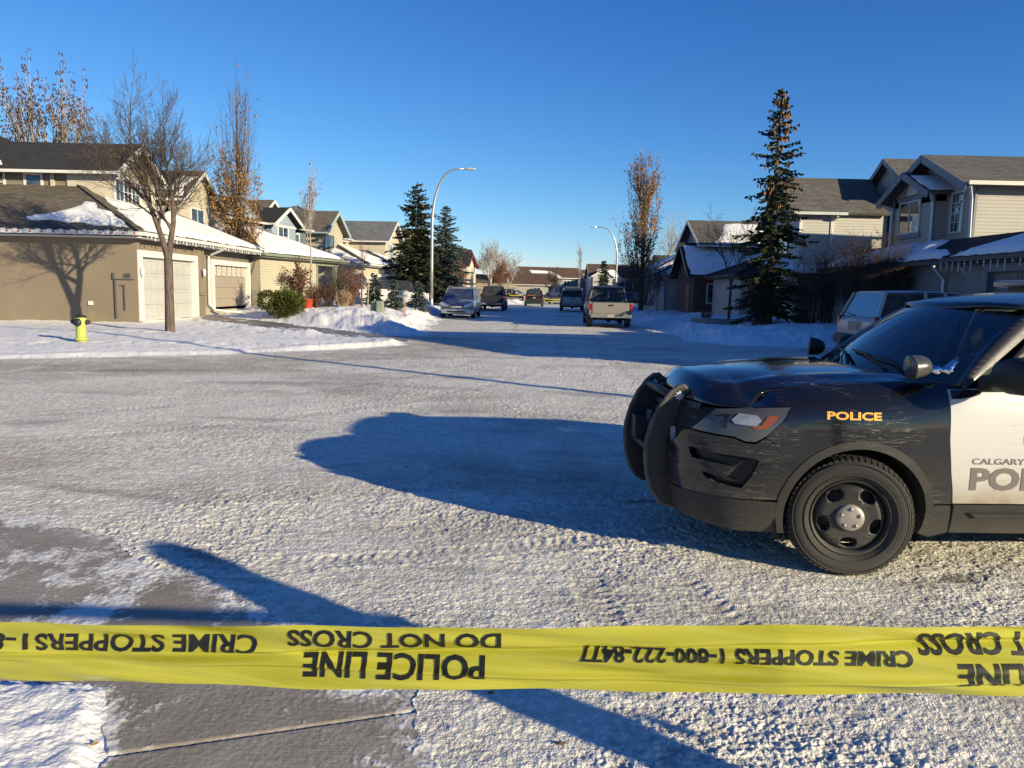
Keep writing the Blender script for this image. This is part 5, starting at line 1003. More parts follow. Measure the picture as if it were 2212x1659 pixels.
def arc(cx, cz, r, a0, a1, n): return [(cx + r * cos(radians(a0 + (a1 - a0) * i / n)), cz + r * sin(radians(a0 + (a1 - a0) * i / n))) for i in range(n + 1)]
SUVY = 0.045
t = thing('police_vehicle', 'black and white police utility vehicle with push bars nosing in from the right', 'police vehicle', (2.0, 5.38, 0.0), SUVY)
def part(mb, name, mat, parent=None, fix=True): return mb.build(name, mat, parent or t, fix=fix)
def sheet(name, poly, step, mat, out=0.0, thick=0.025, sides=(-1, 1), holes=(), parent=None):
    """A body panel on both sides of the car, with an inner skin and rolled edge."""
    objs = []
    for sd in sides:
        mb = MB(); P3, fs, bnd = panel_mesh(poly, step, lambda u, v: body(u, v, out, sd), holes); n = len(P3)
        P2 = [p + (Vector((0, 0, p.z)) - p).normalized() * thick if thick else p for p in P3]
        mb.add(P3, fs, 0, True)
        if thick:
            b = len(mb.v); mb.add(P3 + P2, [], 0)
            for i, j in bnd: mb.f.append([b + i, b + j, b + n + j, b + n + i]); mb.m.append(0); mb.sm.append(False)
        objs.append(part(mb, name, mat, parent))
    return objs
WC = (0.0, 0.365)                                  # front wheel centre; the rear one 2.865 m behind
# chassis and cabin floor
mb = MB(); mb.box(-.80, 3.85, -.80, .80, .26, .98); mb.box(-.92, -.80, -.62, .62, .30, .98); body_o = None
CH = MB(); CH.box(-.80, -.44, -.62, .62, .29, .94); CH.box(-.44, .46, -.60, .60, .27, 1.02); CH.box(.46, 2.42, -.86, .86, .27, .96); CH.box(2.42, 3.32, -.60, .60, .27, .98); CH.box(3.32, 3.9, -.80, .80, .27, .98); part(CH, 'chassis', DARKIN)
for cx in (0, 2.865):                              # wheel wells
    for sd in (-1, 1):
        W = MB(); pts = arc(cx, .365, .455, -25, 205, 20); W.add([(a, sd * .90, max(.2, b)) for a, b in pts] + [(a, sd * .58, max(.2, b)) for a, b in pts], [(i, i + 1, 22 + i, 21 + i) for i in range(20)], 0, True); part(W, 'wheel_well', DARKIN)
# front bumper, lower lip
arcF = arc(WC[0], WC[1], .475, 197, 130, 10)
bump = [(-1.028, .44), (-1.028, .70), (-.985, .72), (-.955, .815), (-.93, .828), (-.714, .812), (-.655, .79), (-.60, .79), (-.545, .828), (-.50, .80), (-.465, .737), (-.40, .71)] + arc(0, .365, .455, 134, 168, 8)
fog = [(-.925, .725), (-.60, .705), (-.575, .69), (-.615, .59), (-.665, .515), (-.80, .53), (-.85, .56), (-.92, .685)]
sheet('bumper', bump, .05, PAINT_BLACK, holes=[fog])
sheet('bumper_lip', [(-1.028, .26), (-1.028, .43), (-.90, .445), (-.452, .445), (-.452, .33), (-.44, .245), (-.7, .235)], .06, TRIM, out=0.006)
fg = sheet('fog_lamp_recess', [(a, b) for a, b in fog], .05, GRILLE, out=-0.045, thick=0)
sheet('fog_lamp_bezel', [(-.945, .665), (-.72, .645), (-.69, .665), (-.655, .69), (-.70, .64), (-.745, .575), (-.94, .60)], .04, PAINT_BLACK, out=0.004)
sheet('fog_lamp_rim', [(-.80, .70), (-.62, .685), (-.66, .58), (-.69, .545), (-.78, .555), (-.77, .57), (-.70, .56), (-.675, .59), (-.645, .672), (-.79, .69)], .03, TRIM, out=-0.03)
sheet('inner_liner', [(-1.0, .30), (-1.0, .96), (-.3, 1.0), (-.3, .85), (-.46, .75), (-.5, .3)], .08, DARKIN, out=-0.06, thick=0)
# grille between the lamps
mb = MB()
for k in range(5):
    z0 = .70 + k * .062; n = 20; ys = [-.60 + 1.2 * i / n for i in range(n + 1)]
    for zz, dx in ((z0, -.012), (z0 + .034, -.030)):
        pass
    vs = []
    for y in ys:
        X_ = np.interp(abs(y), plan[:60, 1], plan[:60, 0]); lean = .03 + .04 * k * .25; vs += [(X_ + .02 + lean, y, z0), (X_ + .035 + lean, y, z0 + .036), (X_ + .09 + lean, y, z0 + .036), (X_ + .09 + lean, y, z0)]
    mb.add(vs, [(4 * i + j, 4 * i + (j + 1) % 4, 4 * i + 4 + (j + 1) % 4, 4 * i + 4 + j) for i in range(n) for j in range(4)])
part(mb, 'grille', GRILLE)
# headlamps: smoked housing, bright projector, amber corner
hl = [(-.922, .838), (-.835, .972), (-.62, .995), (-.402, 1.012), (-.455, .93), (-.54, .842), (-.60, .803), (-.655, .803), (-.714, .824)]
for sd in (-1, 1):
    h0 = sheet('headlight', hl, .05, LENS, out=-0.004, sides=(sd,))[0]
    sheet('reflector', [(-.735, .925), (-.70, .962), (-.60, .958), (-.575, .93), (-.60, .895), (-.715, .90)], .03, SILVERREF, out=0.001, thick=.004, sides=(sd,), parent=h0)
    sheet('turn_signal', [(-.64, .888), (-.575, .90), (-.54, .955), (-.475, .965), (-.50, .925), (-.545, .885), (-.60, .876)], .03, AMBER, out=0.001, thick=.004, sides=(sd,), parent=h0)
    sheet('lamp_divider', [(-.80, .94), (-.795, .95), (-.745, .955), (-.765, .87), (-.775, .87), (-.758, .943)], .03, GRILLE, out=0.001, thick=.004, sides=(sd,), parent=h0)
# fenders and doors
fen = [(-.40, 1.016), (-.62, .999), (-.648, .998), (-.60, 1.045), (-.5, 1.083), (-.345, 1.112), (-.15, 1.133), (0, 1.146), (.25, 1.160), (.47, 1.168), (.508, 1.14), (.508, 1.04), (.508, .85), (.53, .66), (.565, .46), (.455, .46)] + arc(0, .365, .462, 12, 134, 16) + [(-.38, .70), (-.463, .739), (-.498, .803), (-.545, .834), (-.452, .93)]
sheet('fender', fen, .06, PAINT_BLACK)
sheet('rocker_front', [(.468, .45), (.563, .45), (.588, .27), (.49, .235), (.44, .25)], .05, TRIM, out=0.002)
fl = arc(0, .365, .468, 200, -14, 30); fi = arc(0, .365, .420, -14, 200, 30)
for nm, cx in (('wheel_arch', 0), ('wheel_arch', 2.865)): sheet(nm, [(a + cx, max(.24, b)) for a, b in fl] + [(a + cx, max(.24, b)) for a, b in fi], .06, TRIM, out=0.007, thick=.07)
door = [(.517, 1.135), (.517, .85), (.539, .66), (.574, .464), (1.62, .464), (1.62, 1.148), (1.2, 1.15), (.7, 1.145)]
doors = sheet('front_door', door, .09, PAINT_WHITE, out=0.001)
sheet('rear_door', [(1.63, 1.148), (1.63, .464), (2.42, .464), (2.44, .56), (2.50, .68), (2.60, .78), (2.66, 1.15)], .1, PAINT_WHITE, out=0.001)
sheet('rear_quarter', [(2.67, 1.15), (2.61, .79)] + arc(2.865, .365, .47, 125, -2, 10) + [(3.36, .30), (3.9, .33), (4.02, .45), (4.02, 1.15)], .1, PAINT_BLACK)
sheet('rocker_panel', [(.583, .455), (2.40, .455), (2.39, .27), (1.5, .262), (.60, .27)], .1, TRIM, out=0.002); sheet('rocker_step', [(.68, .405), (.72, .375), (2.36, .375), (2.36, .41)], .12, TRIM, out=0.018)
mb = MB()
for i in range(13):
    for z in (.32, .62, .95, 1.15): p = 4.03 - .10 * (abs(-1 + i / 6) ** 3) - (.06 if z > 1 else 0); mb.v.append((p, -.85 + 1.7 * i / 12, z))
for i in range(12):
    for j in range(3): mb.f.append([i * 4 + j, (i + 1) * 4 + j, (i + 1) * 4 + j + 1, i * 4 + j + 1]); mb.m.append(0); mb.sm.append(True)
part(mb, 'tailgate', PAINT_BLACK)
# hood: crowned, with two creases
def hood_w(x):
    xx = max(x, -.648); return abs(body(xx, float(np.interp(xx, [-.648, -.60, -.5, -.345, -.15, 0, .25, .47], [.998, 1.045, 1.083, 1.112, 1.133, 1.146, 1.160, 1.168]))).y) - .006
def hood_z(x, y):
    zc = np.interp(x, [-1.0, -.96, -.90, -.80, -.60, -.2, .2, .5], [1.045, 1.085, 1.118, 1.142, 1.166, 1.192, 1.204, 1.20]); ze = np.interp(x, [-1.0, -.84, -.66, -.60, -.5, -.345, -.15, 0, .25, .47], [1.0, .985, .996, 1.040, 1.079, 1.110, 1.131, 1.144, 1.158, 1.166])
    k = min(1, abs(y) / hood_w(x)); f = 1 - k ** 2.4; cre = .012 * np.exp(-((abs(y) - (.56 + .08 * (x + .2))) / .05) ** 2) * np.interp(x, [-.95, -.6], [0, 1])
    return ze + (zc - ze) * f + cre
nu, nv = 64, 40; mb = MB()
i_end = np.interp(-.648, plan[:, 0], np.arange(len(plan)))
def hood_front(u):
    i = abs(u) * i_end; px = float(np.interp(i, np.arange(len(plan)), plan[:, 0])); q = body(px, .992); return q.x + .012, abs(q.y) * (1 if u >= 0 else -1)
for i in range(nu + 1):
    f = i / nu
    for j in range(nv + 1):
        u = -1 + 2 * j / nv; xf, yf = hood_front(u); xb = .47 - .17 * (1 - u * u); x = xf + (xb - xf) * f; k = max(0, 1 - f / .16) ** 2; wq = hood_w(x)
        yy = u * wq * (1 - k) + yf * k; s_ = 1 - max(0, 1 - f / .11) ** 2.4; zf = .985 + .012 * abs(u) ** 3 + .014 * (1 - abs(u)); mb.v.append((x, yy, zf * (1 - s_) + hood_z(x, yy) * s_))
for i in range(nu):
    for j in range(nv): a = i * (nv + 1) + j; mb.f.append([a, a + 1, a + nv + 2, a + nv + 1]); mb.m.append(0); mb.sm.append(True)
hood = part(mb, 'hood', PAINT_BLACK); md = hood.modifiers.new('thickness', 'SOLIDIFY'); md.thickness = .02; md.offset = -1
# cowl, windscreen, roof, pillars
mb = MB(); n = 16
for i in range(n + 1): y = -1 + 2 * i / n; mb.v += [(.28 + .22 * abs(y) ** 2, y * .9, 1.175 - .035 * abs(y) ** 2), (.46 + .20 * abs(y) ** 2, y * .88, 1.165 - .01 * y * y)]
mb.f = [[2 * i, 2 * i + 1, 2 * i + 3, 2 * i + 2] for i in range(n)]; mb.m = [0] * n; mb.sm = [True] * n; part(mb, 'cowl', BLACKP)
def ws(u, v):                                       # u across -1..1, v from base to top
    b = Vector((.40 + .22 * u * u, u * .83, 1.165 - .01 * u * u)); tp = Vector((.90 + .20 * u * u, u * .655, 1.60 - .028 * u * u)); p = b.lerp(tp, v); bul = .030 * 4 * v * (1 - v); return p + Vector((-bul * .6, 0, bul))
def grid(name, fn, nu, nv, mat, u0=-1, u1=1, v0=0, v1=1, parent=None, thick=0.0):
    mb = MB(); mb.v = [tuple(fn(u0 + (u1 - u0) * i / nu, v0 + (v1 - v0) * j / nv)) for i in range(nu + 1) for j in range(nv + 1)]
    mb.f = [[i * (nv + 1) + j, (i + 1) * (nv + 1) + j, (i + 1) * (nv + 1) + j + 1, i * (nv + 1) + j + 1] for i in range(nu) for j in range(nv)]; mb.m = [0] * len(mb.f); mb.sm = [True] * len(mb.f)
    o = part(mb, name, mat, parent)
    if thick: m_ = o.modifiers.new('thickness', 'SOLIDIFY'); m_.thickness = thick; m_.offset = -1
    return o
grid('windscreen', ws, 24, 14, WSGLASS)
def roof(u, v):
    x = .905 + .20 * u * u + v * (3.55 - .905 - .2 * u * u); zc = np.interp(x, [.9, 1.0, 1.2, 1.5, 2.1, 3.0, 3.6], [1.602, 1.645, 1.690, 1.722, 1.742, 1.725, 1.66]); e = np.interp(x, [.9, 1.3, 2, 3.6], [.655, .665, .67, .63]); return Vector((x, u * e, zc - (.028 + .05 * np.interp(x, [.9, 1.4], [0, 1])) * abs(u) ** 2.5))
grid('roof', roof, 24, 24, dusty_paint('dusty_black_roof', (0.012, 0.013, 0.016), (0.30, 0.30, 0.30), 1.0, 0.3, 0.1, 1.2, 1.9), thick=.02)
def gside(x, z, out=0.0, sd=-1):
    return Vector((x, sd * (.935 + out - .27 * max(0, (z - 1.13) / .50) ** 1.12), z))
def gpanel(name, poly, mat, out=0.0, step=.08, sides=(-1, 1), thick=.012):
    for sd in sides:
        mb = MB(); P3, fs, bnd = panel_mesh(poly, step, lambda u, v: gside(u, v, out, sd)); mb.add(P3, fs, 0, True); b = len(mb.v); mb.add([p - Vector((0, sd * thick, 0)) for p in P3], [], 0)
        for i, j in bnd: mb.f.append([i, j, b + j, b + i]); mb.m.append(0); mb.sm.append(False)
        part(mb, name, mat)
gpanel('door_frame', [(.70, 1.13), (.76, 1.13), (1.385, 1.585), (2.6, 1.60), (2.6, 1.64), (1.33, 1.625)], BLACKP); gpanel('pillar', [(1.57, 1.13), (1.70, 1.13), (1.68, 1.60), (1.60, 1.60)], BLACKP); gpanel('rear_pillar', [(2.5, 1.13), (3.95, 1.13), (3.55, 1.62), (2.6, 1.64)], PAINT_BLACK)
gpanel('side_window', [(.80, 1.145), (1.395, 1.585), (1.58, 1.588), (1.56, 1.145)], SIDEGLASS, -0.006); gpanel('side_window', [(1.71, 1.145), (1.70, 1.592), (2.55, 1.595), (2.60, 1.145)], SIDEGLASS, -0.006); gpanel('sail_panel', [(.64, 1.13), (.72, 1.13), (.98, 1.32), (.97, 1.145), (.90, 1.13)], BLACKP, 0.004)
for sd in (-1, 1):
    mb = MB(); k = 14; prof = []
    for i in range(k + 1):
        v = i / k; a = ws(sd * 1.0, v); b = gside(.60 + .72 * v, 1.135 + .485 * v, .002, sd); m = a.lerp(b, .5) + Vector((-.03, sd * .035, .02)); prof.append([a, a.lerp(m, .6) + Vector((-.008, sd * .01, .008)), m, m.lerp(b, .5) + Vector((0, sd * .008, .004)), b])
    for r_ in prof: mb.v += [tuple(p) for p in r_]
    for i in range(k):
        for j in range(4): mb.f.append([i * 5 + j, i * 5 + j + 1, i * 5 + j + 6, i * 5 + j + 5]); mb.m.append(0); mb.sm.append(True)
    part(mb, 'windscreen_pillar', dusty_paint('salt_streaked_pillar', (0.015, 0.015, 0.016), (0.20, 0.185, 0.16), 0.9, 0.4, 1.2, 1.0, 1.7))
mb = MB(); mb.add([(3.55, -.63, 1.62), (3.55, .63, 1.62), (4.0, .8, 1.15), (4.0, -.8, 1.15)], [(0, 1, 2, 3)]); part(mb, 'rear_window', SIDEGLASS)
# cabin: dash, steering wheel, seats, headrests, mirror, partition
mb = MB(); mb.box(.62, .98, -.74, .74, .96, 1.10); mb.bar((.55, -.7, 1.09), (.55, .7, 1.09), .25, .08); part(mb, 'dashboard', plain('dash_plastic', (0.03, 0.04, 0.045), .7))
mb = MB(); n = 24; C0 = Vector((1.06, -.38, 1.13)); mb.tube([C0 + Vector((.10 * sin(6.283 * i / n) * .4, .19 * cos(6.283 * i / n), .17 * sin(6.283 * i / n))) for i in range(n + 1)], .018, 6); mb.bar(C0 + Vector((0, -.18, 0)), C0 + Vector((0, .18, 0)), .03, .05); mb.bar(C0, C0 + Vector((0, 0, -.16)), .03, .05); part(mb, 'steering_wheel', BLACKP)
for y in (-.38, .38):
    mb = MB(); mb.box(1.35, 1.85, y - .24, y + .24, .96, 1.02); mb.add([(1.78, y - .24, 1.0), (1.78, y + .24, 1.0), (2.0, y + .20, 1.5), (2.0, y - .20, 1.5), (1.92, y - .24, 1.0), (1.92, y + .24, 1.0), (2.1, y + .20, 1.5), (2.1, y - .20, 1.5)], [(0, 1, 2, 3), (5, 4, 7, 6), (0, 3, 7, 4), (1, 5, 6, 2), (3, 2, 6, 7)]); mb.box(1.98, 2.08, y - .13, y + .13, 1.52, 1.66); part(mb, 'seat', plain('seat_cloth', (0.035, 0.045, 0.05), .9))
mb = MB(); mb.box(2.15, 2.18, -.75, .75, 1.0, 1.62); part(mb, 'partition', plain('partition', (0.03, 0.035, 0.035), .5))
mb = MB(); mb.box(.86, .90, .02, .26, 1.43, 1.50); mb.bar((.90, .14, 1.46), (.93, .14, 1.56), .03, .03); part(mb, 'rear_view_mirror', BLACKP)
# wipers
for y0, y1, xb in ((-.62, -.05, .50), (.02, .60, .42)):
    mb = MB(); A = Vector((xb, y0, 1.20 if y0 < 0 else 1.205)); B = ws(y1 / .83, .16) + Vector((-.02, 0, .025)); mb.tube([A + Vector((-.05, 0, 0)), A.lerp(B, .5) + Vector((-.01, 0, .02)), B], [.014, .010, .007], 6); b1 = ws((y1 - .28) / .83, .05) + Vector((-.012, 0, .012)); b2 = ws(min(.9, (y1 + .26) / .83), .20) + Vector((-.012, 0, .012)); mb.bar(b1, B, .018, .012); mb.bar(B, b2, .018, .012); part(mb, 'wiper', BLACKP)
# door mirror and spotlights
for sd in (-1, 1):
    mb = MB(); st = [(.70, .955, 1.175, .03, .05), (.74, 1.03, 1.19, .05, .055), (.75, 1.07, 1.235, .085, .085), (.76, 1.16, 1.245, .10, .105), (.77, 1.27, 1.245, .095, .10), (.78, 1.32, 1.24, .05, .06), (.78, 1.335, 1.24, .02, .025)]; n = 14
    for x, y, z, rx, rz in st:
        for i in range(n): a = 6.283 * i / n; ex, ez = cos(a), sin(a); mb.v.append((x + (.12 if sd > 0 else 0) + rx * math.copysign(abs(ex) ** (.6 if sd < 0 else .85), ex), sd * (y if sd < 0 else .93 + (y - .955) * .62), z + rz * math.copysign(abs(ez) ** (.6 if sd < 0 else .85), ez)))
    for k in range(len(st) - 1):
        for i in range(n): mb.f.append([k * n + i, k * n + (i + 1) % n, (k + 1) * n + (i + 1) % n, (k + 1) * n + i]); mb.m.append(0); mb.sm.append(True)
    mb.f.append([(len(st) - 1) * n + i for i in range(n)]); mb.m.append(0); mb.sm.append(True); mr = part(mb, 'door_mirror', TRIM)
    
    if sd < 0: mb = MB(); mb.add([(.862, -1.09, 1.17), (.866, -1.27, 1.17), (.866, -1.27, 1.32), (.862, -1.09, 1.32)], [(0, 1, 2, 3)]); part(mb, 'mirror_glass', CHROME, mr)
    mb = MB(); c = Vector((.335, -.90, 1.262)) if sd < 0 else Vector((.54, .95, 1.25)); ax = Vector((-1, 0, -.12)).normalized() if sd < 0 else Vector((-.6, .2, 0.05)).normalized(); q = ax.to_track_quat('Z', 'Y')
    pr = [(0, -.115), (.03, -.11), (.055, -.085), (.072, -.04), (.078, .02), (.080, .05), (.082, .062), (.076, .07), (.0, .074)]; n = 22
    for r_, h_ in pr:
        for i in range(n): p = c + q @ Vector((r_ * .92 * cos(6.283 * i / n), r_ * .92 * sin(6.283 * i / n), h_ * .68)); mb.v.append(tuple(p))
    for k in range(len(pr) - 1):
        for i in range(n): mb.f.append([k * n + i, k * n + (i + 1) % n, (k + 1) * n + (i + 1) % n, (k + 1) * n + i]); mb.m.append(0); mb.sm.append(True)
    sp = part(mb, 'spotlight', TRIM if sd > 0 else dusty_paint('streaked_chrome', (0.045, 0.045, 0.045), (0.16, .145, .12), 1.0, 0.25, 1.2, 1.0, 1.7))
    if sd < 0:
        mb = MB(); mb.tube([c + Vector((.08, 0, -.01)), c + Vector((.115, .0, -.02)), c + Vector((.15, .01, -.015))], [.022, .03, .02], 10); mb.tube([c + Vector((.15, .01, -.015)), c + Vector((.185, .015, -.02)), c + Vector((.245, .03, .03))], [.018, .026, .020], 10); mb.lathe([(.0, -.02), (.022, -.018), (.022, .02), (0, .022)], 10, tuple(c + Vector((.19, .01, -.02))), 'y'); part(mb, 'spotlight_arm', CHROME, sp)
# push bar: two shaped uprights, cross tubes, lights, badge
prof = [(-.965, .275), (-.905, .29), (-.905, .50), (-.93, .62), (-.935, .75), (-.915, .90), (-.890, .975), (-.895, 1.03), (-.925, 1.062), (-.962, 1.058), (-1.01, 1.02), (-1.075, .93), (-1.125, .82), (-1.155, .70), (-1.160, .60), (-1.145, .48), (-1.11, .37), (-1.06, .30), (-1.01, .27)]
PB = plain('push_bar_coating', (0.022, 0.022, 0.024), 0.55, var=0.3, scale=6); EDGE = plain('worn_rubber_edge', (0.075, 0.07, 0.065), 0.7, var=0.4, scale=12)
prof = [(a + .03, b) for a, b in prof]
for y in (-.36, .35):
    mb = MB(); mb.prism(prof, y - .012, y + .012, lambda u, v, d: (u, d, v)); up = part(mb, 'push_bar_upright', PB)
    k = prof[0:1] + prof[:6:-1]; mb = MB(); mb.tube([(a, y, b) for a, b in [(-.86, 1.0), (-.867, 1.035)] + prof[8:] + prof[:1]], .017, 8); part(mb, 'rubber_edge', EDGE, up)
    for z, x in ((.475, -1.01), (.475, -.95), (.36, -1.0), (.36, -.945)):
        mb = MB(); mb.lathe([(.010, -.016), (.010, -.013)], 8, (x, y, z), 'y'); mb.lathe([(0, -.017), (.010, -.016)], 8, (x, y, z), 'y'); part(mb, 'bolt', DARKIN, up)
    mb = MB(); mb.box(-.975, -.945, y - .028, y - .012, .665, .80); part(mb, 'side_marker_light', plain('clear_lens', (.42, .43, .44), .2, var=.2, scale=60), up)
    mb = MB(); P_ = [(-.925 + (.034 if i % 2 == 0 else .020) * cos(6.283 * i / 16 + 1.57), y - .0135, 1.0 + (.034 if i % 2 == 0 else .020) * sin(6.283 * i / 16 + 1.57)) for i in range(16)]; mb.add(P_ + [(-.925, y - .018, 1.0)], [(i, (i + 1) % 16, 16) for i in range(16)]); part(mb, 'badge', plain('badge_silver', (.42, .42, .42), .35, .4, var=.1), up)
for x, z, r in ((-.97, .995, .028), (-1.06, .60, .026)):
    mb = MB(); mb.tube([(x, -.35, z), (x, .34, z)], r, 12); part(mb, 'push_bar_tube', PB)
mb = MB(); mb.box(-.93, -.86, -.35, .34, .44, .56); mb.box(-1.10, -1.02, .14, .27, .62, .78); part(mb, 'push_bar_mount', PB)
# light bar and roof rack
mb = MB(); st = [(1.765, .012), (1.78, .022), (1.84, .027), (2.02, .027), (2.09, .022), (2.11, .012)]
for x, h_ in st: mb.v += [(x, -.60, 1.787 - h_), (x, -.60, 1.787 + h_), (x, .60, 1.787 + h_), (x, .60, 1.787 - h_)]
for k in range(len(st) - 1):
    for i in range(4): mb.f.append([k * 4 + i, k * 4 + (i + 1) % 4, k * 4 + 4 + (i + 1) % 4, k * 4 + 4 + i]); mb.m.append(0); mb.sm.append(False)
mb.f += [[0, 3, 2, 1], [20, 21, 22, 23]]; mb.m += [0, 0]; mb.sm += [False, False]; lb = part(mb, 'light_bar', plain('lightbar_lens', (.24, .23, .22), .3, var=.12, coat=.4))
for y in (-.5, .5): mb = MB(); mb.box(1.86, 2.02, y - .06, y + .06, 1.69, 1.762); part(mb, 'light_bar_foot', BLACKP, lb)
# wheels
def wheel(cx, sd, steer):
    w = MB(); prf = [(.225, -.105), (.24, -.125), (.262, -.135), (.30, -.138), (.328, -.130), (.346, -.112), (.358, -.085), (.362, -.05), (.362, .05), (.358, .085), (.346, .112), (.328, .13), (.25, .13)]
    w.lathe(prf, 64, (0, 0, 0), 'y')
    for i in range(62):                            # tread blocks and shoulder lugs
        a = 6.2832 * i / 62
        for y0, y1, r0, r1, off in ((-.118, -.060, .350, .3665, 0), (-.050, -.006, .358, .3690, .5), (.004, .05, .358, .369, 0), (.06, .118, .350, .3665, .5)):
            a0 = a + off * 6.2832 / 62; a1 = a0 + 6.2832 / 62 * .66; ro = r1 - (.010 if abs(y0) > .1 or abs(y1) > .1 else 0)
            v = []
            for aa in (a0, a1):
                for r_, y_ in ((r0 - .012, y0), (r1 - (.014 if y0 < -.1 else 0), y0), (r1 - (.014 if y1 > .1 else 0), y1), (r0 - .012, y1)): v.append((r_ * cos(aa), y_, r_ * sin(aa)))
            w.add(v, [(1, 2, 6, 5), (0, 1, 5, 4), (2, 3, 7, 6), (0, 3, 2, 1), (4, 5, 6, 7)])
    for r_ in (.330, .262): w.lathe([(r_ - .004, -.1385), (r_, -.142), (r_ + .004, -.1385)], 64, (0, 0, 0), 'y')
    wo = w.build('wheel', TYRE, t, fix=False); wo.location = (cx, sd * .845, .366); wo.rotation_euler = (0, 0, steer if sd < 0 else pi + steer)
    rim = MB(); outer = [(.205 * cos(6.2832 * i / 48), .205 * sin(6.2832 * i / 48)) for i in range(48)]; holes = []
    for k in range(5):
        a = 6.2832 * k / 5 + radians(-90); hole = [(-.050, .0), (-.042, .026), (0, .040), (.042, .026), (.050, 0), (.034, -.022), (0, -.030), (-.034, -.022)]; holes.append([((.150 + v) * cos(a) - u * sin(a), (.150 + v) * sin(a) + u * cos(a)) for u, v in hole])
    def dish(u, v):
        r_ = hypot(u, v); return (u, -.085 - .022 * np.interp(r_, [0, .09, .10, .16, .19, .205], [1.0, 1.0, .9, .95, .35, -.4]), v)
    P3, fs, bnd = panel_mesh(outer, .022, dish, holes); rim.add(P3, fs, 0, True); b = len(rim.v); rim.add([(p.x * .985, p.y + .03, p.z * .985) for p in P3], [])
    for i, j in bnd: rim.f.append([i, j, b + j, b + i]); rim.m.append(0); rim.sm.append(True)
    rim.lathe([(.205, -.076), (.212, -.112), (.222, -.120), (.229, -.118), (.231, -.104), (.226, -.09)], 56, (0, 0, 0), 'y'); rim.lathe([(.205, -.076), (.208, .06)], 40, (0, 0, 0), 'y'); rm = rim.build('rim', RIM, wo, fix=True)
    hb = MB(); hb.lathe([(0, -.128), (.05, -.127), (.072, -.124), (.080, -.116), (.081, -.10)], 32, (0, 0, 0), 'y'); 
    for k in range(5): a = 6.2832 * k / 5 + radians(90); hb.lathe([(0, -.136), (.010, -.134), (.0125, -.125)], 10, (.054 * cos(a), 0, .054 * sin(a)), 'y')
    hb.build('hub_cap', HUB, wo, fix=True); br = MB(); br.lathe([(0, -.045), (.17, -.045), (.17, -.03)], 28, (0, 0, 0), 'y'); br.build('brake_disc', plain('rusty_brake_disc', (.10, .085, .075), .5, .5), wo)
for cx, st in ((0, radians(-14)), (2.865, 0)):
    for sd in (-1, 1): wheel(cx, sd, st)
# lettering
def side_text(body_s, size, mat, x0, z0, **kw):
    put_text(body_s, size, mat, lambda a, b, c: tuple(body(x0 + a, z0 + b, .0035 + c * .2)), t, 'lettering', extrude=.001, **kw)
side_text('POLICE', 0.062, YLET, -.213, .955, bold=.0022, sx=1.56); side_text('CALGARY', 0.050, GLET, .655, .705, bold=.0006, sx=1.42); side_text('POLICE', 0.178, GLET, .648, .555, bold=.007, sx=1.30)
mb = MB(); F_ = [(1.06 + .10 * cos(6.283 * i / 24), .86 + .12 * sin(6.283 * i / 24)) for i in range(24)]; mb.add([tuple(body(a, b, .004)) for a, b in F_], [list(range(24))]); part(mb, 'door_crest', plain('crest_grey', (.20, .19, .18), .6))
mb = MB(); mb.add([tuple(body(a, b, .006)) for a, b in ((.522, 1.134), (.60, 1.140), (.69, 1.138), (.70, 1.125), (.64, 1.100), (.575, 1.086), (.522, 1.084))], [list(range(7))]); part(mb, 'door_corner_trim', PAINT_BLACK)
# ------------------------------------------------------------------ police tape across the foreground
def tape_material():
    m = NT('yellow_barrier_tape'); v = m.mapped((1.2, 1, 22)); f = m.noise(2.2, 4, .55, v, .4); c = m.mix(m.ramp(f, [(.3, 0.), (.7, 1.)]), (0.40, 0.375, 0.025), (0.56, 0.535, 0.05)); m.color(c); m.set(rough=.22, spec=.6, coat=.8, coatr=.10)
    tr = m.n('ShaderNodeBsdfTranslucent'); m.l(c, tr.inputs[0]); mx = m.n('ShaderNodeMixShader'); mx.inputs[0].default_value = .22; m.l(m.b.outputs[0], mx.inputs[1]); m.l(tr.outputs[0], mx.inputs[2]); m.l(mx.outputs[0], m.nt.nodes['Material Output'].inputs['Surface'])
    m.bump(f, .5, .01); return m.m
TAPEM = tape_material()
TP = [(-3.4, 1.46, 1.02), (-1.6, 1.165, 1.112), (-.7103, 1.0275, 1.1782), (-.4277, .9753, 1.2068), (-.2707, .9434, 1.2241), (.0063, .8993, 1.2485), (.3228, .8469, 1.2784), (.5833, .8294, 1.2910), (1.4, .80, 1.31), (3.4, .72, 1.33)]         # plan line and top edge of the tape
TW = .0762
def tape_pt(s, w, d=0.0):
    """s along the tape from its middle, w across it 0 (bottom) to 1 (top)."""
    x = s; Y_ = np.interp(x, [p[0] for p in TP], [p[1] for p in TP]); zt = np.interp(x, [p[0] for p in TP], [p[2] for p in TP])
    rip = .0045 * sin(5.1 * x + 5.5 * w) + .0030 * sin(13 * x - 9 * w + 1.1) + .0016 * sin(31 * x + 16 * w) + .004 * sin(2.1 * x + 1) * (w - .5)
    rip += .0060 * math.exp(-((w - .60 - .16 * sin(2.6 * x)) / .05) ** 2) - .0055 * math.exp(-((w - .30 + .12 * sin(3.7 * x + .7)) / .045) ** 2)
    lean = .010 * (w - .5)
    return (x, Y_ + rip + lean - d, zt - TW * (1 - w))
mb = MB(); n, k = 900, 56
for i in range(n + 1):
    for j in range(k + 1): mb.v.append(tape_pt(-3.2 + 6.6 * i / n, j / k))
mb.f = [[i * (k + 1) + j, (i + 1) * (k + 1) + j, (i + 1) * (k + 1) + j + 1, i * (k + 1) + j + 1] for i in range(n) for j in range(k)]; mb.m = [0] * len(mb.f); mb.sm = [True] * len(mb.f)
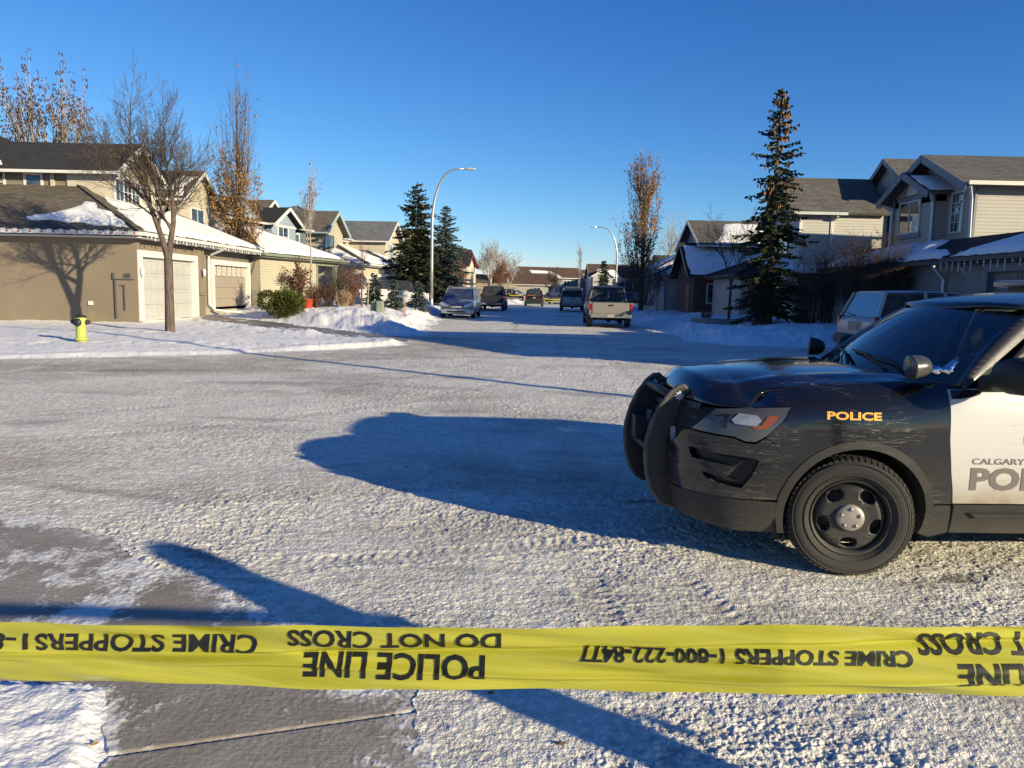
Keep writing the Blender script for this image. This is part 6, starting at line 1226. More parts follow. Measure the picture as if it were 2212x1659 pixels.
tape = thing('barrier_tape', 'yellow police line tape stretched across the foreground with upside down black lettering', 'barrier tape', (0, 1.03, 1.1))
o = mb.build('tape', TAPEM, tape); o.location = (0, -1.03, -1.1)
INK = plain('black_tape_ink', (0.014, 0.014, 0.012), 0.45, var=.2)
def tape_text(body_s, s_left, s_right, w_base, w_head, bold, w_slope=0.0):
    """The tape hangs upside down: the text starts at s_right and runs to the left, heads down."""
    V, Fc = text_mesh(body_s, 1.0, INK, extrude=0, bold=bold)
    bm = bmesh.new(); vv = [bm.verts.new(v) for v in V]
    for f in Fc:
        try: bm.faces.new([vv[i] for i in f])
        except ValueError: pass
    x0 = min(v.x for v in V); x1 = max(v.x for v in V); y1 = max(v.y for v in V); W = s_right - s_left
    n_ = max(2, int(W / .007))
    for i in range(1, n_): bmesh.ops.bisect_plane(bm, geom=bm.verts[:] + bm.edges[:] + bm.faces[:], plane_co=(x0 + (x1 - x0) * i / n_, 0, 0), plane_no=(1, 0, 0))
    for i in range(1, 14): bmesh.ops.bisect_plane(bm, geom=bm.verts[:] + bm.edges[:] + bm.faces[:], plane_co=(0, i * y1 / 14, 0), plane_no=(0, 1, 0))
    bm.verts.index_update(); mb = MB()
    mb.add([tape_pt(s_right - W * (v.co.x - x0) / (x1 - x0), w_base + (w_head - w_base) * v.co.y / y1 + w_slope * (v.co.x - x0) / (x1 - x0), .0013) for v in bm.verts], [[q.index for q in f.verts] for f in bm.faces]); bm.free()
    o = mb.build('lettering', INK, tape); o.location = (0, -1.03, -1.1)
def sx_(u): return float(at(u, 1420, float(np.interp(u, [0, 400, 640, 1106, 1700, 2212], [1.0275, .9753, .9434, .8993, .8469, .8294]))).x)
tape_text('DO NOT CROSS', sx_(620), sx_(1082), .915, .645, .025); tape_text('POLICE LINE', sx_(655), sx_(1048), .50, .15, .027)
tape_text('CRIME STOPPERS 1-800-222-8477', sx_(1252), sx_(1970), .655, .435, .025, .05)
tape_text('CRIME STOPPERS', sx_(78), sx_(554), .80, .50, .025, .03); tape_text('1-800-222-8477', sx_(-470), sx_(62), .83, .55, .025)
tape_text('DO NOT CROSS', sx_(1986), sx_(2430), .905, .60, .025); tape_text('POLICE LINE', sx_(2064), sx_(2450), .50, .165, .027)
tape_text('POLICE LINE', -1.62, -1.36, .50, .15, .027); tape_text('DO NOT CROSS', -1.65, -1.35, .915, .645, .025)
# ------------------------------------------------------------------ the other vehicles
def loft(mb, secs, closed=True, caps=True, sm=True, mi=0):
    n = len(secs[0]); b = len(mb.v)
    for s_ in secs: mb.v += [tuple(p) for p in s_]
    for k in range(len(secs) - 1):
        for i in range(n if closed else n - 1): mb.f.append([b + k * n + i, b + k * n + (i + 1) % n, b + (k + 1) * n + (i + 1) % n, b + (k + 1) * n + i]); mb.m.append(mi); mb.sm.append(sm)
    if caps: mb.f.append([b + i for i in range(n)][::-1]); mb.f.append([b + (len(secs) - 1) * n + i for i in range(n)]); mb.m += [mi, mi]; mb.sm += [False, False]
CARGLASS = auto_glass('car_glass', (0.25, 0.33, 0.34), 0.72, (0.012, 0.016, 0.02), 0.03, 1.33)
def car_wheel(root, x, y, r, w, mat_rim, sd):
    mb = MB(); mb.lathe([(r * .62, -w / 2), (r * .7, -w / 2 - .006), (r * .93, -w / 2 + .005), (r, -w / 2 + .03), (r, w / 2 - .03), (r * .93, w / 2), (r * .62, w / 2)], 28, (0, 0, 0), 'y'); o = mb.build('wheel', RUBBER, root); o.location = (x, y, r); o.rotation_euler = (0, 0, 0 if sd < 0 else pi)
    mb = MB(); mb.lathe([(r * .63, -w / 2 + .0), (r * .58, -w / 2 + .03), (r * .5, -w / 2 + .05), (0.0, -w / 2 + .05)], 20, (0, 0, 0), 'y'); mb.lathe([(0, -w / 2 + .02), (r * .18, -w / 2 + .025), (r * .18, -w / 2 + .05)], 12, (0, 0, 0), 'y')
    for k in range(6):
        a = 6.2832 * k / 6; mb.bar((r * .15 * cos(a), -w / 2 + .035, r * .15 * sin(a)), (r * .58 * cos(a), -w / 2 + .03, r * .58 * sin(a)), r * .13, .02, up=(0, 1, 0))
    mb.build('rim', mat_rim, o)
def vehicle(name, label, cat, loc, rot, L, W, H, zb, belt, glass, paint, rwheel=.34, wb=None, fo=None, roofp=None, rim=None, nose=None, group=None, bumper=None, hood_front=None):
    """Front towards local -x, base centre at the origin. belt: [(x, z, half width)], glass: roof stations [(x, z, half width)] between pillars."""
    root = thing(name, label, cat, loc, rot, group); fo = fo or .19 * L; wb = wb or .575 * L; rim = rim or STEEL; hw = W / 2
    xs0 = -L / 2; wx = (xs0 + fo, xs0 + fo + wb)
    mb = MB(); secs = []
    for x, z, k in belt:
        e = abs(x) / (L / 2); lift = zb + (.10 if e > .93 else 0); w_ = hw * k
        # arches are cut by raising the sill over the wheels
        secs.append([(x, -w_ * .80, lift), (x, -w_ * .95, lift + .06), (x, -w_, lift + .28), (x, -w_ * 1.0, min(z - .10, lift + .48)), (x, -w_ * .965, z - .05), (x, -w_ * .90, z), (x, 0, z + .025), (x, w_ * .90, z), (x, w_ * .965, z - .05), (x, w_, min(z - .10, lift + .48)), (x, w_, lift + .28), (x, w_ * .95, lift + .06), (x, w_ * .80, lift)])
    loft(mb, secs); o = mb.build('body', paint, root, fix=True)
    for cx in wx:
        for sd in (-1, 1):
            a = MB(); r_ = rwheel * 1.14; n = 18; pts = arc(cx, rwheel, r_, -8, 188, n); a.add([(u, sd * (hw + .004), max(zb - .03, v)) for u, v in pts] + [(u, sd * (hw - .22), max(zb - .03, v)) for u, v in pts] + [(cx, sd * (hw - .2), rwheel), (cx, sd * (hw + .0035), rwheel)], [(i, i + 1, n + 2 + i, n + 1 + i) for i in range(n)] + [(i, i + 1, 2 * n + 3) for i in range(n)], 0); a.build('wheel_arch', DARKIN, root, fix=False)
            car_wheel(root, cx, sd * (hw - .105), rwheel, .23, rim, sd)
    # cabin: glass loft with a painted roof and pillars
    g = MB(); S_ = []
    for x, z, k, xb, zb_, kb in glass: S_.append(([Vector((xb, -hw * kb, zb_)), Vector((xb, hw * kb, zb_))], [Vector((x, -hw * k, z)), Vector((x, hw * k, z))]))
    lo = [s_[0] for s_ in S_]; hi = [s_[1] for s_ in S_]; n = len(S_)
    V = [p for s_ in S_ for p in (s_[0][0], s_[0][1], s_[1][0], s_[1][1])]; g.add(V, [(4 * i, 4 * i + 4, 4 * i + 6, 4 * i + 2) for i in range(n - 1)] + [(4 * i + 1, 4 * i + 3, 4 * i + 7, 4 * i + 5) for i in range(n - 1)])
    for i, sd in ((i, sd) for i in range(n - 1) for sd in (0, 1)): pass
    g.build('side_window', CARGLASS, root, fix=True)
    f = MB(); f.add([lo[0][0], lo[0][1], hi[0][1], hi[0][0]], [(0, 1, 2, 3)]); f.build('windscreen', CARGLASS, root); f = MB(); f.add([lo[-1][0], lo[-1][1], hi[-1][1], hi[-1][0]], [(3, 2, 1, 0)]); f.build('rear_window', CARGLASS, root)
    r = MB(); secs = []
    for p in hi: y = p[1].y; secs.append([Vector((p[0].x, -y * 1.02, p[0].z - .05)), Vector((p[0].x, -y * .96, p[0].z + .01)), Vector((p[0].x, -y * .6, p[0].z + .045)), Vector((p[0].x, 0, p[0].z + .055)), Vector((p[0].x, y * .6, p[0].z + .045)), Vector((p[0].x, y * .96, p[0].z + .01)), Vector((p[0].x, y * 1.02, p[0].z - .05))])
    loft(r, secs); r.build('roof', roofp or paint, root, fix=True)
    for i in range(n):
        for sd in (0, 1):
            p = MB(); a, b = lo[i][sd], hi[i][sd]; s_ = Vector((0, -.004 if sd == 0 else .004, 0)); p.bar(a + s_, b + s_, .05, .10 if i in (0, n - 1) else .07, up=(1, 0, 0)); p.build('pillar', roofp or paint, root)
    mb = MB(); mb.box(xs0 + .5, -xs0 - .4, -hw * .78, hw * .78, zb + .02, min(b_[1] for b_ in belt if abs(b_[0]) < L * .45) - .06); mb.build('chassis', DARKIN, root)
    return root, wx, hw, xs0
def box_part(root, name, b, mat, parent=None, bevel=0): mb = MB(); mb.box(*b); return mb.build(name, mat, parent or root, bevel=bevel)
def quad_part(root, name, pts, mat, parent=None, t=.012): mb = MB(); mb.slab(pts, t); return mb.build(name, mat, parent or root)
def mirrors(root, x, y, z, mat):
    for sd in (-1, 1): mb = MB(); mb.box(x, x + .12, sd * (y + .10) - .09, sd * (y + .10) + .09, z, z + .16); mb.box(x + .03, x + .07, min(sd * (y - .1), sd * y), max(sd * (y - .1), sd * y), z + .02, z + .07); mb.build('door_mirror', mat, root, bevel=.03)
def seats(root, xs, hw, z):
    for x in xs:
        for y in (-hw * .42, hw * .42): mb = MB(); mb.box(x, x + .14, y - .22, y + .22, z - .35, z + .12); mb.box(x + .02, x + .12, y - .11, y + .11, z + .12, z + .32); mb.build('seat', plain('seat_cloth_grey', (.06, .06, .065), .9), root, bevel=.03)
HLENS = plain('clear_headlamp', (.62, .64, .62), .12, var=.3, scale=18, coat=.6); CARGREY = plain('grille_grey', (.16, .16, .165), .45)
CARBLK = dusty_paint('dirty_charcoal_paint', (.022, .022, .024), (.16, .145, .13), 1.2, .3, .2, .3, 1.2)
SILVBLUE = dusty_paint('blue_grey_paint', (.17, .19, .225), (.22, .21, .20), .9, .22, .15, .2, 1.2); CARWHITE = dusty_paint('dirty_white_paint', (.36, .365, .37), (.21, .18, .14), 2.2, .3, .15, .25, 1.3); BLUELIV = plain('blue_livery', (.012, .035, .16), .3, var=.1)

def minivan(name, label, loc, rot, paint, L=5.05, W=1.96, H=1.74, cat='minivan', rear=False, group=None):
    b = [(-L / 2, .62, .70), (-L / 2 + .08, .74, .84), (-L / 2 + .35, .88, .95), (-L / 2 + .95, 1.00, .99), (-L / 2 + 1.25, 1.05, 1.0), (-.3, 1.06, 1.0), (1.4, 1.08, 1.0), (L / 2 - .35, 1.08, .98), (L / 2 - .06, 1.02, .93), (L / 2, .9, .90)]
    gl = [(-L / 2 + 2.05, H - .06, .76, -L / 2 + 1.15, 1.04, .92), (-L / 2 + 2.75, H - .02, .79, -L / 2 + 2.35, 1.06, .96), (.9, H - .01, .79, .9, 1.08, .96), (L / 2 - .38, H - .05, .76, L / 2 - .12, 1.06, .93)]
    root, wx, hw, x0 = vehicle(name, label, cat, loc, rot, L, W, H, .22, b, gl, paint, .335, 3.0, .98, group=group)
    mirrors(root, -L / 2 + 1.45, hw, 1.02, paint); seats(root, (-.35, .9), hw, 1.15)
    return root, hw, x0, L
# blue grey minivan facing us at the left kerb
van, hw, x0, L = minivan('minivan', 'blue grey minivan parked facing the viewer at the left kerb', (-3.1, 43.6 + 2.4, .02), 1.5 + .02, SILVBLUE)
for sd in (-1, 1):
    mb = MB(); mb.add([(x0 - .05, sd * .40, .64), (x0 - .03, sd * .66, .64), (x0 + .20, sd * .92, .74), (x0 + .24, sd * .88, .90), (x0 + .06, sd * .62, .82), (x0 - .02, sd * .44, .75)], [(0, 1, 2, 3, 4, 5)]); o = mb.build('headlight', HLENS, van); m_ = o.modifiers.new('t', 'SOLIDIFY'); m_.thickness = .05
    mb = MB(); mb.box(x0 - .03, x0 + .1, sd * .68 - .11, sd * .68 + .11, .36, .44); mb.build('fog_lamp', GRILLE, van)
mb = MB(); mb.add([(x0 - .04, -.36, .71), (x0 - .04, .36, .71), (x0 - .05, .27, .58), (x0 - .05, -.27, .58)], [(0, 1, 2, 3)]); g_ = mb.build('grille', GRILLE, van)
for z in (.605, .64, .675): box_part(van, 'grille_bar', (x0 - .065, x0 - .04, -.31, .31, z - .009, z + .009), CHROME, g_)
box_part(van, 'bumper', (x0 - .10, x0 + .2, -.86, .86, .27, .55), plain('snowlit_bumper', (.40, .42, .45), .3, var=.08), bevel=.07); box_part(van, 'bumper_intake', (x0 - .115, x0 - .09, -.52, .52, .34, .42), GRILLE)  # bumper colour brightened for the sunlit snow it reflects
mb = MB(); mb.tube([(x0 + 1.52 + .08 * sin(6.28 * i / 16) * .4, .40 + .19 * cos(6.28 * i / 16), 1.12 + .17 * sin(6.28 * i / 16)) for i in range(17)], .016, 6); mb.build('steering_wheel', BLACKP, van); box_part(van, 'roof_rail', (-.6, 1.7, -.72, -.68, 1.76, 1.80), SILVBLUE); box_part(van, 'roof_rail', (-.6, 1.7, .68, .72, 1.76, 1.80), SILVBLUE)
# white minivan on the drive on the right: we see its tail and left flank
van2, hw, x0, L = minivan('minivan', 'dirty white minivan backed towards the street on the right hand driveway', (11.95, 21.9, .08), pi + .11, CARWHITE, L=4.8, H=1.76)
for sd in (-1, 1):
    mb = MB(); mb.box(L / 2 - .16, L / 2 - .0, sd * .90 - .055, sd * .90 + .055, .72, 1.06); mb.build('tail_light', RED, van2, bevel=.03)
mb = MB(); mb.add([(L / 2 + .004, -.80, 1.02), (L / 2 + .004, .80, 1.02), (L / 2 - .22, .72, 1.62), (L / 2 - .22, -.72, 1.62)], [(0, 1, 2, 3)]); box_part(van2, 'bumper', (L / 2 - .12, L / 2 + .13, -.93, .93, .28, .56), plain('dark_bumper', (.10, .095, .085), .6, var=.25), bevel=.06)
box_part(van2, 'licence_plate', (L / 2 + .0, L / 2 + .02, -.16, .16, .70, .85), PLATE); box_part(van2, 'plate_recess', (L / 2 - .02, L / 2 + .004, -.34, .34, .66, .92), plain('plate_recess_paint', (.30, .27, .23), .5)); mb = MB(); mb.bar((L / 2 - .02, -.02, 1.08), (L / 2 - .05, -.52, 1.14), .03, .02); mb.build('rear_wiper', BLACKP, van2)
mb = MB(); mb.bar((L / 2 - .10, -hw - .004, .88), (-1.6, -hw - .004, .88), .01, .05); mb.bar((L / 2 - .10, hw + .004, .88), (-1.6, hw + .004, .88), .01, .05); mb.build('side_strip', plain('slate_strip', (.10, .11, .13), .5), van2)
# dark minivan on a driveway behind the picket fence
van3, hw, x0, L = minivan('minivan', 'dark minivan on a driveway behind the picket fence and young spruces', (-8.6, 52.5, .40), .12, CARBLK)
for sd in (-1, 1): box_part(van3, 'headlight', (x0 + .05, x0 + .25, sd * .72 - .14, sd * .72 + .14, .70, .84), HLENS)

def pickup(name, label, loc, rot, paint, tailpaint=None, L=5.8, W=2.02, H=1.92, cat='pickup truck', bed=1.75, rim=None, dual=False):
    c1 = L / 2 - bed
    b = [(-L / 2, .72, .82), (-L / 2 + .08, .98, .94), (-L / 2 + .3, 1.10, .98), (-L / 2 + 1.2, 1.16, 1.0), (-.2, 1.18, 1.0), (c1 - .02, 1.18, 1.0)]
    gl = [(-L / 2 + 2.0, H - .05, .72, -L / 2 + 1.4, 1.16, .92), (-L / 2 + 2.6, H - .01, .75, -L / 2 + 2.45, 1.18, .95), (c1 - .75, H - .01, .75, c1 - .7, 1.18, .95), (c1 - .16, H - .05, .72, c1 - .03, 1.18, .90)]
    root, wx, hw, x0 = vehicle(name, label, cat, loc, rot, L, W, H, .42, b, gl, paint, .39, 3.65, .95, rim=rim)
    for sd in (-1, 1):
        mb = MB(); y0, y1 = sorted((sd * hw * .985, sd * (hw - .11))); n = 12; top = 1.17; cx = wx[1]; pts = [(c1, .55), (c1, top), (L / 2, top), (L / 2, .55), (cx + .46, .55)] + [(cx + .46 * cos(radians(a)), .39 + .46 * sin(radians(a))) for a in range(20, 165, 12)] + [(cx - .46, .55)]
        mb.prism(pts, y0, y1, lambda u, v, d: (u, d, v)); mb.build('bed_side', paint, root, fix=True, bevel=.02)
        box_part(root, 'tail_light', (L / 2 - .16, L / 2 + .012, sd * (hw - .075) - .07, sd * (hw - .075) + .085 if sd < 0 else sd * (hw - .075) + .07, .80, 1.10), RED, bevel=.015)
        mb = MB(); mb.box(wx[1] + .42, wx[1] + .45, sd * (hw - .12) - .13, sd * (hw - .12) + .13, .22, .62); mb.build('mud_flap', BLACKP, root)
    box_part(root, 'bed_floor', (c1, L / 2 - .06, -hw + .1, hw - .1, .60, .68), DARKIN); tg = box_part(root, 'tailgate', (L / 2 - .06, L / 2 + .005, -hw + .16, hw - .16, .64, 1.165), tailpaint or paint, bevel=.015)
    box_part(root, 'tailgate_handle', (L / 2 + .005, L / 2 + .02, -.13, .13, 1.0, 1.07), BLACKP, tg); box_part(root, 'tailgate_panel', (L / 2 + .004, L / 2 + .012, -hw + .24, hw - .24, .70, .93), tailpaint or paint, tg, bevel=.01)
    box_part(root, 'rear_bumper', (L / 2 - .04, L / 2 + .16, -hw + .06, hw - .06, .46, .64), CARGREY, bevel=.03); box_part(root, 'licence_plate', (L / 2 + .16, L / 2 + .172, -.16, .16, .48, .62), PLATE); mb = MB(); mb.tube([(-1.5, .3, .34), (L / 2 - .3, .3, .34)], .06, 8); mb.tube([(wx[1], -hw + .2, .38), (wx[1], hw - .2, .38)], .07, 8); mb.lathe([(0, -.15), (.16, 0), (0, .15)], 12, (wx[1], 0, .38), 'x'); mb.build('axle', DARKIN, root); box_part(root, 'frame_rail', (-1.8, L / 2 - .1, -.5, .5, .42, .56), DARKIN)
    mirrors(root, -L / 2 + 1.75, hw, 1.16, BLACKP); seats(root, (-.45, .35), hw, 1.28); box_part(root, 'running_board', (wx[0] + .5, wx[1] - .5, -hw - .03, -hw + .1, .36, .42), BLACKP); box_part(root, 'running_board', (wx[0] + .5, wx[1] - .5, hw - .1, hw + .03, .36, .42), BLACKP)
    for sd in (-1, 1): box_part(root, 'headlight', (x0 - .01, x0 + .2, sd * .78 - .14, sd * .78 + .14, .80, 1.0), HLENS, bevel=.02)
    return root, hw, L, c1
TANW = dusty_paint('mud_filmed_silver_paint', (.20, .185, .16), (.17, .145, .11), 1.4, .4, .1, .3, 1.3)
pk, hw, L, c1 = pickup('pickup_truck', 'mud filmed pale pickup parked at the right kerb, half in shadow', (4.62, 36.0 + 2.7, .02), -1.5708 - .0, TANW)
pk.rotation_euler = (0, 0, -pi / 2 - .04)
mb = MB(); rr = random.Random(2)
for dz in (0, .095, .19): mb.lathe([(0, -.05), (.04, -.02), (.048, .0), (.03, .04), (0, .055)], 10, (c1 - .085 - dz * .26, .02, 1.42 + dz), 'z')
mb.build('window_decal', plain('white_decal', (.5, .5, .5), .6), pk)
box_part(pk, 'brake_light', (c1 - .19, c1 - .13, -.18, .18, 1.875, 1.91), plain('pale_red_lens', (.35, .20, .18), .3)); pk.scale = (1, 1, 1)
dk, hw, L, c1 = pickup('pickup_truck', 'dark charcoal pickup parked behind the blue grey minivan', (-1.65, 62.0 + 1.6, .02), -pi / 2 - .05, CARBLK); box_part(dk, 'tonneau_cap', (c1, L / 2 - .05, -hw + .16, hw - .16, 1.17, 1.20), CARBLK); box_part(dk, 'bumper_face', (L / 2 + .16, L / 2 + .172, -.85, -.28, .5, .61), CHROME); box_part(dk, 'bumper_face', (L / 2 + .16, L / 2 + .172, .28, .85, .5, .61), CHROME)
bp, hw, L, c1 = pickup('police_pickup', 'white and blue police pickup seen from behind in the shaded street', (5.0, 66.5, .02), -pi / 2 - .05, BLUELIV, CARWHITE, cat='police vehicle', L=5.6)
mb = MB(); mb.add([(L / 2 + .0135, -hw + .2, .94), (L / 2 + .0135, -hw + .2, 1.15), (L / 2 + .0135, hw - .2, 1.15), (L / 2 + .0135, hw - .5, 1.05)], [(3, 2, 1, 0)]); mb.build('tailgate_stripe', CARWHITE, bp)
for sd in (-1, 1): mb = MB(); mb.bar((c1 - .16, sd * hw * .74, 1.88), (c1 - .02, sd * hw * .91, 1.2), .07, .12); mb.build('white_pillar', CARWHITE, bp)
box_part(bp, 'light_bar', (-.9, -.55, -.6, .6, 1.96, 2.06), plain('roof_light_bar', (.05, .06, .09), .3), bevel=.03); box_part(bp, 'white_roof', (c1 - 1.2, c1 - .2, -.70, .70, 1.965, 1.975), CARWHITE)
# white pickup with a blue stripe turned across the right side
wp, hw, L, c1 = pickup('pickup_truck', 'white pickup with blue stripe and blue numerals standing across a right hand driveway', (9.2, 62.5, .55), pi - .05, CARWHITE, L=5.7)
for y0 in (-hw - .006, hw + .002): mb = MB(); mb.add([(-.2, y0, .62), (-.2, y0, 1.10), (L / 2 - .3, y0, 1.0), (L / 2 - .3, y0, .62)], [(0, 1, 2, 3)]); o = mb.build('side_stripe', BLUELIV, wp); o.modifiers.new('t', 'SOLIDIFY').thickness = .004
box_part(wp, 'cab_rack', (-.2, .75, -.68, .68, 1.955, 1.985), plain('blue_roof_band', (.04, .07, .16), .4))
put_text('5050', .42, CARWHITE, lambda a, b, c: (.15 - a + .9, hw + .012 + c, .70 + b), wp, 'lettering', bold=.01, sx=.95)
def hatch(name, label, loc, rot, paint, H=1.72, L=4.9, W=1.95, cat='police vehicle'):
    b = [(-L / 2, .60, .72), (-L / 2 + .1, .85, .9), (-L / 2 + .4, 1.02, .97), (-L / 2 + 1.3, 1.10, 1.0), (.5, 1.10, 1.0), (L / 2 - .3, 1.10, .98), (L / 2 - .05, 1.0, .93), (L / 2, .8, .90)]
    gl = [(-L / 2 + 2.1, H - .05, .72, -L / 2 + 1.3, 1.09, .90), (-.2, H, .75, -.35, 1.10, .94), (1.1, H, .74, 1.15, 1.10, .94), (L / 2 - .5, H - .06, .70, L / 2 - .14, 1.08, .88)]
    root, wx, hw, x0 = vehicle(name, label, cat, loc, rot, L, W, H, .26, b, gl, paint, .36, 2.86, .95)
    for sd in (-1, 1): box_part(root, 'tail_light', (L / 2 - .22, L / 2 - .02, sd * .84 - .08, sd * .84 + .08, .86, 1.06), RED, bevel=.02); box_part(root, 'headlight', (x0 + .1, x0 + .3, sd * .74 - .13, sd * .74 + .13, .82, .95), HLENS)
    box_part(root, 'rear_bumper', (L / 2 - .1, L / 2 + .06, -.9, .9, .34, .60), BLACKP, bevel=.05); box_part(root, 'licence_plate', (L / 2 - .0, L / 2 + .02, -.15, .15, .86, .98), PLATE); mirrors(root, -L / 2 + 1.6, hw, 1.06, BLACKP); seats(root, (-.3, .6), hw, 1.2)
    return root, hw, L
ps, hw, L = hatch('police_vehicle', 'black police utility vehicle seen from behind in the middle of the far street', (2.15, 82.0, .02), -pi / 2 - .02, PAINT_BLACK)
for k in range(-5, 6):
    if k: mb = MB(); s_ = 1 if k > 0 else -1; mb.add([(L / 2 + .0, k * .135 - .045, .66), (L / 2 + .0, k * .135 + .03, .66), (L / 2 + .0, k * .135 + .03 + s_ * .05, .73), (L / 2 + .0, k * .135 - .045 + s_ * .05, .73)], [(0, 1, 2, 3)]); o = mb.build('reflective_stripe', WHITE, ps); o.modifiers.new('t', 'SOLIDIFY').thickness = .02
box_part(ps, 'rear_glass_stripe', (L / 2 - .09, L / 2 - .03, -.72, .05, 1.10, 1.16), plain('orange_stripe', (.30, .10, .03), .4)); box_part(ps, 'light_bar', (-.5, -.2, -.55, .55, 1.76, 1.84), plain('roof_light_bar', (.05, .06, .09), .3), bevel=.02)
# white police saloon and two dark cars
def saloon(name, label, loc, rot, paint, roofp=None, cat='car', L=4.9, W=1.86, H=1.46, group=None):
    b = [(-L / 2, .52, .74), (-L / 2 + .1, .68, .9), (-L / 2 + .45, .80, .97), (-L / 2 + 1.3, .90, 1.0), (.3, .92, 1.0), (L / 2 - .9, .95, .99), (L / 2 - .1, .92, .92), (L / 2, .70, .86)]
    gl = [(-L / 2 + 2.05, H - .05, .66, -L / 2 + 1.35, .90, .90), (-.1, H, .69, -.2, .92, .93), (.6, H - .01, .68, .75, .93, .93), (L / 2 - 1.5, H - .06, .66, L / 2 - .85, .95, .86)]
    root, wx, hw, x0 = vehicle(name, label, cat, loc, rot, L, W, H, .2, b, gl, paint, .32, 2.85, .95, roofp=roofp, group=group)
    for sd in (-1, 1): box_part(root, 'tail_light', (L / 2 - .2, L / 2 - .0, sd * .72 - .12, sd * .72 + .12, .70, .86), RED, bevel=.02); box_part(root, 'headlight', (x0 + .06, x0 + .3, sd * .70 - .15, sd * .70 + .15, .60, .74), HLENS)
    box_part(root, 'bumper', (x0 - .05, x0 + .2, -.82, .82, .25, .48), paint, bevel=.05); mirrors(root, -L / 2 + 1.55, hw, .92, paint); seats(root, (-.2, .6), hw, 1.0); return root, hw, L, x0
sc, hw, L, x0 = saloon('police_car', 'white police saloon car turned broadside beyond the dark pickup', (-.1, 98.0, .35), 2.75, CARWHITE, cat='police vehicle'); box_part(sc, 'light_bar', (-.25, .05, -.5, .5, 1.46, 1.55), plain('roof_light_bar', (.05, .06, .09), .3), bevel=.02)
mb = MB(); mb.add([(-1.2, hw + .004, .40), (1.0, hw + .004, .40), (1.0, hw + .004, .84), (-1.2, hw + .004, .84)], [(0, 1, 2, 3)]); o = mb.build('black_door', PAINT_BLACK, sc); o.modifiers.new('t', 'SOLIDIFY').thickness = .006
saloon('car', 'dark saloon car on a driveway between the lamp post and the blue grey minivan', (-6.1, 69.0, .8), .15, CARBLK); saloon('car', 'low dark car behind the far police tape', (5.0, 100.0, .05), -1.3, CARBLK)
# ------------------------------------------------------------------ street furniture and small things
def street_lamp(label, x, y, z, H, reach, rotz, group='curved arm street lamps'):
    t = thing('street_lamp', label, 'street lamp', (x, y, z), rotz, group); mb = MB()
    pts = [(0, 0, -.1), (0, 0, H * .30), (0, 0, H * .58)]; R = H * .42 - .05; n = 14
    for i in range(1, n + 1): a = (pi / 2) * i / n; pts.append((reach * .74 * (1 - cos(a)), 0, H * .58 + R * sin(a) ** .92))
    pts.append((reach, 0, pts[-1][2] + .03)); k = len(pts); mb.tube(pts, [.11 - .065 * i / k for i in range(k)], 10); mb.build('pole', STEEL, t)
    mb = MB(); mb.lathe([(.17, 0), (.17, .05), (.13, .08), (.12, .5), (.11, .55)], 12, (0, 0, 0)); mb.build('base_cover', STEEL, t); box_part(t, 'access_panel', (-.06, .06, -.125, -.10, .6, .95), STEEL)
    mb = MB(); zz = pts[-1][2]; loft(mb, [[(reach - .05, -.05, zz - .05), (reach - .05, .05, zz - .05), (reach - .05, .05, zz + .05), (reach - .05, -.05, zz + .05)], [(reach + .15, -.15, zz - .06), (reach + .15, .15, zz - .06), (reach + .15, .13, zz + .07), (reach + .15, -.13, zz + .07)], [(reach + .55, -.16, zz - .06), (reach + .55, .16, zz - .06), (reach + .55, .12, zz + .04), (reach + .55, -.12, zz + .04)], [(reach + .70, -.08, zz - .05), (reach + .70, .08, zz - .05), (reach + .70, .06, zz), (reach + .70, -.06, zz)]], sm=False); hd = mb.build('lamp_head', plain('lamp_housing', (.42, .43, .44), .45, .3), t, fix=True)
    box_part(t, 'lens', (reach + .12, reach + .56, -.11, .11, zz - .075, zz - .058), plain('lamp_lens', (.25, .25, .24), .2), hd); return t
p = at(932, 662, 51.0); street_lamp('tall curved street lamp beside the two spruces on the left', p.x, 51.0, .40, 9.0, 2.1, 0.0)
street_lamp('curved street lamp on the right near the columnar tree, arm towards the street', at(1330, 630, 84).x, 84, .6, 8.0, 2.3, pi)
street_lamp('smallest, farthest street lamp above the grey bare trees on the left', at(1088, 620, 150).x, 150, .2, 8.6, 2.2, 0.0)
street_lamp('street lamp beyond the right edge of the picture, past the police vehicle', 12.6, 4.15, 0.15, 9.4, 2.2, pi)
# hydrant
hy = thing('fire_hydrant', 'lime yellow fire hydrant with black cap and nozzles on the snow lawn', 'fire hydrant', (-11.15, 19.85, gz(-11.15, 19.85) - .03), .10)
LIME = plain('lime_hydrant_paint', (.38, .42, .09), .45, var=.15, scale=9); mb = MB(); mb.lathe([(.105, 0), (.105, .07), (.165, .075), (.165, .125), (.12, .13), (.125, .20), (.12, .40), (.135, .52), (.14, .58), (.135, .655), (.0, .655)], 24); mb.build('barrel', LIME, hy)
mb = MB(); mb.lathe([(.148, .65), (.150, .675), (.11, .695), (.05, .715), (.05, .74), (.0, .745)], 24); mb.build('cap', BLACKP, hy)
mb = MB(); mb.lathe([(.0, -.235), (.09, -.23), (.105, -.20), (.10, -.17), (.07, -.14), (.07, -.1)], 18, (0, 0, .53), 'y'); mb.build('front_nozzle', BLACKP, hy)
for sd in (-1, 1): mb = MB(); mb.lathe([(0, sd * .245), (.03, sd * .24), (.035, sd * .20), (.062, sd * .195), (.066, sd * .15), (.05, sd * .12)], 14, (0, 0, .53), 'x'); mb.build('side_nozzle', BLACKP, hy)
for i in range(6): a = 6.283 * i / 6 + .3; mb = MB(); mb.lathe([(.014, .06), (.014, .14), (0, .145)], 6, (.145 * cos(a), .145 * sin(a), 0)); mb.build('bolt', LIME, hy)
